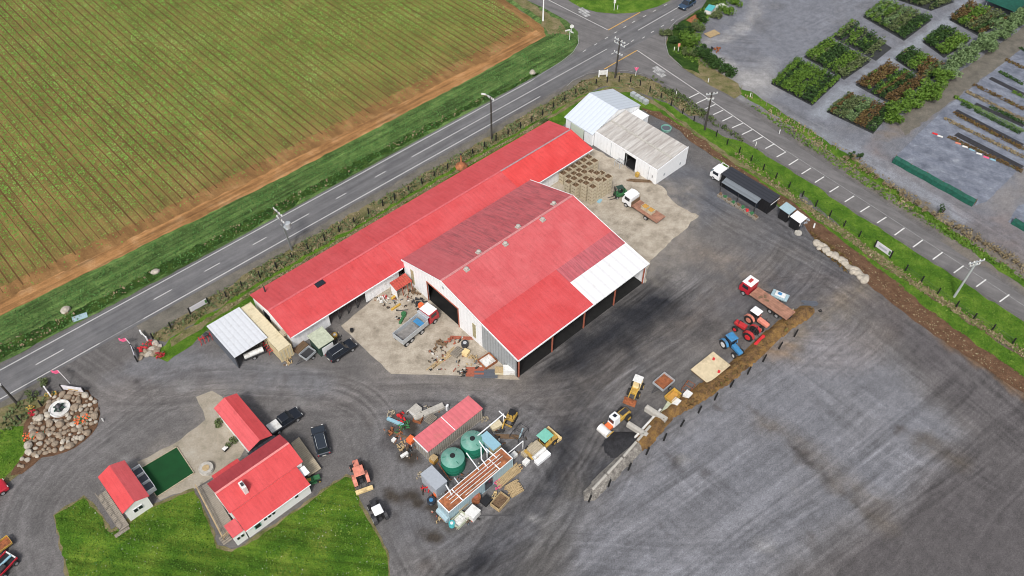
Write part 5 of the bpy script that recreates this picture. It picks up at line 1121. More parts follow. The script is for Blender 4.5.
items = [
 ('box',(416,412.5),(1.4,1.2,.9),.1,'white_plastic','white box with a dirty lid at the top of the scrap area','box','scrap_box','conc_block'),
 ('beam',(429,413),(4.6,.9,.5),-.25,'conc_block','long pale concrete beam lying beyond the pink roofed container','beam','concrete_beam'),
 ('open',(419,418.5),(1.6,1.2,.5),.5,'rust','rusty open crate of scrap behind the pink roofed container','crate','scrap_crate','timber_dark'),
 ('pallet',(431,420),(1.5,1.2,.4),.2,'grey_timber','grey weathered pallet pile beside the pink roofed container','pallet','pallet_pile'),
 ('heap',(401,418),(2.2,1.8,.8),.0,'bright_red','bright red heap of plastic parts in the scrap area','scrap heap','scrap_heap'),
 ('beam',(395.5,422.5),(2.6,.45,.35),-1.2,'sky_blue','pale blue plank shaped float in the scrap area','float','blue_float'),
 ('heap',(403,427),(2.6,1.6,.5),.3,'tractor_green','green heap of netting beside the blue float','netting heap','netting_heap'),
 ('heap',(393,432),(2.8,1.6,.6),-.9,'rust_orange','rusty orange tangle of bars at the left of the scrap area','scrap heap','scrap_heap'),
 ('heap',(391,414),(1.8,1.0,.5),.4,'pale_timber','pale wooden offcuts at the top left of the scrap area','timber heap','timber_heap'),
 ('box',(411,441.5),(1.0,.9,.7),.2,'orange','bright orange red box beside the end of the pink roofed container','box','orange_box','orange'),
 ('box',(394,441),(.6,.5,.4),.2,'white_plastic','small white tub in the scrap area','tub','white_tub','white_plastic'),
 ('planks',(405,437),(4.2,.3,.15),-1.15,'timber_dark','long dark plank lying between scrap heaps','plank','long_plank'),
 ('heap',(402,446),(1.8,1.4,.5),.9,'timber','brown timber offcuts below the orange scrap','timber heap','timber_heap'),
 ('heap',(409,450),(1.2,1.0,.5),.9,'dark_steel','dark lump of steel scrap at the bottom of the scrap area','scrap heap','scrap_heap'),
 ('beam',(404.5,455.5),(1.1,.4,.4),-.1,'white_plastic','short white cylinderlike block on the bare ground','block','white_block'),
 ('beam',(447.5,409.5),(.5,.3,1.0),.4,'white_paint','white upright marker behind the pink roofed container','marker','white_marker'),
 ('box',(434,461.5),(.9,.9,1.0),.2,'ochre_load','orange brown box beside the nearer green tank','box','brown_box','timber'),
 ('heap',(419,476),(1.3,1.0,.4),.3,'pale_timber','pale broken boards left of the grey metal shed','timber heap','timber_heap'),
 ('heap',(428.5,489),(2.2,.8,.9),-.9,'bright_red','row of red and pink gas bottles beside the grey metal shed','gas bottles','gas_bottles'),
 ('drum',(436.5,495.5),(.7,.7,.9),0,'orange','orange drum below the grey metal shed','drum','oil_drum','orange'),
 ('drum',(431.5,502),(1.1,1.1,.6),0,'car_slate','round tub of bright blue liquid below the grey metal shed','tub','round_tub','tractor_blue'),
 ('heap',(440,491),(1.4,1.2,.8),.3,'galv','grey machine parts between the grey metal shed and the container','scrap heap','scrap_heap'),
 ('box',(460.5,505),(1.9,1.6,.8),.05,'pale_timber','square pale plastic crate under the end of the blue container','crate','pale_crate','pale_timber'),
 ('planks',(454,513),(2.6,1.0,.5),.1,'timber','short stack of boards below the blue container','boards','board_stack'),
 ('heap',(441,519),(1.8,1.2,.4),-.1,'timber','sandy broken pallet at the lower left of the clutter','pallet','broken_pallet'),
 ('open',(460,521),(2.0,1.4,.6),.1,'mossy','green grey crate of white rubbish at the bottom of the clutter','crate','rubbish_crate','white_plastic'),
 ('drum',(452,525.5),(.8,.8,.7),0,'teal','teal blue drum at the bottom of the clutter','drum','oil_drum','white_plastic'),
 ('box',(473,515.5),(1.5,1.4,1.1),.15,'white_plastic','white water cube with a rusty patch below the blue container','water cube','water_cube','white_plastic'),
 ('drum',(476,500),(1.3,1.3,1.0),0,'rust','rusty round drum on a black pallet beside the blue container','drum','rusty_drum','brick_red'),
 ('box',(486,502),(1.2,1.1,.5),.1,'black_paint','black box with a white round cap beside the blue container','box','black_box','black_paint'),
 ('open',(500,503),(2.2,1.5,.7),.15,'timber','timber crate filled with dark scrap wood by the pallets','crate','timber_crate','timber_dark'),
 ('heap',(495.5,495.5),(1.2,1.0,.7),.2,'yellow_pale','yellow bag on the ground near the timber crate','bag','yellow_bag'),
 ('heap',(497.5,485),(1.4,1.2,.8),.1,'skin_pink','pink plastic bundle beside the stacked boards','bundle','pink_bundle'),
 ('planks',(508.5,476),(4.2,1.3,.45),.0,'timber','longest stack of weathered boards right of the blue container','boards','board_stack'),
 ('planks',(514,489.5),(2.0,1.8,.5),-.15,'timber','square stack of short boards near the timber crate','boards','board_stack'),
 ('planks',(505,466),(6.5,.35,.2),.08,'timber_dark','single long pole lying along the blue container','pole','timber_pole'),
 ('beam',(494,515.5),(5.0,.08,.08),-.75,'dark_steel','thin dark bar lying on the gravel below the clutter','bar','steel_bar'),
 ('box',(496,427),(1.6,1.0,.6),-.2,'cream','cream metal box beside the pipe frame','box','cream_box','cream'),
 ('heap',(484,420),(1.6,1.0,.6),.4,'pale_timber','pale broken sacks beside the pink roofed container end','sacks','sack_heap'),
 ('frame',(519,435),(2.4,1.4,.9),.2,'dark_steel','dark steel rack on the gravel near the mini excavator','rack','steel_rack'),
 ('beam',(521,434),(1.8,.2,.2),.5,'pale_blue','pale blue bar lying across the dark steel rack','bar','blue_bar'),
 ('planks',(508,437),(3.2,.6,.3),-.8,'timber_dark','mossy dark planks below the dark steel rack','planks','plank_heap'),
 ('box',(514,456.5),(.8,.7,.6),0,'white_plastic','white tub just beyond the right end of the blue container','tub','white_tub','white_plastic'),
 ('box',(526,463.5),(.9,.7,.6),.1,'white_plastic','white tub at the tail of the green roofed machine','tub','white_tub','white_plastic'),
 ('beam',(542.5,459),(2.4,.8,.6),.0,'white_paint','long white box lying beside the green roofed machine','box','long_white_box'),
 ('beam',(529,452),(2.2,1.0,.7),.05,'pale_timber','pale crate behind the green roofed machine','crate','pale_crate'),
 ('heap',(472,478),(3.0,1.2,1.0),.0,'timber_dark','dark scrap between the tanks and the blue container','scrap heap','scrap_heap'),
 ('heap',(458,489),(2.2,1.0,.9),.0,'rust','rusty scrap between the nearer tank and the blue container','scrap heap','scrap_heap'),
 # apron clutter
 ('heap',(382.5,300.5),(2.4,1.6,.8),.1,'white_plastic','white and grey machinery parts by the long shed wall','machine parts','machine_parts'),
 ('heap',(384.5,298),(.9,.7,1.0),.1,'bright_red','red motor on top of the white machinery parts','motor','red_motor'),
 ('beam',(396,307.5),(1.8,.3,.3),.0,'yellow','yellow bar on the apron near the lean-to shelter','bar','yellow_bar'),
 ('beam',(394.5,297.5),(1.2,.4,.3),.1,'yellow','yellow pallet jack head beside the lean-to shelter','tool','yellow_tool'),
 ('beam',(403,310.5),(1.6,.12,.12),-.6,'dark_steel','thin dark axle lying on the apron','axle','steel_axle'),
 ('drum',(404,315.5),(.8,.8,.6),0,'tractor_green','green round drum on the apron beside the tipper truck','drum','green_drum','tractor_green'),
 ('beam',(402,320.5),(1.5,.4,.4),.5,'tractor_green','green roller beside the green drum','roller','green_roller'),
 ('heap',(418,302),(2.6,1.8,.9),-.9,'dark_steel','dark heap of machinery against the end wall of the open shed','scrap heap','scrap_heap'),
 ('drum',(421,306.5),(.9,.9,.5),0,'orange','orange ring drum beside the dark machinery at the shed wall','drum','orange_drum','orange'),
 ('heap',(414,293),(2.4,1.2,1.0),-.8,'timber_dark','brown timber heap beside the lean-to shelter','timber heap','timber_heap'),
 ('heap',(440,346),(3.2,2.0,.8),-.3,'timber_dark','dark brown stump heap on the apron','stump heap','stump_heap'),
 ('heap',(450,343),(2.0,1.6,1.0),.3,'brick_red','rusty red machinery beside the brown stump heap','machine parts','machine_parts'),
 ('planks',(444.5,358),(6.0,.9,.2),.05,'timber','loose long boards fanned out on the apron','boards','board_fan'),
 ('planks',(461,338),(3.6,.6,.2),-.85,'brick_red','reddish planks lying toward the shed doorway','planks','plank_heap'),
 ('drum',(465,345.5),(1.1,1.1,.7),0,'dark_steel','dark round drum near the end wall of the open shed','drum','dark_drum','galv'),
 ('box',(466,354.5),(1.0,.9,.7),.3,'yellow_pale','yellow cream box among timber near the open shed','box','cream_box','yellow_pale'),
 ('pallet',(457,353.5),(1.6,1.3,.5),.2,'grey_timber','grey pallet pile among the apron clutter','pallet','pallet_pile'),
 ('heap',(472,361),(2.2,1.6,.8),.1,'timber','brown timber pile at the apron edge','timber heap','timber_heap'),
 ('open',(487.5,362),(2.2,2.0,.5),-.05,'rust_orange','rusty orange tray of parts beside the grey corrugated wall','tray','rusty_tray','white_plastic'),
 ('sheet',(475,372),(2.6,1.7,.1),-.75,'brick_red','rusty brown steel sheet on the gravel','sheet','steel_sheet'),
 ('sheet',(486,374),(3.4,1.6,.1),-.75,'dark_grey_sheet','dark grey mesh sheet on the gravel','sheet','mesh_sheet'),
 ('box',(500.5,372),(1.6,1.1,.5),-.8,'cream','open cream box at the corner of the open shed','box','cream_box','timber'),
 ('box',(509.5,372.5),(1.8,1.1,1.1),-.75,'white_plastic','white freezer box at the corner of the open shed','freezer','white_freezer','white_plastic'),
 ('heap',(463,373),(1.5,1.0,.5),.3,'black_paint','black coil of hose on the gravel by the apron','hose','hose_coil'),
 ('drum',(352,331.5),(.5,.5,.6),0,'black_paint','small black drum on the apron beside the black wagon','drum','black_drum','black_paint'),
 ('heap',(337,339.5),(1.8,1.2,.7),.1,'dark_steel','dark parts between the cabin and the black wagon','machine parts','machine_parts'),
 ('drum',(335,337.5),(.9,.9,.7),0,'yellow','yellow drum beside the mossy roofed cabin','drum','yellow_drum','white_plastic'),
 ('pallet',(301,348.5),(2.2,1.2,.4),.2,'timber_dark','dark pallet pile behind the small pale trailer','pallet','pallet_pile'),
 ('heap',(290,361),(1.6,1.2,.5),.5,'timber','timber offcuts beside the end of the cream container','timber heap','timber_heap'),
 ('heap',(262,344.5),(1.8,1.3,.8),.5,'grey_timber','grey bundle at the mouth of the carport','bundle','grey_bundle'),
 # bay by the soil bank
 ('frame',(688,389),(1.8,1.2,.6),.2,'rust','rusty steel cage beside the soil bank','cage','steel_cage'),
 ('box',(675.5,404.5),(1.1,1.0,.8),.1,'white_plastic','white cube beside the yellow skip, nearer one','cube','water_cube','white_plastic'),
 ('box',(687,397),(1.1,1.0,.8),.1,'white_plastic','white cube against the soil bank, farther one','cube','water_cube','white_plastic'),
 ('beam',(665,411),(3.4,.7,.4),.25,'mossy','mossy green beam below the yellow skip','beam','mossy_beam'),
 ('beam',(655.5,416),(3.4,.7,.9),head((648,411.5),(663,421))-A,'conc_block','upper of two pale concrete bay walls','bay wall','bay_wall'),
 ('beam',(637,431.5),(3.2,.6,.8),head((630,427),(645,436.5))-A,'conc_block','lower of two pale concrete bay walls beside the dark gravel heap','bay wall','bay_wall'),
 ('beam',(737,367),(7.5,.16,.16),.1,'white_plastic','long pale pole lying along the top of the soil bank','pole','pale_pole'),
 ('beam',(645,427),(7.5,.3,.3),.1,'white_plastic','long white rail leaning along the bay edge','rail','white_rail'),
 ('beam',(789,320),(5.0,.18,.18),.35,'pale_timber','bleached log at the far tip of the soil bank','log','bleached_log'),
 ('heap',(769,308),(1.0,.8,.3),.3,'dark_steel','small dark drawbar lying behind the long truck','drawbar','loose_drawbar'),
 ('planks',(810,303.5),(2.6,1.0,.2),-.8,'dark_grey_sheet','dark flat sheets beyond the tip of the soil bank','sheets','dark_sheets'),
 ('heap',(820,311),(.8,.6,.3),0,'black_paint','small black tyre heap beyond the soil bank','tyres','tyre_heap'),
 # nursery edge
 ('pallet',(712,34.5),(3.0,1.9,.3),-.15,'timber','pale timber pallet stack on the nursery gravel','pallet','pallet_pile'),
 ('heap',(717,50.5),(2.2,1.6,.9),.3,'rust','rusty brown machine heap on the nursery gravel','scrap heap','scrap_heap'),
 ('heap',(711.5,49.5),(1.0,.8,.8),.3,'black_paint','black lump beside the rusty brown heap','scrap heap','scrap_heap'),
 ('sheet',(719,7.5),(4.0,2.4,.2),-.3,'white_plastic','white sheet spread on the bank beyond the hedge','sheet','white_sheet'),
 ('box',(709.5,12),(2.6,1.6,1.0),.3,'white_plastic','white and teal box shelter on the bank beyond the hedge','shelter','teal_shelter','teal'),
 ('sheet',(697,17.5),(5.5,2.0,.2),.05,'rust_orange','rusty brown sheet on the roadside bank','sheet','rusty_sheet'),
 ('box',(801,217.5),(.5,.5,.6),0,'white_plastic','small white tub beside the white roofed kiosk','tub','white_tub','white_plastic'),
 ('heap',(806.5,222),(1.6,1.0,.5),0,'box_grey','grey bags beside the white roofed kiosk','bags','grey_bags'),
 ('drum',(798,233.5),(1.2,1.2,.3),0,'conc_block','round pale concrete lid on the gravel by the kiosks','lid','concrete_lid','conc_block'),
 ('beam',(814,226.5),(1.0,.25,.3),.4,'white_plastic','white kerb block in the mulch beside the kiosks','block','white_block'),
 ('frame',(722.5,171.5),(1.2,1.4,1.3),0,'white_paint','white tow frame at the near end of the black stall','frame','tow_frame'),
 ('box',(599.5,201.5),(1.0,.6,.15),.3,'sky_blue','pale blue sheet scrap beside the stacked bins','sheet','blue_scrap','sky_blue'),
 ('planks',(640,181.5),(4.2,.5,.4),-.8,'timber_dark','dark plank bench along the wall of the grey roofed shed','planks','plank_bench'),
 ('box',(637,176.5),(.6,.6,.8),0,'yellow','small yellow box by the wall of the grey roofed shed','box','yellow_box','yellow'),
 ('frame',(619,166),(1.2,1.2,1.2),0,'galv','grey pipe rack beside the dark doorway of the grey roofed shed','rack','pipe_rack'),
 ('box',(239,424),(.7,.7,.7),0,'rust','rusty brown brazier behind the front wing of the house','brazier','rusty_brazier','rust'),
 ('drum',(207,470),(1.9,1.9,.6),0,'conc_block','round spa tub cover beside the house entry','spa','spa_tub','timber'),
 ('box',(226,450),(.7,.5,.5),.2,'black_paint','black barbecue beside the red entry roof','barbecue','barbecue','white_plastic'),
 ('drum',(313,471),(.6,.6,.3),0,'conc_block','pale round pot beside the right deck of the house','pot','garden_pot','conc_block'),
 ('planks',(299,479.5),(1.2,.6,.1),0,'pale_timber','pale step below the white porch cover','step','porch_step'),
]
for it in items:
    kind, px_, sz, rot, m_, lab, cat, nm = it[:8]; clutter(kind, px_, sz, rot, m_, lab, cat, nm, m2=it[8] if len(it) > 8 else None)
# tall machinery silhouettes: rusty red hopper behind the long shed
q = P(461.5,168); t = thing('rusty_buoy', 'rusty orange cone shaped buoy with a tall stem standing behind the long shed', 'buoy', q)
MB().lathe([(.9,0),(1.15,.35),(.95,.8),(.3,1.3),(.16,1.5),(.12,3.1),(0,3.12)],16).build('body', M['rust_orange'], t, smooth=True); MB().lathe([(.2,3.1),(.2,3.3),(0,3.32)],8).build('cap', M['dark_steel'], t)

# ---- stacked wooden bins
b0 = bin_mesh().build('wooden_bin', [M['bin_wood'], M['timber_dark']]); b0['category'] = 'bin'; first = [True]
def put_bin(x, y, z, label, grp):
    o = b0 if first[0] else b0.copy()
    if not first[0]: C.objects.link(o)
    first[0] = False; o.location = (x,y,z); o.rotation_euler = (0,0,A+random.uniform(-.04,.04)); o['label'] = label; o['group'] = grp
gA = UV(P(562,182)); gB = UV(P(580,196.5))
for i in range(6):
    for j in range(2):
        for k in range(3): put_bin(*W(gA[0]+.1+i*1.3, gA[1]+.1+j*1.4, k*.75), 'wooden bin in the double row of stacked bins against the long shed', 'bins stacked against the long shed')
for j, (n, off) in enumerate(((4,-.3),(4,0),(4,1.0),(4,1.2))):
    for i in range(n):
        for k in range((4,4,5,5)[j]+(1 if (i+j) % 5 == 4 else 0)): put_bin(*W(gB[0]-.8+off+i*1.3, gB[1]-1.9+j*1.42, k*.75), 'wooden bin in the taller block of stacked bins on the open apron', 'bins stacked in a block on the apron')

LIT = None
def litter(polys, dens, s_, label, seed):
    r = np.random.default_rng(seed); m, N, L, B = NT('litter_mix'); tc = N.new('ShaderNodeTexCoord'); n = N.new('ShaderNodeTexWhiteNoise'); vm = N.new('ShaderNodeVectorMath'); vm.operation = 'SNAP'; vm.inputs[1].default_value = (.4,.4,.4); L.new(tc.outputs['Object'], vm.inputs[0]); L.new(vm.outputs[0], n.inputs['Vector'])
    rr = ramp(N, [(0,(.03,.028,.025)),(.25,(.12,.08,.05)),(.45,(.35,.30,.23)),(.6,(.22,.09,.05)),(.75,(.55,.53,.5)),(.88,(.10,.12,.14)),(.95,(.45,.12,.08))]); rr.color_ramp.interpolation = 'CONSTANT'; L.new(n.outputs['Value'], rr.inputs['Fac']); L.new(rr.outputs['Color'], B.inputs['Base Color']); B.inputs['Roughness'].default_value = .8
    V = []; 
    for px in polys:
        w_ = Wp(px); xs = [p[0] for p in w_]; ys = [p[1] for p in w_]; n_ = int((max(xs)-min(xs))*(max(ys)-min(ys))*dens); x = r.uniform(min(xs),max(xs),n_); y = r.uniform(min(ys),max(ys),n_); k = inside(x, y, w_) & (vnoise(x/1.3, y/1.3, seed) > .5)
        for a, b in zip(x[k], y[k]):
            l = s_*(.3+r.random()*1.6); w2 = s_*(.15+r.random()*.5); t = r.random()*6.28; c, q = cos(t), sin(t); z0, z1 = .03, .05+r.random()*.22
            for zz in (z0, z1): V += [(a+i*l*c-j*w2*q, b+i*l*q+j*w2*c, zz) for i, j in ((-1,-1),(1,-1),(1,1),(-1,1))]
    nb = len(V)//8; base = np.array([(4,5,6,7),(0,1,5,4),(1,2,6,5),(2,3,7,6),(3,0,4,7)]); Fq = (np.arange(nb)[:,None,None]*8+base[None]).reshape(-1,4)
    tag(fastmesh('scrap_litter', V, Fq, m), label, 'litter', None, 'stuff')
litter([[(383,415),(402,405),(412,432),(423,450),(415,462),(396,448)],[(405,410),(440,402),(447,412),(415,430)],[(420,490),(440,480),(462,512),(480,520),(450,532),(425,510)],[(452,480),(500,446),(504,452),(458,490)],[(478,505),(520,470),(545,455),(560,440),(550,430),(520,470)],[(480,420),(505,428),(530,440),(515,455),(490,430)]], 3.2, .22, 'small mixed scrap and offcuts littering the yard around the tanks', 5)
litter([[(370,300),(400,284),(418,296),(440,318),(430,330),(400,325)],[(430,345),(460,335),(520,378),(455,376),(425,372)],[(330,335),(345,330),(340,345),(325,348)],[(285,350),(320,345),(310,362),(285,366)]], 1.6, .2, 'small scraps and offcuts scattered over the concrete apron', 6)
# ------------------------------------------------------------ soil bank, bay, posts, boulders
def mound(name, pts, half, h, m, seed=1, step=.35, label=None, kind='structure', cover=None):
    pa = smooth_path(Wp(pts), 8); xs = [p[0] for p in pa]; ys = [p[1] for p in pa]
    ax = np.arange(min(xs)-half-1, max(xs)+half+1, step); ay = np.arange(min(ys)-half-1, max(ys)+half+1, step); mx_, my_ = np.meshgrid(ax, ay); sh_ = mx_.shape; x = mx_.ravel(); y = my_.ravel()
    d, S, T = polydist(x, y, pa); hw_ = half*(.75+.6*(vnoise(x/1.7, y/1.7, seed)-.2)); f = np.clip(1-d/hw_, 0, 1); z = h*(f**.8)*(.6+.8*vnoise(x/1.1, y/1.1, seed+1))
    ix = np.arange(x.size).reshape(sh_); q = np.stack([ix[:-1,:-1], ix[:-1,1:], ix[1:,1:], ix[1:,:-1]], -1).reshape(-1,4); keep = (f[q] > 0).any(1); q = q[keep]
    used = np.unique(q); remap = np.zeros(x.size, int); remap[used] = np.arange(used.size); z = np.where(f > 0, z+.04, -.02)
    o = fastmesh(name, np.stack([x,y,z],-1)[used], remap[q], m)
    o['kind'] = kind; return o
BANKM = ground_mat('bank_soil', [(.25,(.06,.035,.02)),(.45,(.16,.095,.045)),(.6,(.26,.15,.05)),(.8,(.36,.28,.17))], .8, 6, .5, 1, .15)
mound('soil_bank', [(655,428),(668,413),(690,400),(712,385),(735,369),(757,349),(775,333),(790,322),(806,311)], 1.15, .75, BANKM, 5)
mound('soil_bank', [(640,444),(652,430)], 1.2, .6, BANKM, 8)
mound('soil_bank', [(590,495),(604,480),(622,462),(638,446)], .9, .6, ground_mat('rubble', [(.3,(.12,.11,.10)),(.6,(.3,.28,.25)),(.8,(.45,.43,.4))], 1.5, 6, .4, 1, .15), 9)
mound('dark_gravel_heap', [(615,446),(622,441),(629,440)], 1.6, .55, ground_mat('dark_grit', [(.3,(.02,.02,.022)),(.8,(.05,.05,.055))], 1, 8, .4, .6, .08), 12)
for i, (a, b) in enumerate((((592,492),(606,477)),((607,476),(622,460)),((623,459),(636,444)),((637,443),(650,428)))):
    p, q = P(*a), P(*b); tag(MB().box(0,0,0,hypot(q[0]-p[0],q[1]-p[1])-.1,.35,.75).box(0,0,.75,hypot(q[0]-p[0],q[1]-p[1])-.3,.2,.05).build('retaining_block', M['conc_block'], None, loc=((p[0]+q[0])/2,(p[1]+q[1])/2,0), rz=atan2(q[1]-p[1],q[0]-p[0]), bevel=.03), 'pale concrete retaining block along the lower edge of the bay', 'retaining block', 'retaining blocks along the bay edge')
def postobj(p, h, r=.1, lean=(0,0), label='', grp='', cat='post', name='fence_post', m='post_black'):
    mb = MB(); mb.cyl((0,0,0),(lean[0],lean[1],h),r,r*.92,n=8); mb.lathe([(r*.9,h),(0,h+.06)],8,lean)
    return tag(mb.build(name, M[m], None, loc=p), label, cat, grp)
bp_ = [(45,556),(92,520),(140,480),(183,443),(225,409),(266,375),(308,343),(347,312),(385,281),(426,250),(463,220),(501,189),(538,160)]
pr0 = None
for x, y in bp_:
    p = P(x/2.4+570, y/2.4+270); lx_ = .25+random.uniform(-.1,.15)
    if pr0 is None: pr0 = postobj(p, 1.5, .13, (lx_,.1), 'black post in the leaning row along the foot of the soil bank', 'black posts along the soil bank')
    else: o = pr0.copy(); C.objects.link(o); o.location = p; o.rotation_euler = (0,0,random.uniform(-.3,.3))
run = [(20.3,421),(42,406),(153,338.6),(171.4,328.8),(226.6,297.6),(242.4,287.5),(260,277.5),(276.5,268.3),(292,258.7),(308,249.7),(324.7,240.7),(339.3,232),(354.2,223),(368.8,214.5),(383,206.2),(394.7,199.5),(408.6,191.6),(422,184.4),(434.4,176.8),(447.8,169.2),(472.5,155),(484.4,148),(496,141),(508,134.5),(520.3,128),(531.7,121.7),(542.5,115.3),(553.4,108),(564.5,101),(575.5,94.7),(596,84.5),(607,82.5),(619,81.8),(630.3,82),(640,85.8),(649.6,92),(660.8,99),(671,106),(682.4,113.7),(693.8,121.3),(704.5,129),(716,136.6),(726.9,144.5),(739,153),(751,161),(763,170),(775.7,178.5),(788.7,187.7),(802,196.8),(815.5,206.4),(829.3,216.8),(843.6,226.5),(858.8,236.9),(905,271),(921,282),(937.5,293.8),(955.8,307),(973.7,318.6),(991.9,330.3),(1012.3,343.4)]
pf = None
for x, y in run:
    if pf is None: pf = postobj(P(x,y), 1.35, .12, (.02,0), 'black timber post in the boundary fence along the roads', 'black fence posts along the roads')
    else: o = pf.copy(); C.objects.link(o); o.location = P(x,y); o.scale = (1,1,random.uniform(.9,1.1))
for seg_, lab in ((run[3:5],'wire fence strand beside the carport'),(run[5:30],'wire fence strands along the highway'),(run[30:53],'wire fence strands along the parking side of the side road'),(run[53:],'wire fence strands along the lower side road')):
    mb = MB()
    for a, b in zip(seg_[:-1], seg_[1:]):
        for z in (.5,1.0): p, q = P(*a), P(*b); mb.cyl((p[0],p[1],z),(q[0],q[1],z),.018,n=4)
    tag(mb.build('fence_wire', M['dark_steel']), lab, 'fence wire')
# timber rail along upper fence
RK = []
def rock_mesh(seed, m):
    r = np.random.default_rng(seed); import bmesh
    bm = bmesh.new(); bmesh.ops.create_icosphere(bm, subdivisions=2, radius=.5)
    k = r.normal(size=(5,3)); 
    for v in bm.verts:
        c = v.co; n_ = sum(.09*sin(3.2*(c.x*a+c.y*b+c.z*g_)+a*5) for a, b, g_ in k); v.co = c*(1+n_)
        v.co.x *= 1.15; v.co.z = max(v.co.z*.85, -.22)
    me = bpy.data.meshes.new('boulder'); bm.to_mesh(me); bm.free(); me.materials.append(m); return me
rocks = [rock_mesh(i, M['rock'] if i % 3 else M['rock_pale']) for i in range(9)]; pal = [rock_mesh(40+i, M['rock_pale']) for i in range(5)]
def boulder(p, s, ms, label, grp):
    o = bpy.data.objects.new('boulder', random.choice(ms)); C.objects.link(o); o.location = (p[0],p[1],p[2]+.2*s); o.scale = (s*R(.8,1.25),s*R(.8,1.2),s*R(.75,1.05)); o.rotation_euler = (0,0,R(0,6.28)); tag(o, label, 'boulder', grp)
gpoly = [(30,424),(36,414),(46,408),(52,398),(66,392),(86,392),(95,401),(98,412),(96,424),(84,438),(66,449),(40,455),(22,470),(16,466),(28,450)]
sheet('rock_garden_bed', [(24,424),(34,410),(44,406),(50,397),(64,390),(88,390),(97,400),(100,414),(97,427),(85,441),(66,452),(42,458),(22,474),(10,476),(26,450)], .052, MULCH, .2)
gw_ = Wp(gpoly); cx_ = [p[0] for p in gw_]; cy_ = [p[1] for p in gw_]; placed = []; fpt = P(60.4,409.5)
for _ in range(4000):
    x, y = R(min(cx_), max(cx_)), R(min(cy_), max(cy_)); s = R(.55,1.15) if random.random() < .6 else R(.4,.7)
    if not inside(np.array([x]), np.array([y]), gw_)[0] or hypot(x-fpt[0], y-fpt[1]) < 1.65: continue
    if any(hypot(x-a, y-b) < (s+c)*.43 for a, b, c in placed): continue
    placed.append((x,y,s))
    if len(placed) > 125: break
for x, y, s in placed: boulder((x,y,.02), s, rocks, 'brown boulder in the rock garden around the round white basin', 'boulders of the rock garden')
for x, y in ((485,392),(497,398),(492,408),(508,404),(520,418),(533,434),(528,424),(548,436),(562,446),(556,438),(580,458),(592,470),(586,464),(606,482),(618,490),(630,494),(624,502),(644,508),(656,526),(668,530),(660,518)):
    boulder(P(x/3.84+690, y/3.84+140+2), R(.9,1.35), pal, 'pale boulder in the line edging the gravel yard', 'pale boulders edging the yard')
for x, y in ((255,395),(268,372),(300,380),(325,365),(352,370),(300,350),(378,350),(345,350),(322,340),(395,325),(412,300),(385,290),(368,310),(370,275),(350,325)):
    boulder(P(x/8.227+110, y/8.227+310), R(.6,.95), rocks, 'boulder behind the small entrance sign near the highway', 'boulders at the small entrance sign')
for x, y in ((1,472),(650,113),(668,92)): pass
# fountain basin
t = thing('round_basin', 'round white basin with a dark sculpture in the middle of the rock garden', 'fountain', fpt)
MB().lathe([(1.42,0),(1.46,.4),(1.3,.42),(1.2,.28),(.6,.24),(0,.24)],32).build('basin', M['white_plastic'], t, smooth=True)
MB().lathe([(.6,.2),(.55,.5),(.3,.7),(.4,.95),(.15,1.2),(0,1.25)],12).build('pedestal', M['dark_steel'], t, smooth=True)
for k in range(6): a = k*1.05; MB().box(.5*cos(a),.5*sin(a),.5,.7,.2,.25,a,.5,.5).build('petal', M['dark_green'], t)
def flowers(px_, w_, l_, m_, label, hd=0, n=70, name='flower_bed'):
    t = thing(name, label, 'flowers', P(*px_), hd); mb = MB(); mg = MB()
    for _ in range(n):
        x, y = R(-l_/2,l_/2), R(-w_/2,w_/2); z = R(.15,.6); s_ = R(.08,.17); a = R(0,6.3)
        (mb if random.random() < .75 else mg).quad((x-s_*cos(a),y-s_*sin(a),z),(x+s_*sin(a),y-s_*cos(a),z+R(-.05,.1)),(x+s_*cos(a),y+s_*sin(a),z+R(-.03,.1)),(x-s_*sin(a),y+s_*cos(a),z))
    mb.build('petals', M[m_], t); mg.build('leaves', M['tractor_green'], t)
flowers((82.5,420.5),1.5,2.0,'orange','orange red flower clump among the boulders, nearer the driveway',.6,110)
flowers((34,437.5),1.1,2.8,'orange','orange red flower row at the lawn side of the rock garden',.1,110)
flowers((146.5,347.5),1.1,2.4,'bright_red','bright red flower bed behind the small entrance sign',A,90)
flowers((160.5,356),1.0,1.3,'truck_red','dark red flower clump at the end of the boulders by the entrance',.3,60)
flowers((33,414),.9,1.0,'truck_red','dark maroon shrub beside the rock garden fence',.3,50)
flowers((31,409.5),.7,.9,'yellow','yellow flower tuft beside the rock garden fence',.3,40)
flowers((51.5,395),.6,1.6,'yellow','yellow flowers in front of the large entrance sign',.3,40)
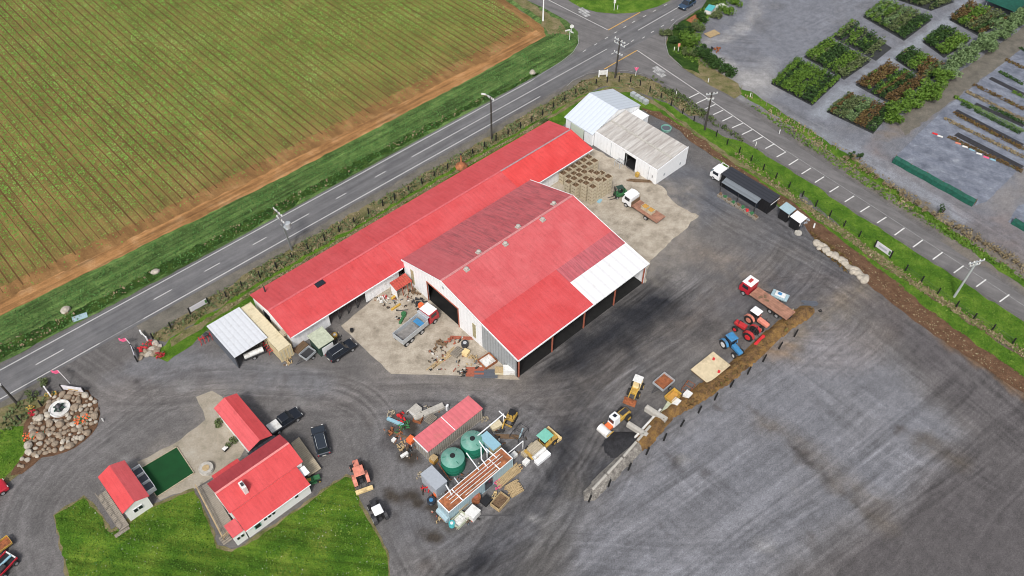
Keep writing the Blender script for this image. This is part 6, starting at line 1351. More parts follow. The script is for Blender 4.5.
# signs
def board(name, label, px0, px1, h, z0, m, legs='post_black', panel=None, cat='sign', stripe=None, th=.08):
    p, q = P(*px0), P(*px1); L_ = hypot(q[0]-p[0],q[1]-p[1]); t = thing(name, label, cat, ((p[0]+q[0])/2,(p[1]+q[1])/2,0), atan2(q[1]-p[1],q[0]-p[0]))
    b = MB().box(0,0,z0,L_,th,h).build('panel', M[m], t)
    for x in (-L_/2-.05,L_/2+.05): MB().box(x,0,0,.22,.2,z0+h+.1).build('post', M[legs], t, bevel=.02)
    if panel:
        for (x, w_, zz, hh, mm_) in panel: MB().box(x*L_,-th/2-.015,z0+zz*h,w_*L_,.03,hh*h).build('panel_marking', M[mm_], b)
        for (x, w_, zz, hh, mm_) in panel: MB().box(x*L_,th/2+.015,z0+zz*h,w_*L_,.03,hh*h).build('panel_marking', M[mm_], b)
    return t
board('entrance_sign', 'long white entrance sign with yellow lettering on black posts at the rock garden', (64,390.5),(85.5,393.5), 1.0,.35,'sign_panel', panel=((.0,.45,.15,.2,'yellow'),(.0,.9,.62,.1,'white_plastic')))
board('entrance_sign', 'white entrance sign on black posts across the driveway from the rock garden', (133.5,350.5),(137.5,361.5), 1.0,.35,'sign_panel', panel=((.0,.8,.4,.15,'box_grey'),))
board('low_sign', 'low white slanted board beside the grass by the small entrance sign', (142,334.5),(147.5,340.5), .6,.3,'white_plastic', legs='white_paint')
board('low_sign', 'low white board on the kerb beside the large entrance sign', (47,391),(51,396.5), .7,.3,'white_plastic', legs='white_paint')
board('billboard', 'white boundary board with a green square beside the carport and highway', (191,314),(208.5,304), 1.0,.35,'sign_panel', panel=((.42,.1,.15,.7,'sign_green'),(-.42,.1,.15,.7,'white_plastic')))
board('billboard', 'white boundary board with a green square beside the parking bays', (874.5,247.5),(889.5,258), 1.2,.35,'sign_panel', panel=((.40,.12,.15,.7,'sign_green'),(-.05,.5,.35,.3,'box_grey')))
board('road_name_board', 'white board on the verge at the corner of the two roads', (599,77),(606.5,76.5), 1.0,.5,'white_plastic', legs='white_paint')
def pole_sign(label, px_, h, kind, m_, cat='sign', name='road_sign'):
    t = thing(name, label, cat, P(*px_)); MB().cyl((0,0,0),(0,0,h),.06,n=7).build('pole', M['white_paint'], t)
    if kind == 'disc': MB().cyl((0,-.06,h-.35),(0,-.1,h-.35),.45,n=16).build('sign_face', M[m_], t)
    elif kind == 'tri': MB().add([(-.5,-.08,h),(.5,-.08,h),(0,-.08,h-.85)],[(0,1,2)]).build('sign_face', M[m_], t)
    else: MB().box(0,-.08,h-.75,.5,.04,.75).build('sign_face', M[m_], t)
pole_sign('round white sign face on a pole at the field corner of the junction', (571.5,33), 2.0, 'disc', 'white_plastic')
t = thing('finger_post', 'white direction post with two fingers at the field corner of the junction', 'sign', P(569.5,40)); MB().cyl((0,0,0),(0,0,2.6),.06,n=7).build('pole', M['white_paint'], t); MB().box(-.5,0,2.2,1.2,.05,.3,.4).build('finger', M['white_plastic'], t); MB().box(.4,0,1.8,1.0,.05,.3,-.9).build('finger', M['white_plastic'], t)
pole_sign('red and white give way sign at the shed corner of the junction', (635.5,76.5), 2.2, 'tri', 'skin_pink')
pole_sign('orange and white chevron post in the shrubs right of the junction', (678,51.5), 2.0, 'rect', 'salmon')
pole_sign('tall white sign post on the grass island at the top of the picture', (614,10.5), 2.6, 'rect', 'white_plastic')
mk = None
for x, y in ((676,95.5),(708,82.5),(750,97),(779,134),(617.5,9.5),(755.5,146),(674,51)):
    if mk is None: mk = tag(MB().box(0,0,0,.14,.1,1.0).box(0,0,.75,.15,.11,.12).build('marker_post', M['white_plastic'], None, loc=P(x,y)), 'short white roadside marker post', 'marker post', 'white marker posts along the side road')
    else: o = mk.copy(); C.objects.link(o); o.location = P(x,y)
for px_, lab, hd_, sc_ in (((70,383.5),'pink flag on a leaning white pole behind the large entrance sign',2.4,1.0), ((134.5,349),'small pink flag at the end of the small entrance sign',2.7,.8)):
    t = thing('flag', lab, 'flag', P(*px_), 0); h = 3.0*sc_
    MB().cyl((0,0,0),(-.6,.15,h),.05,n=6).build('pole', M['white_paint'], t); mb = MB(); n = 8
    for k in range(n):
        x0, x1 = -.6-k*.14, -.6-(k+1)*.14; w0, w1 = .1*sin(k*1.1), .1*sin((k+1)*1.1); mb.quad((x0,.15+w0,h-.75),(x1,.15+w1,h-.8),(x1,.15+w1,h-.1),(x0,.15+w0,h-.05))
    mb.build('cloth', M['skin_pink'], t)
postobj(P(103.5,421), .0+.6, .1, (0,0), 'small white bollard on the driveway edge beside the rock garden', None, 'bollard', 'white_bollard', 'white_plastic')
# power poles
def power_pole(px_, h, label, arms, lean=(0,0), m='pole_dark', lamp=False, trafo=False, hd=A+pi/2, grp=None):
    t = thing('power_pole', label, 'power pole', P(*px_)); MB().cyl((0,0,0),(lean[0],lean[1],h),.2,.13,n=9).build('pole', M[m], t, smooth=True)
    c, s = cos(hd), sin(hd)
    for z, ln in arms:
        f = z/h; ax, ay = lean[0]*f, lean[1]*f; a = MB().box(ax,ay,z,ln,.14,.14,hd).build('crossarm', M['galv'], t)
        for k in (-.45,-.18,.18,.45): MB().lathe([(.08,z+.14),(.12,z+.25),(.1,z+.42),(0,z+.44)],8,(ax+c*ln*k,ay+s*ln*k)).build('insulator', M['white_plastic'], a)
    if lamp: MB().cyl((lean[0],lean[1],h),(lean[0]+lamp[0]*.8,lean[1]+lamp[1]*.8,h+.25),.05,n=6).build('lamp_arm', M['galv'], t); MB().box(lean[0]+lamp[0],lean[1]+lamp[1],h+.18,.8,.35,.14,atan2(lamp[1],lamp[0])).build('lamp_head', M['white_plastic'], t)
    if trafo: MB().lathe([(0,h-3.2),(.45,h-3.2),(.48,h-2.2),(.2,h-2.1),(0,h-2.1)],14,(.55,-.2)).build('transformer', M['galv'], t, smooth=True); MB().box(-.1,0,h-3.3,1.8,.5,.1,hd).build('platform', M['galv'], t)
power_pole((292,250), 8.6, 'grey power pole with a transformer between the highway and the long shed', ((8.2,2.6),(6.6,2.2)), (-.7,.2), 'steel', trafo=True)
power_pole((491.7,139), 9.6, 'dark power pole with a street lamp arm by the highway behind the long shed', ((9.1,1.6),), lamp=(-1.3,.4))
power_pole((615,78), 8.9, 'black power pole with three crossarms at the junction corner', ((8.5,2.8),(7.7,2.8),(5.6,2.2)), (.2,0))
power_pole((704.7,130), 8.5, 'dark power pole with a small crossarm beside the first parking bars', ((8.1,2.2),(6.9,1.2)), (-.1,0), hd=.2)
power_pole((954,297), 8.2, 'pale grey power pole beside the lower parking bars', ((7.9,2.8),(7.2,1.8)), (.3,0), 'galv', hd=.3)
power_pole((17.2,403.7), 5.2, 'leaning dark power pole at the left edge near the rock garden', ((4.6,.5),), (-.3,0))
power_pole((543,21), 5.2, 'white street lamp pole beside the top left arm of the junction', (), (0,0), 'white_paint', lamp=(-1.4,.5))

# ------------------------------------------------------------ vegetation
def leafmat(name, c1, c2, c3, sc=1.3):
    m, N, L, B = NT(name); tc = N.new('ShaderNodeTexCoord'); n = noise(N, L, tc.outputs['Object'], sc, 5, .75); r = ramp(N, [(.3,c1),(.52,c2),(.74,c3)]); L.new(n.outputs['Fac'], r.inputs['Fac'])
    L.new(r.outputs['Color'], B.inputs['Base Color']); B.inputs['Roughness'].default_value = .7; B.inputs['Specular IOR Level'].default_value = .25; return m
LEAF = dict(bright=leafmat('leaf_bright', (.035,.08,.01),(.09,.17,.02),(.19,.28,.05)), dark=leafmat('leaf_dark', (.012,.03,.008),(.03,.07,.015),(.07,.13,.03)), olive=leafmat('leaf_olive', (.04,.06,.02),(.10,.13,.05),(.20,.22,.10)), rust=leafmat('leaf_rust', (.06,.035,.015),(.13,.08,.03),(.12,.14,.03)), dry=leafmat('leaf_dry', (.10,.075,.04),(.24,.19,.11),(.36,.32,.20)), pale=leafmat('leaf_pale', (.05,.09,.03),(.13,.20,.08),(.28,.36,.18)), crop=leafmat('leaf_crop', (.085,.18,.022),(.14,.28,.042),(.22,.36,.09), .09), mixed=leafmat('leaf_mixed', (.02,.045,.01),(.07,.10,.03),(.17,.18,.08), .8), lawn=leafmat('leaf_lawn', (.025,.08,.006),(.065,.155,.010),(.20,.27,.045), .3), verge=leafmat('leaf_verge', (.03,.09,.018),(.065,.155,.035),(.13,.24,.075), .5))
def quads(cx, cy, cz, sx, sy, tiltz, r):
    """N leaf quads, arrays in -> verts, faces"""
    n = len(cx); a = r.random(n)*2*pi; t = r.random(n)*tiltz; ux, uy, uz = np.cos(a), np.sin(a), np.sin(t)*.6; vx, vy, vz = -np.sin(a)*np.cos(t), np.cos(a)*np.cos(t), np.sin(t)
    c = np.stack([cx,cy,cz],-1); u = np.stack([ux,uy,uz],-1)*sx[:,None]; v = np.stack([vx,vy,vz],-1)*sy[:,None]
    V = np.stack([c-u, c-v, c+u, c+v], 1).reshape(-1,3); return V, np.arange(n*4).reshape(-1,4)
def tufts(name, polys, dens, h, s, m, label, cat, seed=1, mask=None, z=.03, kind='stuff'):
    r = np.random.default_rng(seed); VS = []; 
    for px in polys:
        w_ = Wp(px); xs = [p[0] for p in w_]; ys = [p[1] for p in w_]; ar = (max(xs)-min(xs))*(max(ys)-min(ys)); n = int(ar*dens)
        x = r.uniform(min(xs), max(xs), n); y = r.uniform(min(ys), max(ys), n); k = inside(x, y, w_)
        if mask: k &= mask(x, y, r)
        VS.append(np.stack([x[k], y[k]], -1))
    xy = np.concatenate(VS); n = len(xy); sz = s*(.5+r.random(n)); hh = h*(.3+r.random(n))
    V, Fq = quads(xy[:,0], xy[:,1], z+hh*.5, sz, sz*.8+hh*.3, 1.3, r)
    V[:,2] = np.maximum(V[:,2], .0); o = fastmesh(name, V, Fq, m); tag(o, label, cat, None, kind); return o
# crop rows
PITCH = 1.5
r = np.random.default_rng(3); fw = Wp([(-130,362),(0,300),(128,238),(256,176),(400,102),(480,61),(536,30),(487,-3),(470,-30),(-330,-30),(-330,200)])
us = [UV((x,y))[0] for x, y in fw]; vs_ = [UV((x,y))[1] for x, y in fw]
uu = []; vv = []
for bed in np.arange(min(us), max(us), PITCH):
    for rr_ in (.30,.60,.90,1.20):
        v = np.arange(min(vs_), max(vs_), .34); v = v+r.uniform(-.2,.2,len(v)); uu.append(np.full(len(v), bed+rr_)+r.normal(0,.035,len(v))+.12*np.sin(v/23)); vv.append(v)
uu = np.concatenate(uu); vv = np.concatenate(vv); x = uu*CA+vv*SA; y = uu*SA-vv*CA
k = inside(x+1.2*(r.random(len(x))-.5)+2.5*(vnoise(x/2,y/2,5)-.5), y+1.5*(r.random(len(x))-.5), fw); x, y = x[k], y[k]
ix_ = np.array([512+F*a/(b*cos(TH)+HC*sin(TH)) for a, b in zip(x, y)]); iy_ = 288-F*(y*sin(TH)-HC*cos(TH))/(y*cos(TH)+HC*sin(TH)); k = (ix_ > -60) & (iy_ > -25); x, y, ix_, iy_ = x[k], y[k], ix_[k], iy_[k]
edge, _, _ = polydist(x, y, Wp([(-130,362),(0,300),(128,238),(256,176),(400,102),(480,61),(536,30)]))
dn = .12+.88*np.clip((edge-.2)/9, 0, 1); dn *= (.86+.3*vnoise(x/9, y/30, 6))*(.62+.38*np.clip((x*CA+y*SA-10)/50, 0, 1)); k = r.random(len(x)) < dn; x, y, edge = x[k], y[k], edge[k]
sz = .175*(.55+.7*r.random(len(x)))*(.72+.33*np.clip(edge/25,0,1)); V, Fq = quads(x, y, np.full(len(x), .09), sz, sz, .7, r)
tag(fastmesh('crop_rows', V, Fq, LEAF['crop']), 'low green crop growing in straight rows across the brown field', 'crop', None, 'stuff'); print('crop', len(x))
# wheel furrows between beds
fmat = ground_mat('furrow_soil', [(.3,(.075,.042,.016)),(.7,(.15,.08,.03))], .4, 5, .4, .6, .08); mb = MB(); fs = Wp([(-200,392),(0,297),(128,235),(256,173),(400,99),(480,59),(534,29),(487,-5),(470,-30),(-330,-30),(-330,300)])
for bed in np.arange(min(us), max(us), PITCH):
    vv_ = np.arange(min(vs_), max(vs_), .5); xx = bed*CA+vv_*SA; yy = bed*SA-vv_*CA; ins = inside(xx, yy, fs)
    if ins.sum() < 4: continue
    i0, i1 = np.argmax(ins), len(ins)-1-np.argmax(ins[::-1]); wd = R(.05,.13)
    vv2 = np.linspace(vv_[i0]+R(0,.8), vv_[i1]-R(0,2.5), 24)
    for a, b in zip(vv2[:-1], vv2[1:]):
        o0, o1 = .12*sin(a/23), .12*sin(b/23); seg(mb, W(bed+o0+.0,a)[:2], W(bed+o1,b)[:2], wd*2, .038)
struct(mb.build('wheel_furrows', fmat))
# grass tufts
lawnp = [(56,515.6),(84,499),(98,514),(110,533),(128,525),(147,511),(172,501),(194,492),(207,521),(217,549),(232,553),(246,547),(310,503),(345,478),(351,480),(362,512),(380,542),(386,560),(382,610),(80,610),(68,565)]
tufts('lawn_grass', [lawnp, [(-40,500),(-40,440),(0,432),(23,428),(26,445),(18,460),(0,480)]], 15, .12, .09, LEAF['lawn'], 'short bright green grass tufts in the lawns', 'grass', 11, z=.03)
tufts('lawn_flowers', [lawnp], 1.1, .05, .045, M['white_plastic'], 'tiny white flowers scattered through the lawn', 'flowers', 12, mask=lambda x, y, r: vnoise(x/3, y/3, 8) > .47, z=.12)
vergeL = [(-60,348),(0,318),(128,256),(256,194),(400,119),(480,77),(546,40),(560,26),(576,36),(578,44),(562,61),(533,79),(480,105),(256,227),(84,318),(-60,390)]
tufts('verge_tufts', [vergeL], 6, .2, .12, LEAF['verge'], 'green grass tufts on the verge between field and highway', 'grass', 13, z=.03)
tufts('verge_seedheads', [[(-60,378),(0,344),(70,312),(130,282),(256,214),(400,139),(470,102),(530,76),(480,103),(400,146),(256,225),(84,316),(-60,396)]], 2.2, .3, .13, LEAF['dry'], 'pale seed heads along the ditch beside the field', 'grass', 14, mask=lambda x, y, r: (vnoise(x/4, y/4, 9) > .5), z=.1)
dry1 = [(150,337),(256,268),(380,199),(480,142),(560,95),(585,80),(608,72),(640,76),(660,84),(690,106),(705,118),(690,117),(672,105),(655,99),(632,87),(606,85),(578,96),(545,117),(470,159),(380,213),(256,285),(160,341)]
tufts('roadside_scrub', [dry1, [(-20,440),(10,408),(36,398),(50,396),(38,412),(10,432)]], 8, .5, .16, LEAF['olive'], 'rough olive scrub between the highway and the black post fence', 'scrub', 15, mask=lambda x, y, r: vnoise(x/2.4, y/2.4, 10) > .44)
tufts('roadside_dry_grass', [dry1], 6, .3, .14, LEAF['dry'], 'dry straw coloured grass along the black post fence', 'grass', 16, mask=lambda x, y, r: vnoise(x/2, y/2, 12) > .45)
tufts('hedge_scrub', [[(652,76),(668,84),(700,108),(740,137),(760,152),(748,146),(720,129),(690,113),(660,90)]], 16, .6, .14, LEAF['mixed'], 'olive low scrub along the fence by the first parking bars', 'scrub', 17, mask=lambda x, y, r: vnoise(x/2, y/2, 14) > .40)
east = [(726,140),(760,160),(884,232),(1024,324),(1080,360),(1080,420),(1024,378),(930,312),(868,262),(800,206),(735,160)]
tufts('shed_verge_tufts', [east, [(168,352),(256,290),(380,218),(470,164),(545,122),(560,125),(440,200),(300,282),(206,330)]], 9, .14, .10, LEAF['lawn'], 'bright green grass tufts on the strip inside the roads', 'grass', 18)
tufts('fence_straw', [[(735,150),(800,198),(905,272),(1024,350),(1024,358),(905,282),(800,208),(735,157)], [(172,341),(256,289),(380,216),(470,162),(545,120),(545,122),(470,165),(380,219),(256,292)]], 12, .25, .13, LEAF['dry'], 'straw coloured grass under the black post fence', 'grass', 19)
tufts('far_scrub', [[(735,92),(760,100),(850,152),(905,190),(986,238),(1024,260),(1060,280),(1060,296),(1024,276),(960,240),(900,205),(846,168),(790,130),(757,108)]], 7, .3, .14, LEAF['dry'], 'dry rough grass beyond the side road shoulder', 'grass', 20, mask=lambda x, y, r: vnoise(x/3, y/3, 16) > .42)
tufts('far_green', [[(745,102),(800,134),(900,198),(980,248),(1024,278),(1024,282),(960,245),(880,196),(800,143)], [(690,28),(700,10),(720,0),(745,-10),(730,5),(705,24),(700,40),(735,75),(700,66),(672,52)]], 14, .3, .14, LEAF['bright'], 'green grass strip beyond the side road', 'grass', 21)
tufts('bark_chips', [[(812,230),(840,245),(868,266),(940,322),(1024,384),(1024,392),(935,334),(868,282),(838,256)], [(640,109),(660,113),(700,139),(735,166),(800,210),(800,220),(735,171),(700,147),(670,123)]], 14, .12, .11, LEAF['dry'], 'pale bark chips on the mulch bank', 'bark chips', 22, mask=lambda x, y, r: r.random(len(x)) < .35)
tufts('bank_weeds', [[(652,430),(690,398),(735,367),(775,331),(806,309),(812,314),(780,338),(740,375),(700,404),(662,430)]], 6, .6, .14, LEAF['rust'], 'rusty brown weeds along the soil bank', 'weeds', 23, z=.5, mask=lambda x, y, r: vnoise(x/1.5, y/1.5, 18) > .47)
tufts('mound_weeds', [[(810,232),(838,250),(862,272),(868,282),(845,272),(818,250)]], 25, .35, .15, LEAF['rust'], 'brown ochre weeds behind the line of pale boulders', 'weeds', 24)
def shrub(name, label, cat, p, rad, h, n, m, seed, grp=None, leaf=.16, trunk=True, clumps=7):
    r = np.random.default_rng(seed); t = thing(name, label, cat, p, 0, grp)
    cl = np.stack([r.normal(0,rad*.42,clumps), r.normal(0,rad*.42,clumps), h*(.35+.5*r.random(clumps))], -1); cl[:,2] = np.minimum(cl[:,2], h-.25*rad); cr = rad*(.35+.3*r.random(clumps)); k = r.integers(0, clumps, n)
    d = r.normal(size=(n,3)); d /= np.linalg.norm(d, axis=1)[:,None]; rr_ = cr[k]*(.55+.5*r.random(n)); c = cl[k]+d*rr_[:,None]*np.array([1,1,.85]); c[:,2] = np.maximum(c[:,2], .08)
    s_ = leaf*(.6+.8*r.random(n)); V, Fq = quads(c[:,0], c[:,1], c[:,2], s_, s_*.7, 1.5, r); o = fastmesh('crown', V, Fq, m); o.parent = t
    if trunk:
        mb = MB(); mb.cyl((0,0,-.05),(0,0,h*.55),.07+.02*h,.04,n=7)
        for q in range(3): a = q*2.1+seed; mb.cyl((0,0,h*.25),(rad*.45*cos(a),rad*.45*sin(a),h*.62),.045,.02,n=5)
        mb.build('trunk', M['bark'], t)
    return t
# hedge of trees in the nursery
hl = smooth_path(Wp([(884,124),(905,110),(922,97),(949,76),(970,58),(997,39),(1030,14)]), 12); acc = [0]
for a, b in zip(hl[:-1], hl[1:]): acc.append(acc[-1]+hypot(b[0]-a[0], b[1]-a[1]))
nh = 17
for i in range(nh):
    s = (i+.5)/nh*acc[-1]; j = max(0, min(len(hl)-2, int(np.searchsorted(acc, s))-1)); f = (s-acc[j])/(acc[j+1]-acc[j]); x_ = hl[j][0]+(hl[j+1][0]-hl[j][0])*f; y_ = hl[j][1]+(hl[j+1][1]-hl[j][1])*f
    shrub('hedge_tree', 'pale green leafy tree in the tall hedge row through the nursery' if i > 3 else 'bright green leafy tree at the near end of the nursery hedge', 'tree', (x_+R(-.2,.2),y_,0), R(1.9,2.3), R(2.6,3.3), 1100, LEAF['pale'] if i > 5 else LEAF['bright'], 200+i, 'trees of the nursery hedge' if i > 3 else 'near end trees of the nursery hedge', .2)
# shrubs right of the junction
for i, (px_, rd, h, mm_, lab) in enumerate([((687,42),1.8,2.4,'bright','bright leafy shrub highest on the bank right of the junction'),((693,47),2.2,3.0,'bright','largest bright shrub right of the junction'),((683,33),1.6,1.8,'dark','dark shrub near the kerb curve right of the junction'),((697,30),1.6,1.8,'olive','olive shrub above the big bright shrub right of the junction'),
    ((674,44),1.5,1.5,'dark','dark low shrub beside the orange chevron post'),((689,56),1.6,1.8,'olive','olive shrub below the largest bright shrub'),((700,55),1.6,2.2,'dark','dark shrub at the top of the hedge line by the nursery yard'),
    ((705,60),1.4,2.2,'dark','dark hedge shrub second in the line by the nursery yard'),((711,64),1.4,2.1,'dark','dark hedge shrub third in the line by the nursery yard'),((717,68),1.4,2.1,'dark','dark hedge shrub fourth in the line by the nursery yard'),((723,72.5),1.3,2.0,'dark','dark hedge shrub fifth in the line by the nursery yard'),((729,76),1.3,1.9,'dark','dark hedge shrub last in the line by the nursery yard'),
    ((701,21),1.4,1.6,'dark','dark shrub below the rusty sheet on the roadside bank'),((727,13),1.5,1.4,'bright','bright shrub beyond the white sheet'),((735,5),1.5,1.4,'bright','bright shrub at the top edge beyond the white sheet'),((716,17),1.2,1.3,'olive','olive shrub below the teal shelter'),
    ((667,35),1.2,1.2,'olive','small olive shrub on the kerb curve'),((124,0),1,1,'olive','')]):
    if not lab: continue
    shrub('shrub', lab, 'shrub', P(*px_), rd, h, int(420*rd), LEAF[mm_], 300+i, None, .17)
for i, (x, y) in enumerate([(846,159),(853,160),(862,170),(868,174),(876,179),(884,185),(892,189),(901,196),(909,201),(917,206),(925,211),(934,217),(950,226),(958,230),(966,236),(975,241),(985,246),(996,252),(1006,258),(1016,264)]):
    shrub('young_shrub', 'dry grey brown young shrub in the row beyond the side road', 'shrub', P(x,y), R(.6,.9), R(.8,1.2), 110, LEAF['dry'], 400+i, 'dry young shrubs beyond the side road', .13, True, 4)
for i, (x, y, lab) in enumerate([(850,158.5,'small dark conifer left in the pair above the side road'),(859,160,'small dark conifer right in the pair above the side road'),(942,214,'lone dark green conifer in the row beyond the lower side road')]):
    shrub('young_conifer', lab, 'tree', P(x,y), .7, 1.7, 170, LEAF['dark'], 440+i, None, .12, True, 4)
for i, (x, y, lab) in enumerate([(219,424,'yellow green bush beside the front wing of the house'),(233,444,'green bush at the foot of the front wing'),(546,122,'small shrub behind the far end of the long shed'),(47,384,'leafless olive bush beside the low white board'),(30,398,'olive bush between the highway and the rock garden fence')]):
    shrub('garden_bush', lab, 'shrub', P(x,y), .9, .9, 200, LEAF['olive'], 460+i, None, .13, True, 4)
# nursery beds
def lerp2(q, a, b):
    (x0,y0),(x1,y1),(x2,y2),(x3,y3) = q; return ((x0*(1-a)+x1*a)*(1-b)+(x3*(1-a)+x2*a)*b, (y0*(1-a)+y1*a)*(1-b)+(y3*(1-a)+y2*a)*b)
def plantmesh(seed, m, h=.75, w_=.32, n=30):
    r = np.random.default_rng(seed); d = r.normal(size=(n,3)); d /= np.linalg.norm(d,axis=1)[:,None]; c = d*w_*(.5+.6*r.random(n))[:,None]; c[:,2] = .35+h*.5+c[:,2]*1.3; s_ = .14*(.6+.8*r.random(n)); return quads(c[:,0], c[:,1], c[:,2], s_, s_*.7, 1.4, r)
kinds = ['bright','olive','dark','rust','pale']; roots = {}
for i, kd in enumerate(kinds):
    t = thing('potted_shrub', '', 'plant'); V, Fq = plantmesh(500+i, LEAF[kd]); o = fastmesh('foliage', V, Fq, LEAF[kd]); o.parent = t
    MB().lathe([(.15,0),(.2,.32),(.17,.32),(.0,.28)],8).build('pot', M['black_paint'], t); roots[kd] = [t, False]
labs = dict(bright='bright green potted shrub in the nursery rows', olive='olive green potted shrub in the nursery rows', dark='dark green potted shrub in the nursery rows', rust='bronze leaved potted shrub in the nursery rows', pale='pale green potted shrub in the nursery rows')
beds = [([(770.6,84),(796,59.6),(840,80),(812,106)],['bright','bright','dark'],1.05,16,14,.03),
 ([(826,112),(847,95),(893,110),(873,134)],['olive','pale','rust','dark'],1.0,16,16,.1),
 ([(803.4,57),(827.7,40),(870,62),(844,80)],['bright','dark','bright','olive'],1.15,15,15,.06),
 ([(855,85),(886.5,64.6),(926,83),(893,106)],['rust','bright','dark','rust'],1.15,16,15,.08),
 ([(895,60),(909.4,49),(943,67.7),(928,82)],['dark','bright','rust','olive'],1.15,10,14,.1),
 ([(832,37.5),(851,22),(892,48),(876,61)],['bright','dark','olive'],1.15,10,15,.2),
 ([(922,42),(940.7,29),(970,41),(944,58)],['dark','bright'],1.2,12,13,.05),
 ([(862.5,17),(884,2),(932,20),(904,41)],['bright','pale','olive','dark'],1.15,14,17,.06),
 ([(949,20),(968,4),(1011,19),(978,36)],['rust','bright','olive','dark'],1.15,13,16,.08),
 ([(897,0),(908,-10),(955,2),(931,11)],['dark','olive'],1.15,9,15,.1)]
count = 0; XS = {k: [] for k in kinds}
for bi, (q, ks, sc_, na, nb, gap) in enumerate(beds):
    mb = MB(); pts = [P(*c) for c in q]; mb.quad(*[(p[0],p[1],.02) for p in (pts if True else pts)]); o = mb.build('plant_bed', mat('bed_cloth', (.035,.038,.04), .9, var=.3, scale=1.5)); struct(o)
    if o.data.polygons[0].normal.z < 0: o.data.flip_normals()
    for j in range(nb):
        band = ks[int(j*len(ks)/nb*.999) % len(ks)] if random.random() < .75 else random.choice(ks)
        skip = random.random() < gap and 0 < j
        for i in range(na):
            a = (i+.5)/na; b = (j+.5)/nb; px_ = lerp2(q, a, b); p = P(*px_); kd = band if random.random() < .85 else random.choice(ks)
            if random.random() < (.75 if skip else .03): continue
            p = (p[0]+R(-.12,.12), p[1]+R(-.12,.12), .02); s_ = sc_*R(.75,1.25)
            if count < 290 and bi < 2:
                rt, used_ = roots[kd]
                if not used_: rt.location = p; rt.scale = (s_,)*3; rt['label'] = labs[kd]; rt['group'] = 'potted shrubs in the nursery'; roots[kd][1] = True
                else: dup(rt, p, R(0,6.28), labs[kd], 'potted shrubs in the nursery', (s_,s_,s_*R(.8,1.2)))
                count += 1
            else: XS[kd].append((*p, s_))
for kd in kinds:
    if not roots[kd][1]:
        for ch in list(roots[kd][0].children): bpy.data.objects.remove(ch)
        bpy.data.objects.remove(roots[kd][0])
    if XS[kd]:
        Vb, Fb = plantmesh(520, None, n=26); VV = []; FF = []
        for i, (x_, y_, z_, s_) in enumerate(XS[kd]):
            a = R(0,6.28); Rm = np.array([[cos(a),-sin(a),0],[sin(a),cos(a),0],[0,0,1]]); VV.append(Vb@Rm.T*s_+np.array([x_,y_,z_])); FF.append(Fb+i*len(Vb))
        o = fastmesh('nursery_plants', np.concatenate(VV), np.concatenate(FF), LEAF[kd]); tag(o, {'bright':'bright green plants filling the farther nursery beds','olive':'olive plants filling the farther nursery beds','dark':'dark green plants filling the farther nursery beds','rust':'bronze plants filling the farther nursery beds','pale':'pale green plants filling the farther nursery beds'}[kd], 'plants', None, 'stuff')
# plant strips on the weed mat (px from the near edge outward)
strips = [((906,139),(1024,208),'x'),((948,137),(1022,172),'rust'),((944,119),(1024,158),'dry'),((953,113),(1024,150),'rust'),((961,104),(1020,134),'dark'),((966,104),(1024,132),'pale'),((954,97),(980,110),'bright'),((966,92),(1024,121),'dry'),((973,85),(1024,110),'rust'),((990,107),(1024,124),'dark'),((999,72),(1023,85),'dark'),((1005,60),(1024,69),'rust'),((1012,92),(1024,98),'bright'),((1019,48),(1030,54),'dark')]
for i, (a, b, kd) in enumerate(strips):
    if kd == 'x': continue
    p, q = P(*a), P(*b); L_ = hypot(q[0]-p[0],q[1]-p[1]); r = np.random.default_rng(600+i); n = int(L_*60); tt = r.random(n); off = r.uniform(-.5,.5,n); nx_, ny_ = -(q[1]-p[1])/L_, (q[0]-p[0])/L_
    x = p[0]+(q[0]-p[0])*tt+off*nx_; y = p[1]+(q[1]-p[1])*tt+off*ny_; keep = vnoise(x*.8, y*.8, 30+i) > .30; x, y = x[keep], y[keep]; s_ = .12*(.6+.8*r.random(len(x))); V, Fq = quads(x, y, .1+.25*r.random(len(x)), s_, s_, 1.3, r)
    nm = {'rust':'bronze','dry':'straw coloured','dark':'dark green','pale':'pale green','bright':'bright green'}[kd]
    tag(fastmesh('seedling_strip', V, Fq, LEAF[kd]), 'strip of %s seedlings on the pale weed mat' % nm, 'seedlings', None, 'stuff')
# dark cloth folds, windbreak, net house
for i, (a, b, w_) in enumerate([((956,134),(1022,168),1.5),((955,111),(1022,146),1.6),((975,104),(1024,126),1.2),((990,78),(1024,95),1.3)]):
    p, q = P(*a), P(*b); mb = MB(); seg(mb, p[:2], q[:2], w_, .037); struct(mb.build('plant_bed', M['cloth_dark']))
def netroll(label, a, b, h=1.3):
    p, q = P(*a), P(*b); L_ = hypot(q[0]-p[0],q[1]-p[1]); t = thing('windbreak_fence', label, 'windbreak', ((p[0]+q[0])/2,(p[1]+q[1])/2,0), atan2(q[1]-p[1],q[0]-p[0])); mb = MB(); n = int(L_/1.0)
    pr_ = [(-.75,0),(-.55,h*.7),(0,h),(.45,h*.75),(.6,0)]
    vs = []; 
    for k in range(n+1):
        for y_, z_ in pr_: vs.append((-L_/2+L_*k/n, y_+.06*sin(k*1.3), z_*(1-.06*(k % 2))))
    m_ = len(pr_); mb.add(vs, [(k*m_+j, (k+1)*m_+j, (k+1)*m_+j+1, k*m_+j+1) for k in range(n) for j in range(m_-1)]); mb.build('net', M['net_green'], t)
    for k in range(0, n+1, 3): MB().cyl((-L_/2+L_*k/n,0,0),(-L_/2+L_*k/n,0,h+.15),.06,n=6).build('post', M['timber_dark'], t)
netroll('long dark green netting windbreak along the near edge of the weed mat', (894,161),(974,205))
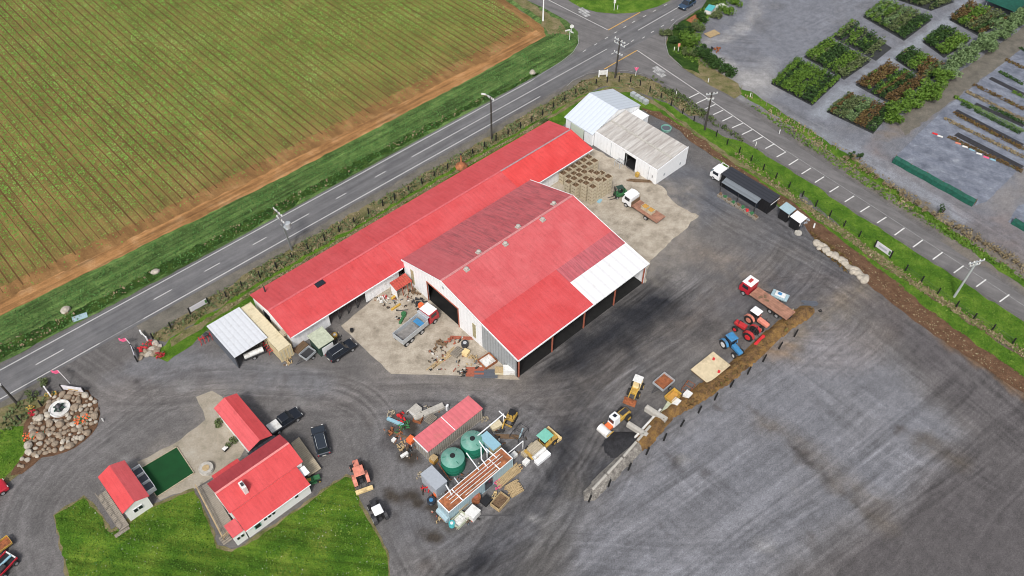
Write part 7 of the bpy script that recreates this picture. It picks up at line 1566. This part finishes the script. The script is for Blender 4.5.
netroll('short dark green netting edge of the small mat at the right border', (1013,222),(1040,238), .9)
t = thing('shade_house', 'dark green shade netting roof at the top right corner', 'shade house', P(1006,6), A)
MB().box(0,0,1.7,9,7,.08).build('net_roof', M['net_green'], t)
for x_ in (-4,0,4):
    for y_ in (-3,3): MB().cyl((x_,y_,0),(x_,y_,1.7),.07,n=6).build('post', M['galv'], t)
for i, (x_, y_) in enumerate(((935,134),(940,136.5),(958,143.5),(965,147),(972,150),(979,154),(986,157.5),(993,160))):
    m_ = ['bright_red','white_plastic','salmon','white_plastic','sky_blue','white_plastic','skin_pink','sky_blue'][i]
    tag(MB().box(0,0,0,1.0,.35,.12).box(0,0,.12,.85,.25,.04).build('seed_tray', M[m_], None, loc=P(x_,y_,.05), rz=-.55), ['bright red seed tray highest on the weed mat','white seed tray beside the red one','salmon seed tray in the diagonal row','white seed tray right of the salmon one','pale blue seed tray in the middle of the diagonal row','white seed tray between pale blue and pink trays','pink seed tray in the diagonal row','pale blue seed tray at the right end of the diagonal row'][i], 'tray')
# far fence of the nursery road
fp2 = None
for x_, y_ in ((741,90),(752,97),(766,106),(780,115),(794,124),(808,133),(822,142),(836,150),(914,60),(1000,250),(1012,257)):
    if y_ == 60: continue
    if fp2 is None: fp2 = postobj(P(x_,y_), 1.1, .08, (0,0), 'grey timber post in the low fence beside the nursery track', 'grey posts beside the nursery track', m='grey_timber')
    else: o = fp2.copy(); C.objects.link(o); o.location = P(x_,y_)
# silver culvert slab and puddle in the verge
tag(MB().box(0,0,0,2.2,1.1,.12).build('culvert_slab', M['pale_blue'], None, loc=P(80,317.5), rz=.5), 'pale blue sheet lying in the ditch near the left of the highway', 'sheet')
for x_, y_, lab in ((66,311,'pale rock in the ditch left of the blue sheet'),(156,272,'grey rock in the ditch half way along the verge'),(533,73.5,'pale slab in the ditch near the junction')):
    boulder(P(x_,y_), 1.2, pal, lab, None)

# ------------------------------------------------------------ camera, light
cam = bpy.data.cameras.new('camera'); cam.sensor_width = 36; cam.lens = F/1024*36; cam.clip_end = 4000; cam.clip_start = .5
co = bpy.data.objects.new('camera', cam); C.objects.link(co); co.location = (0,0,HC); co.rotation_euler = (pi/2-TH, 0, 0)
bpy.context.scene.camera = co
SUN_EL, SUN_AZ = radians(50), radians(192)          # azimuth clockwise from +y
sd = bpy.data.lights.new('sun', 'SUN'); sd.energy = SUN_E = 2.35; sd.angle = radians(9); sd.color = (1,.965,.92)
so = bpy.data.objects.new('sun', sd); C.objects.link(so); so.rotation_euler = (pi/2-SUN_EL, 0, -SUN_AZ+pi)
so.location = (0,-40,120)
w = bpy.data.worlds.new('World'); bpy.context.scene.world = w; w.use_nodes = True; nt = w.node_tree
bg = nt.nodes['Background']; sk = nt.nodes.new('ShaderNodeTexSky'); sk.sky_type = 'NISHITA'; sk.sun_disc = False
sk.sun_elevation = SUN_EL; sk.sun_rotation = SUN_AZ; sk.dust_density = 4.0; sk.air_density = 1.0; sk.ozone_density = 1.0
hs = nt.nodes.new('ShaderNodeHueSaturation'); hs.inputs['Saturation'].default_value = .45
nt.links.new(sk.outputs['Color'], hs.inputs['Color']); nt.links.new(hs.outputs['Color'], bg.inputs['Color']); bg.inputs['Strength'].default_value = .15
bpy.context.scene.cycles.filter_width = 1.0
vs = bpy.context.scene.view_settings; vs.view_transform = 'Standard'; vs.look = 'None'; vs.exposure = 0; vs.gamma = 1
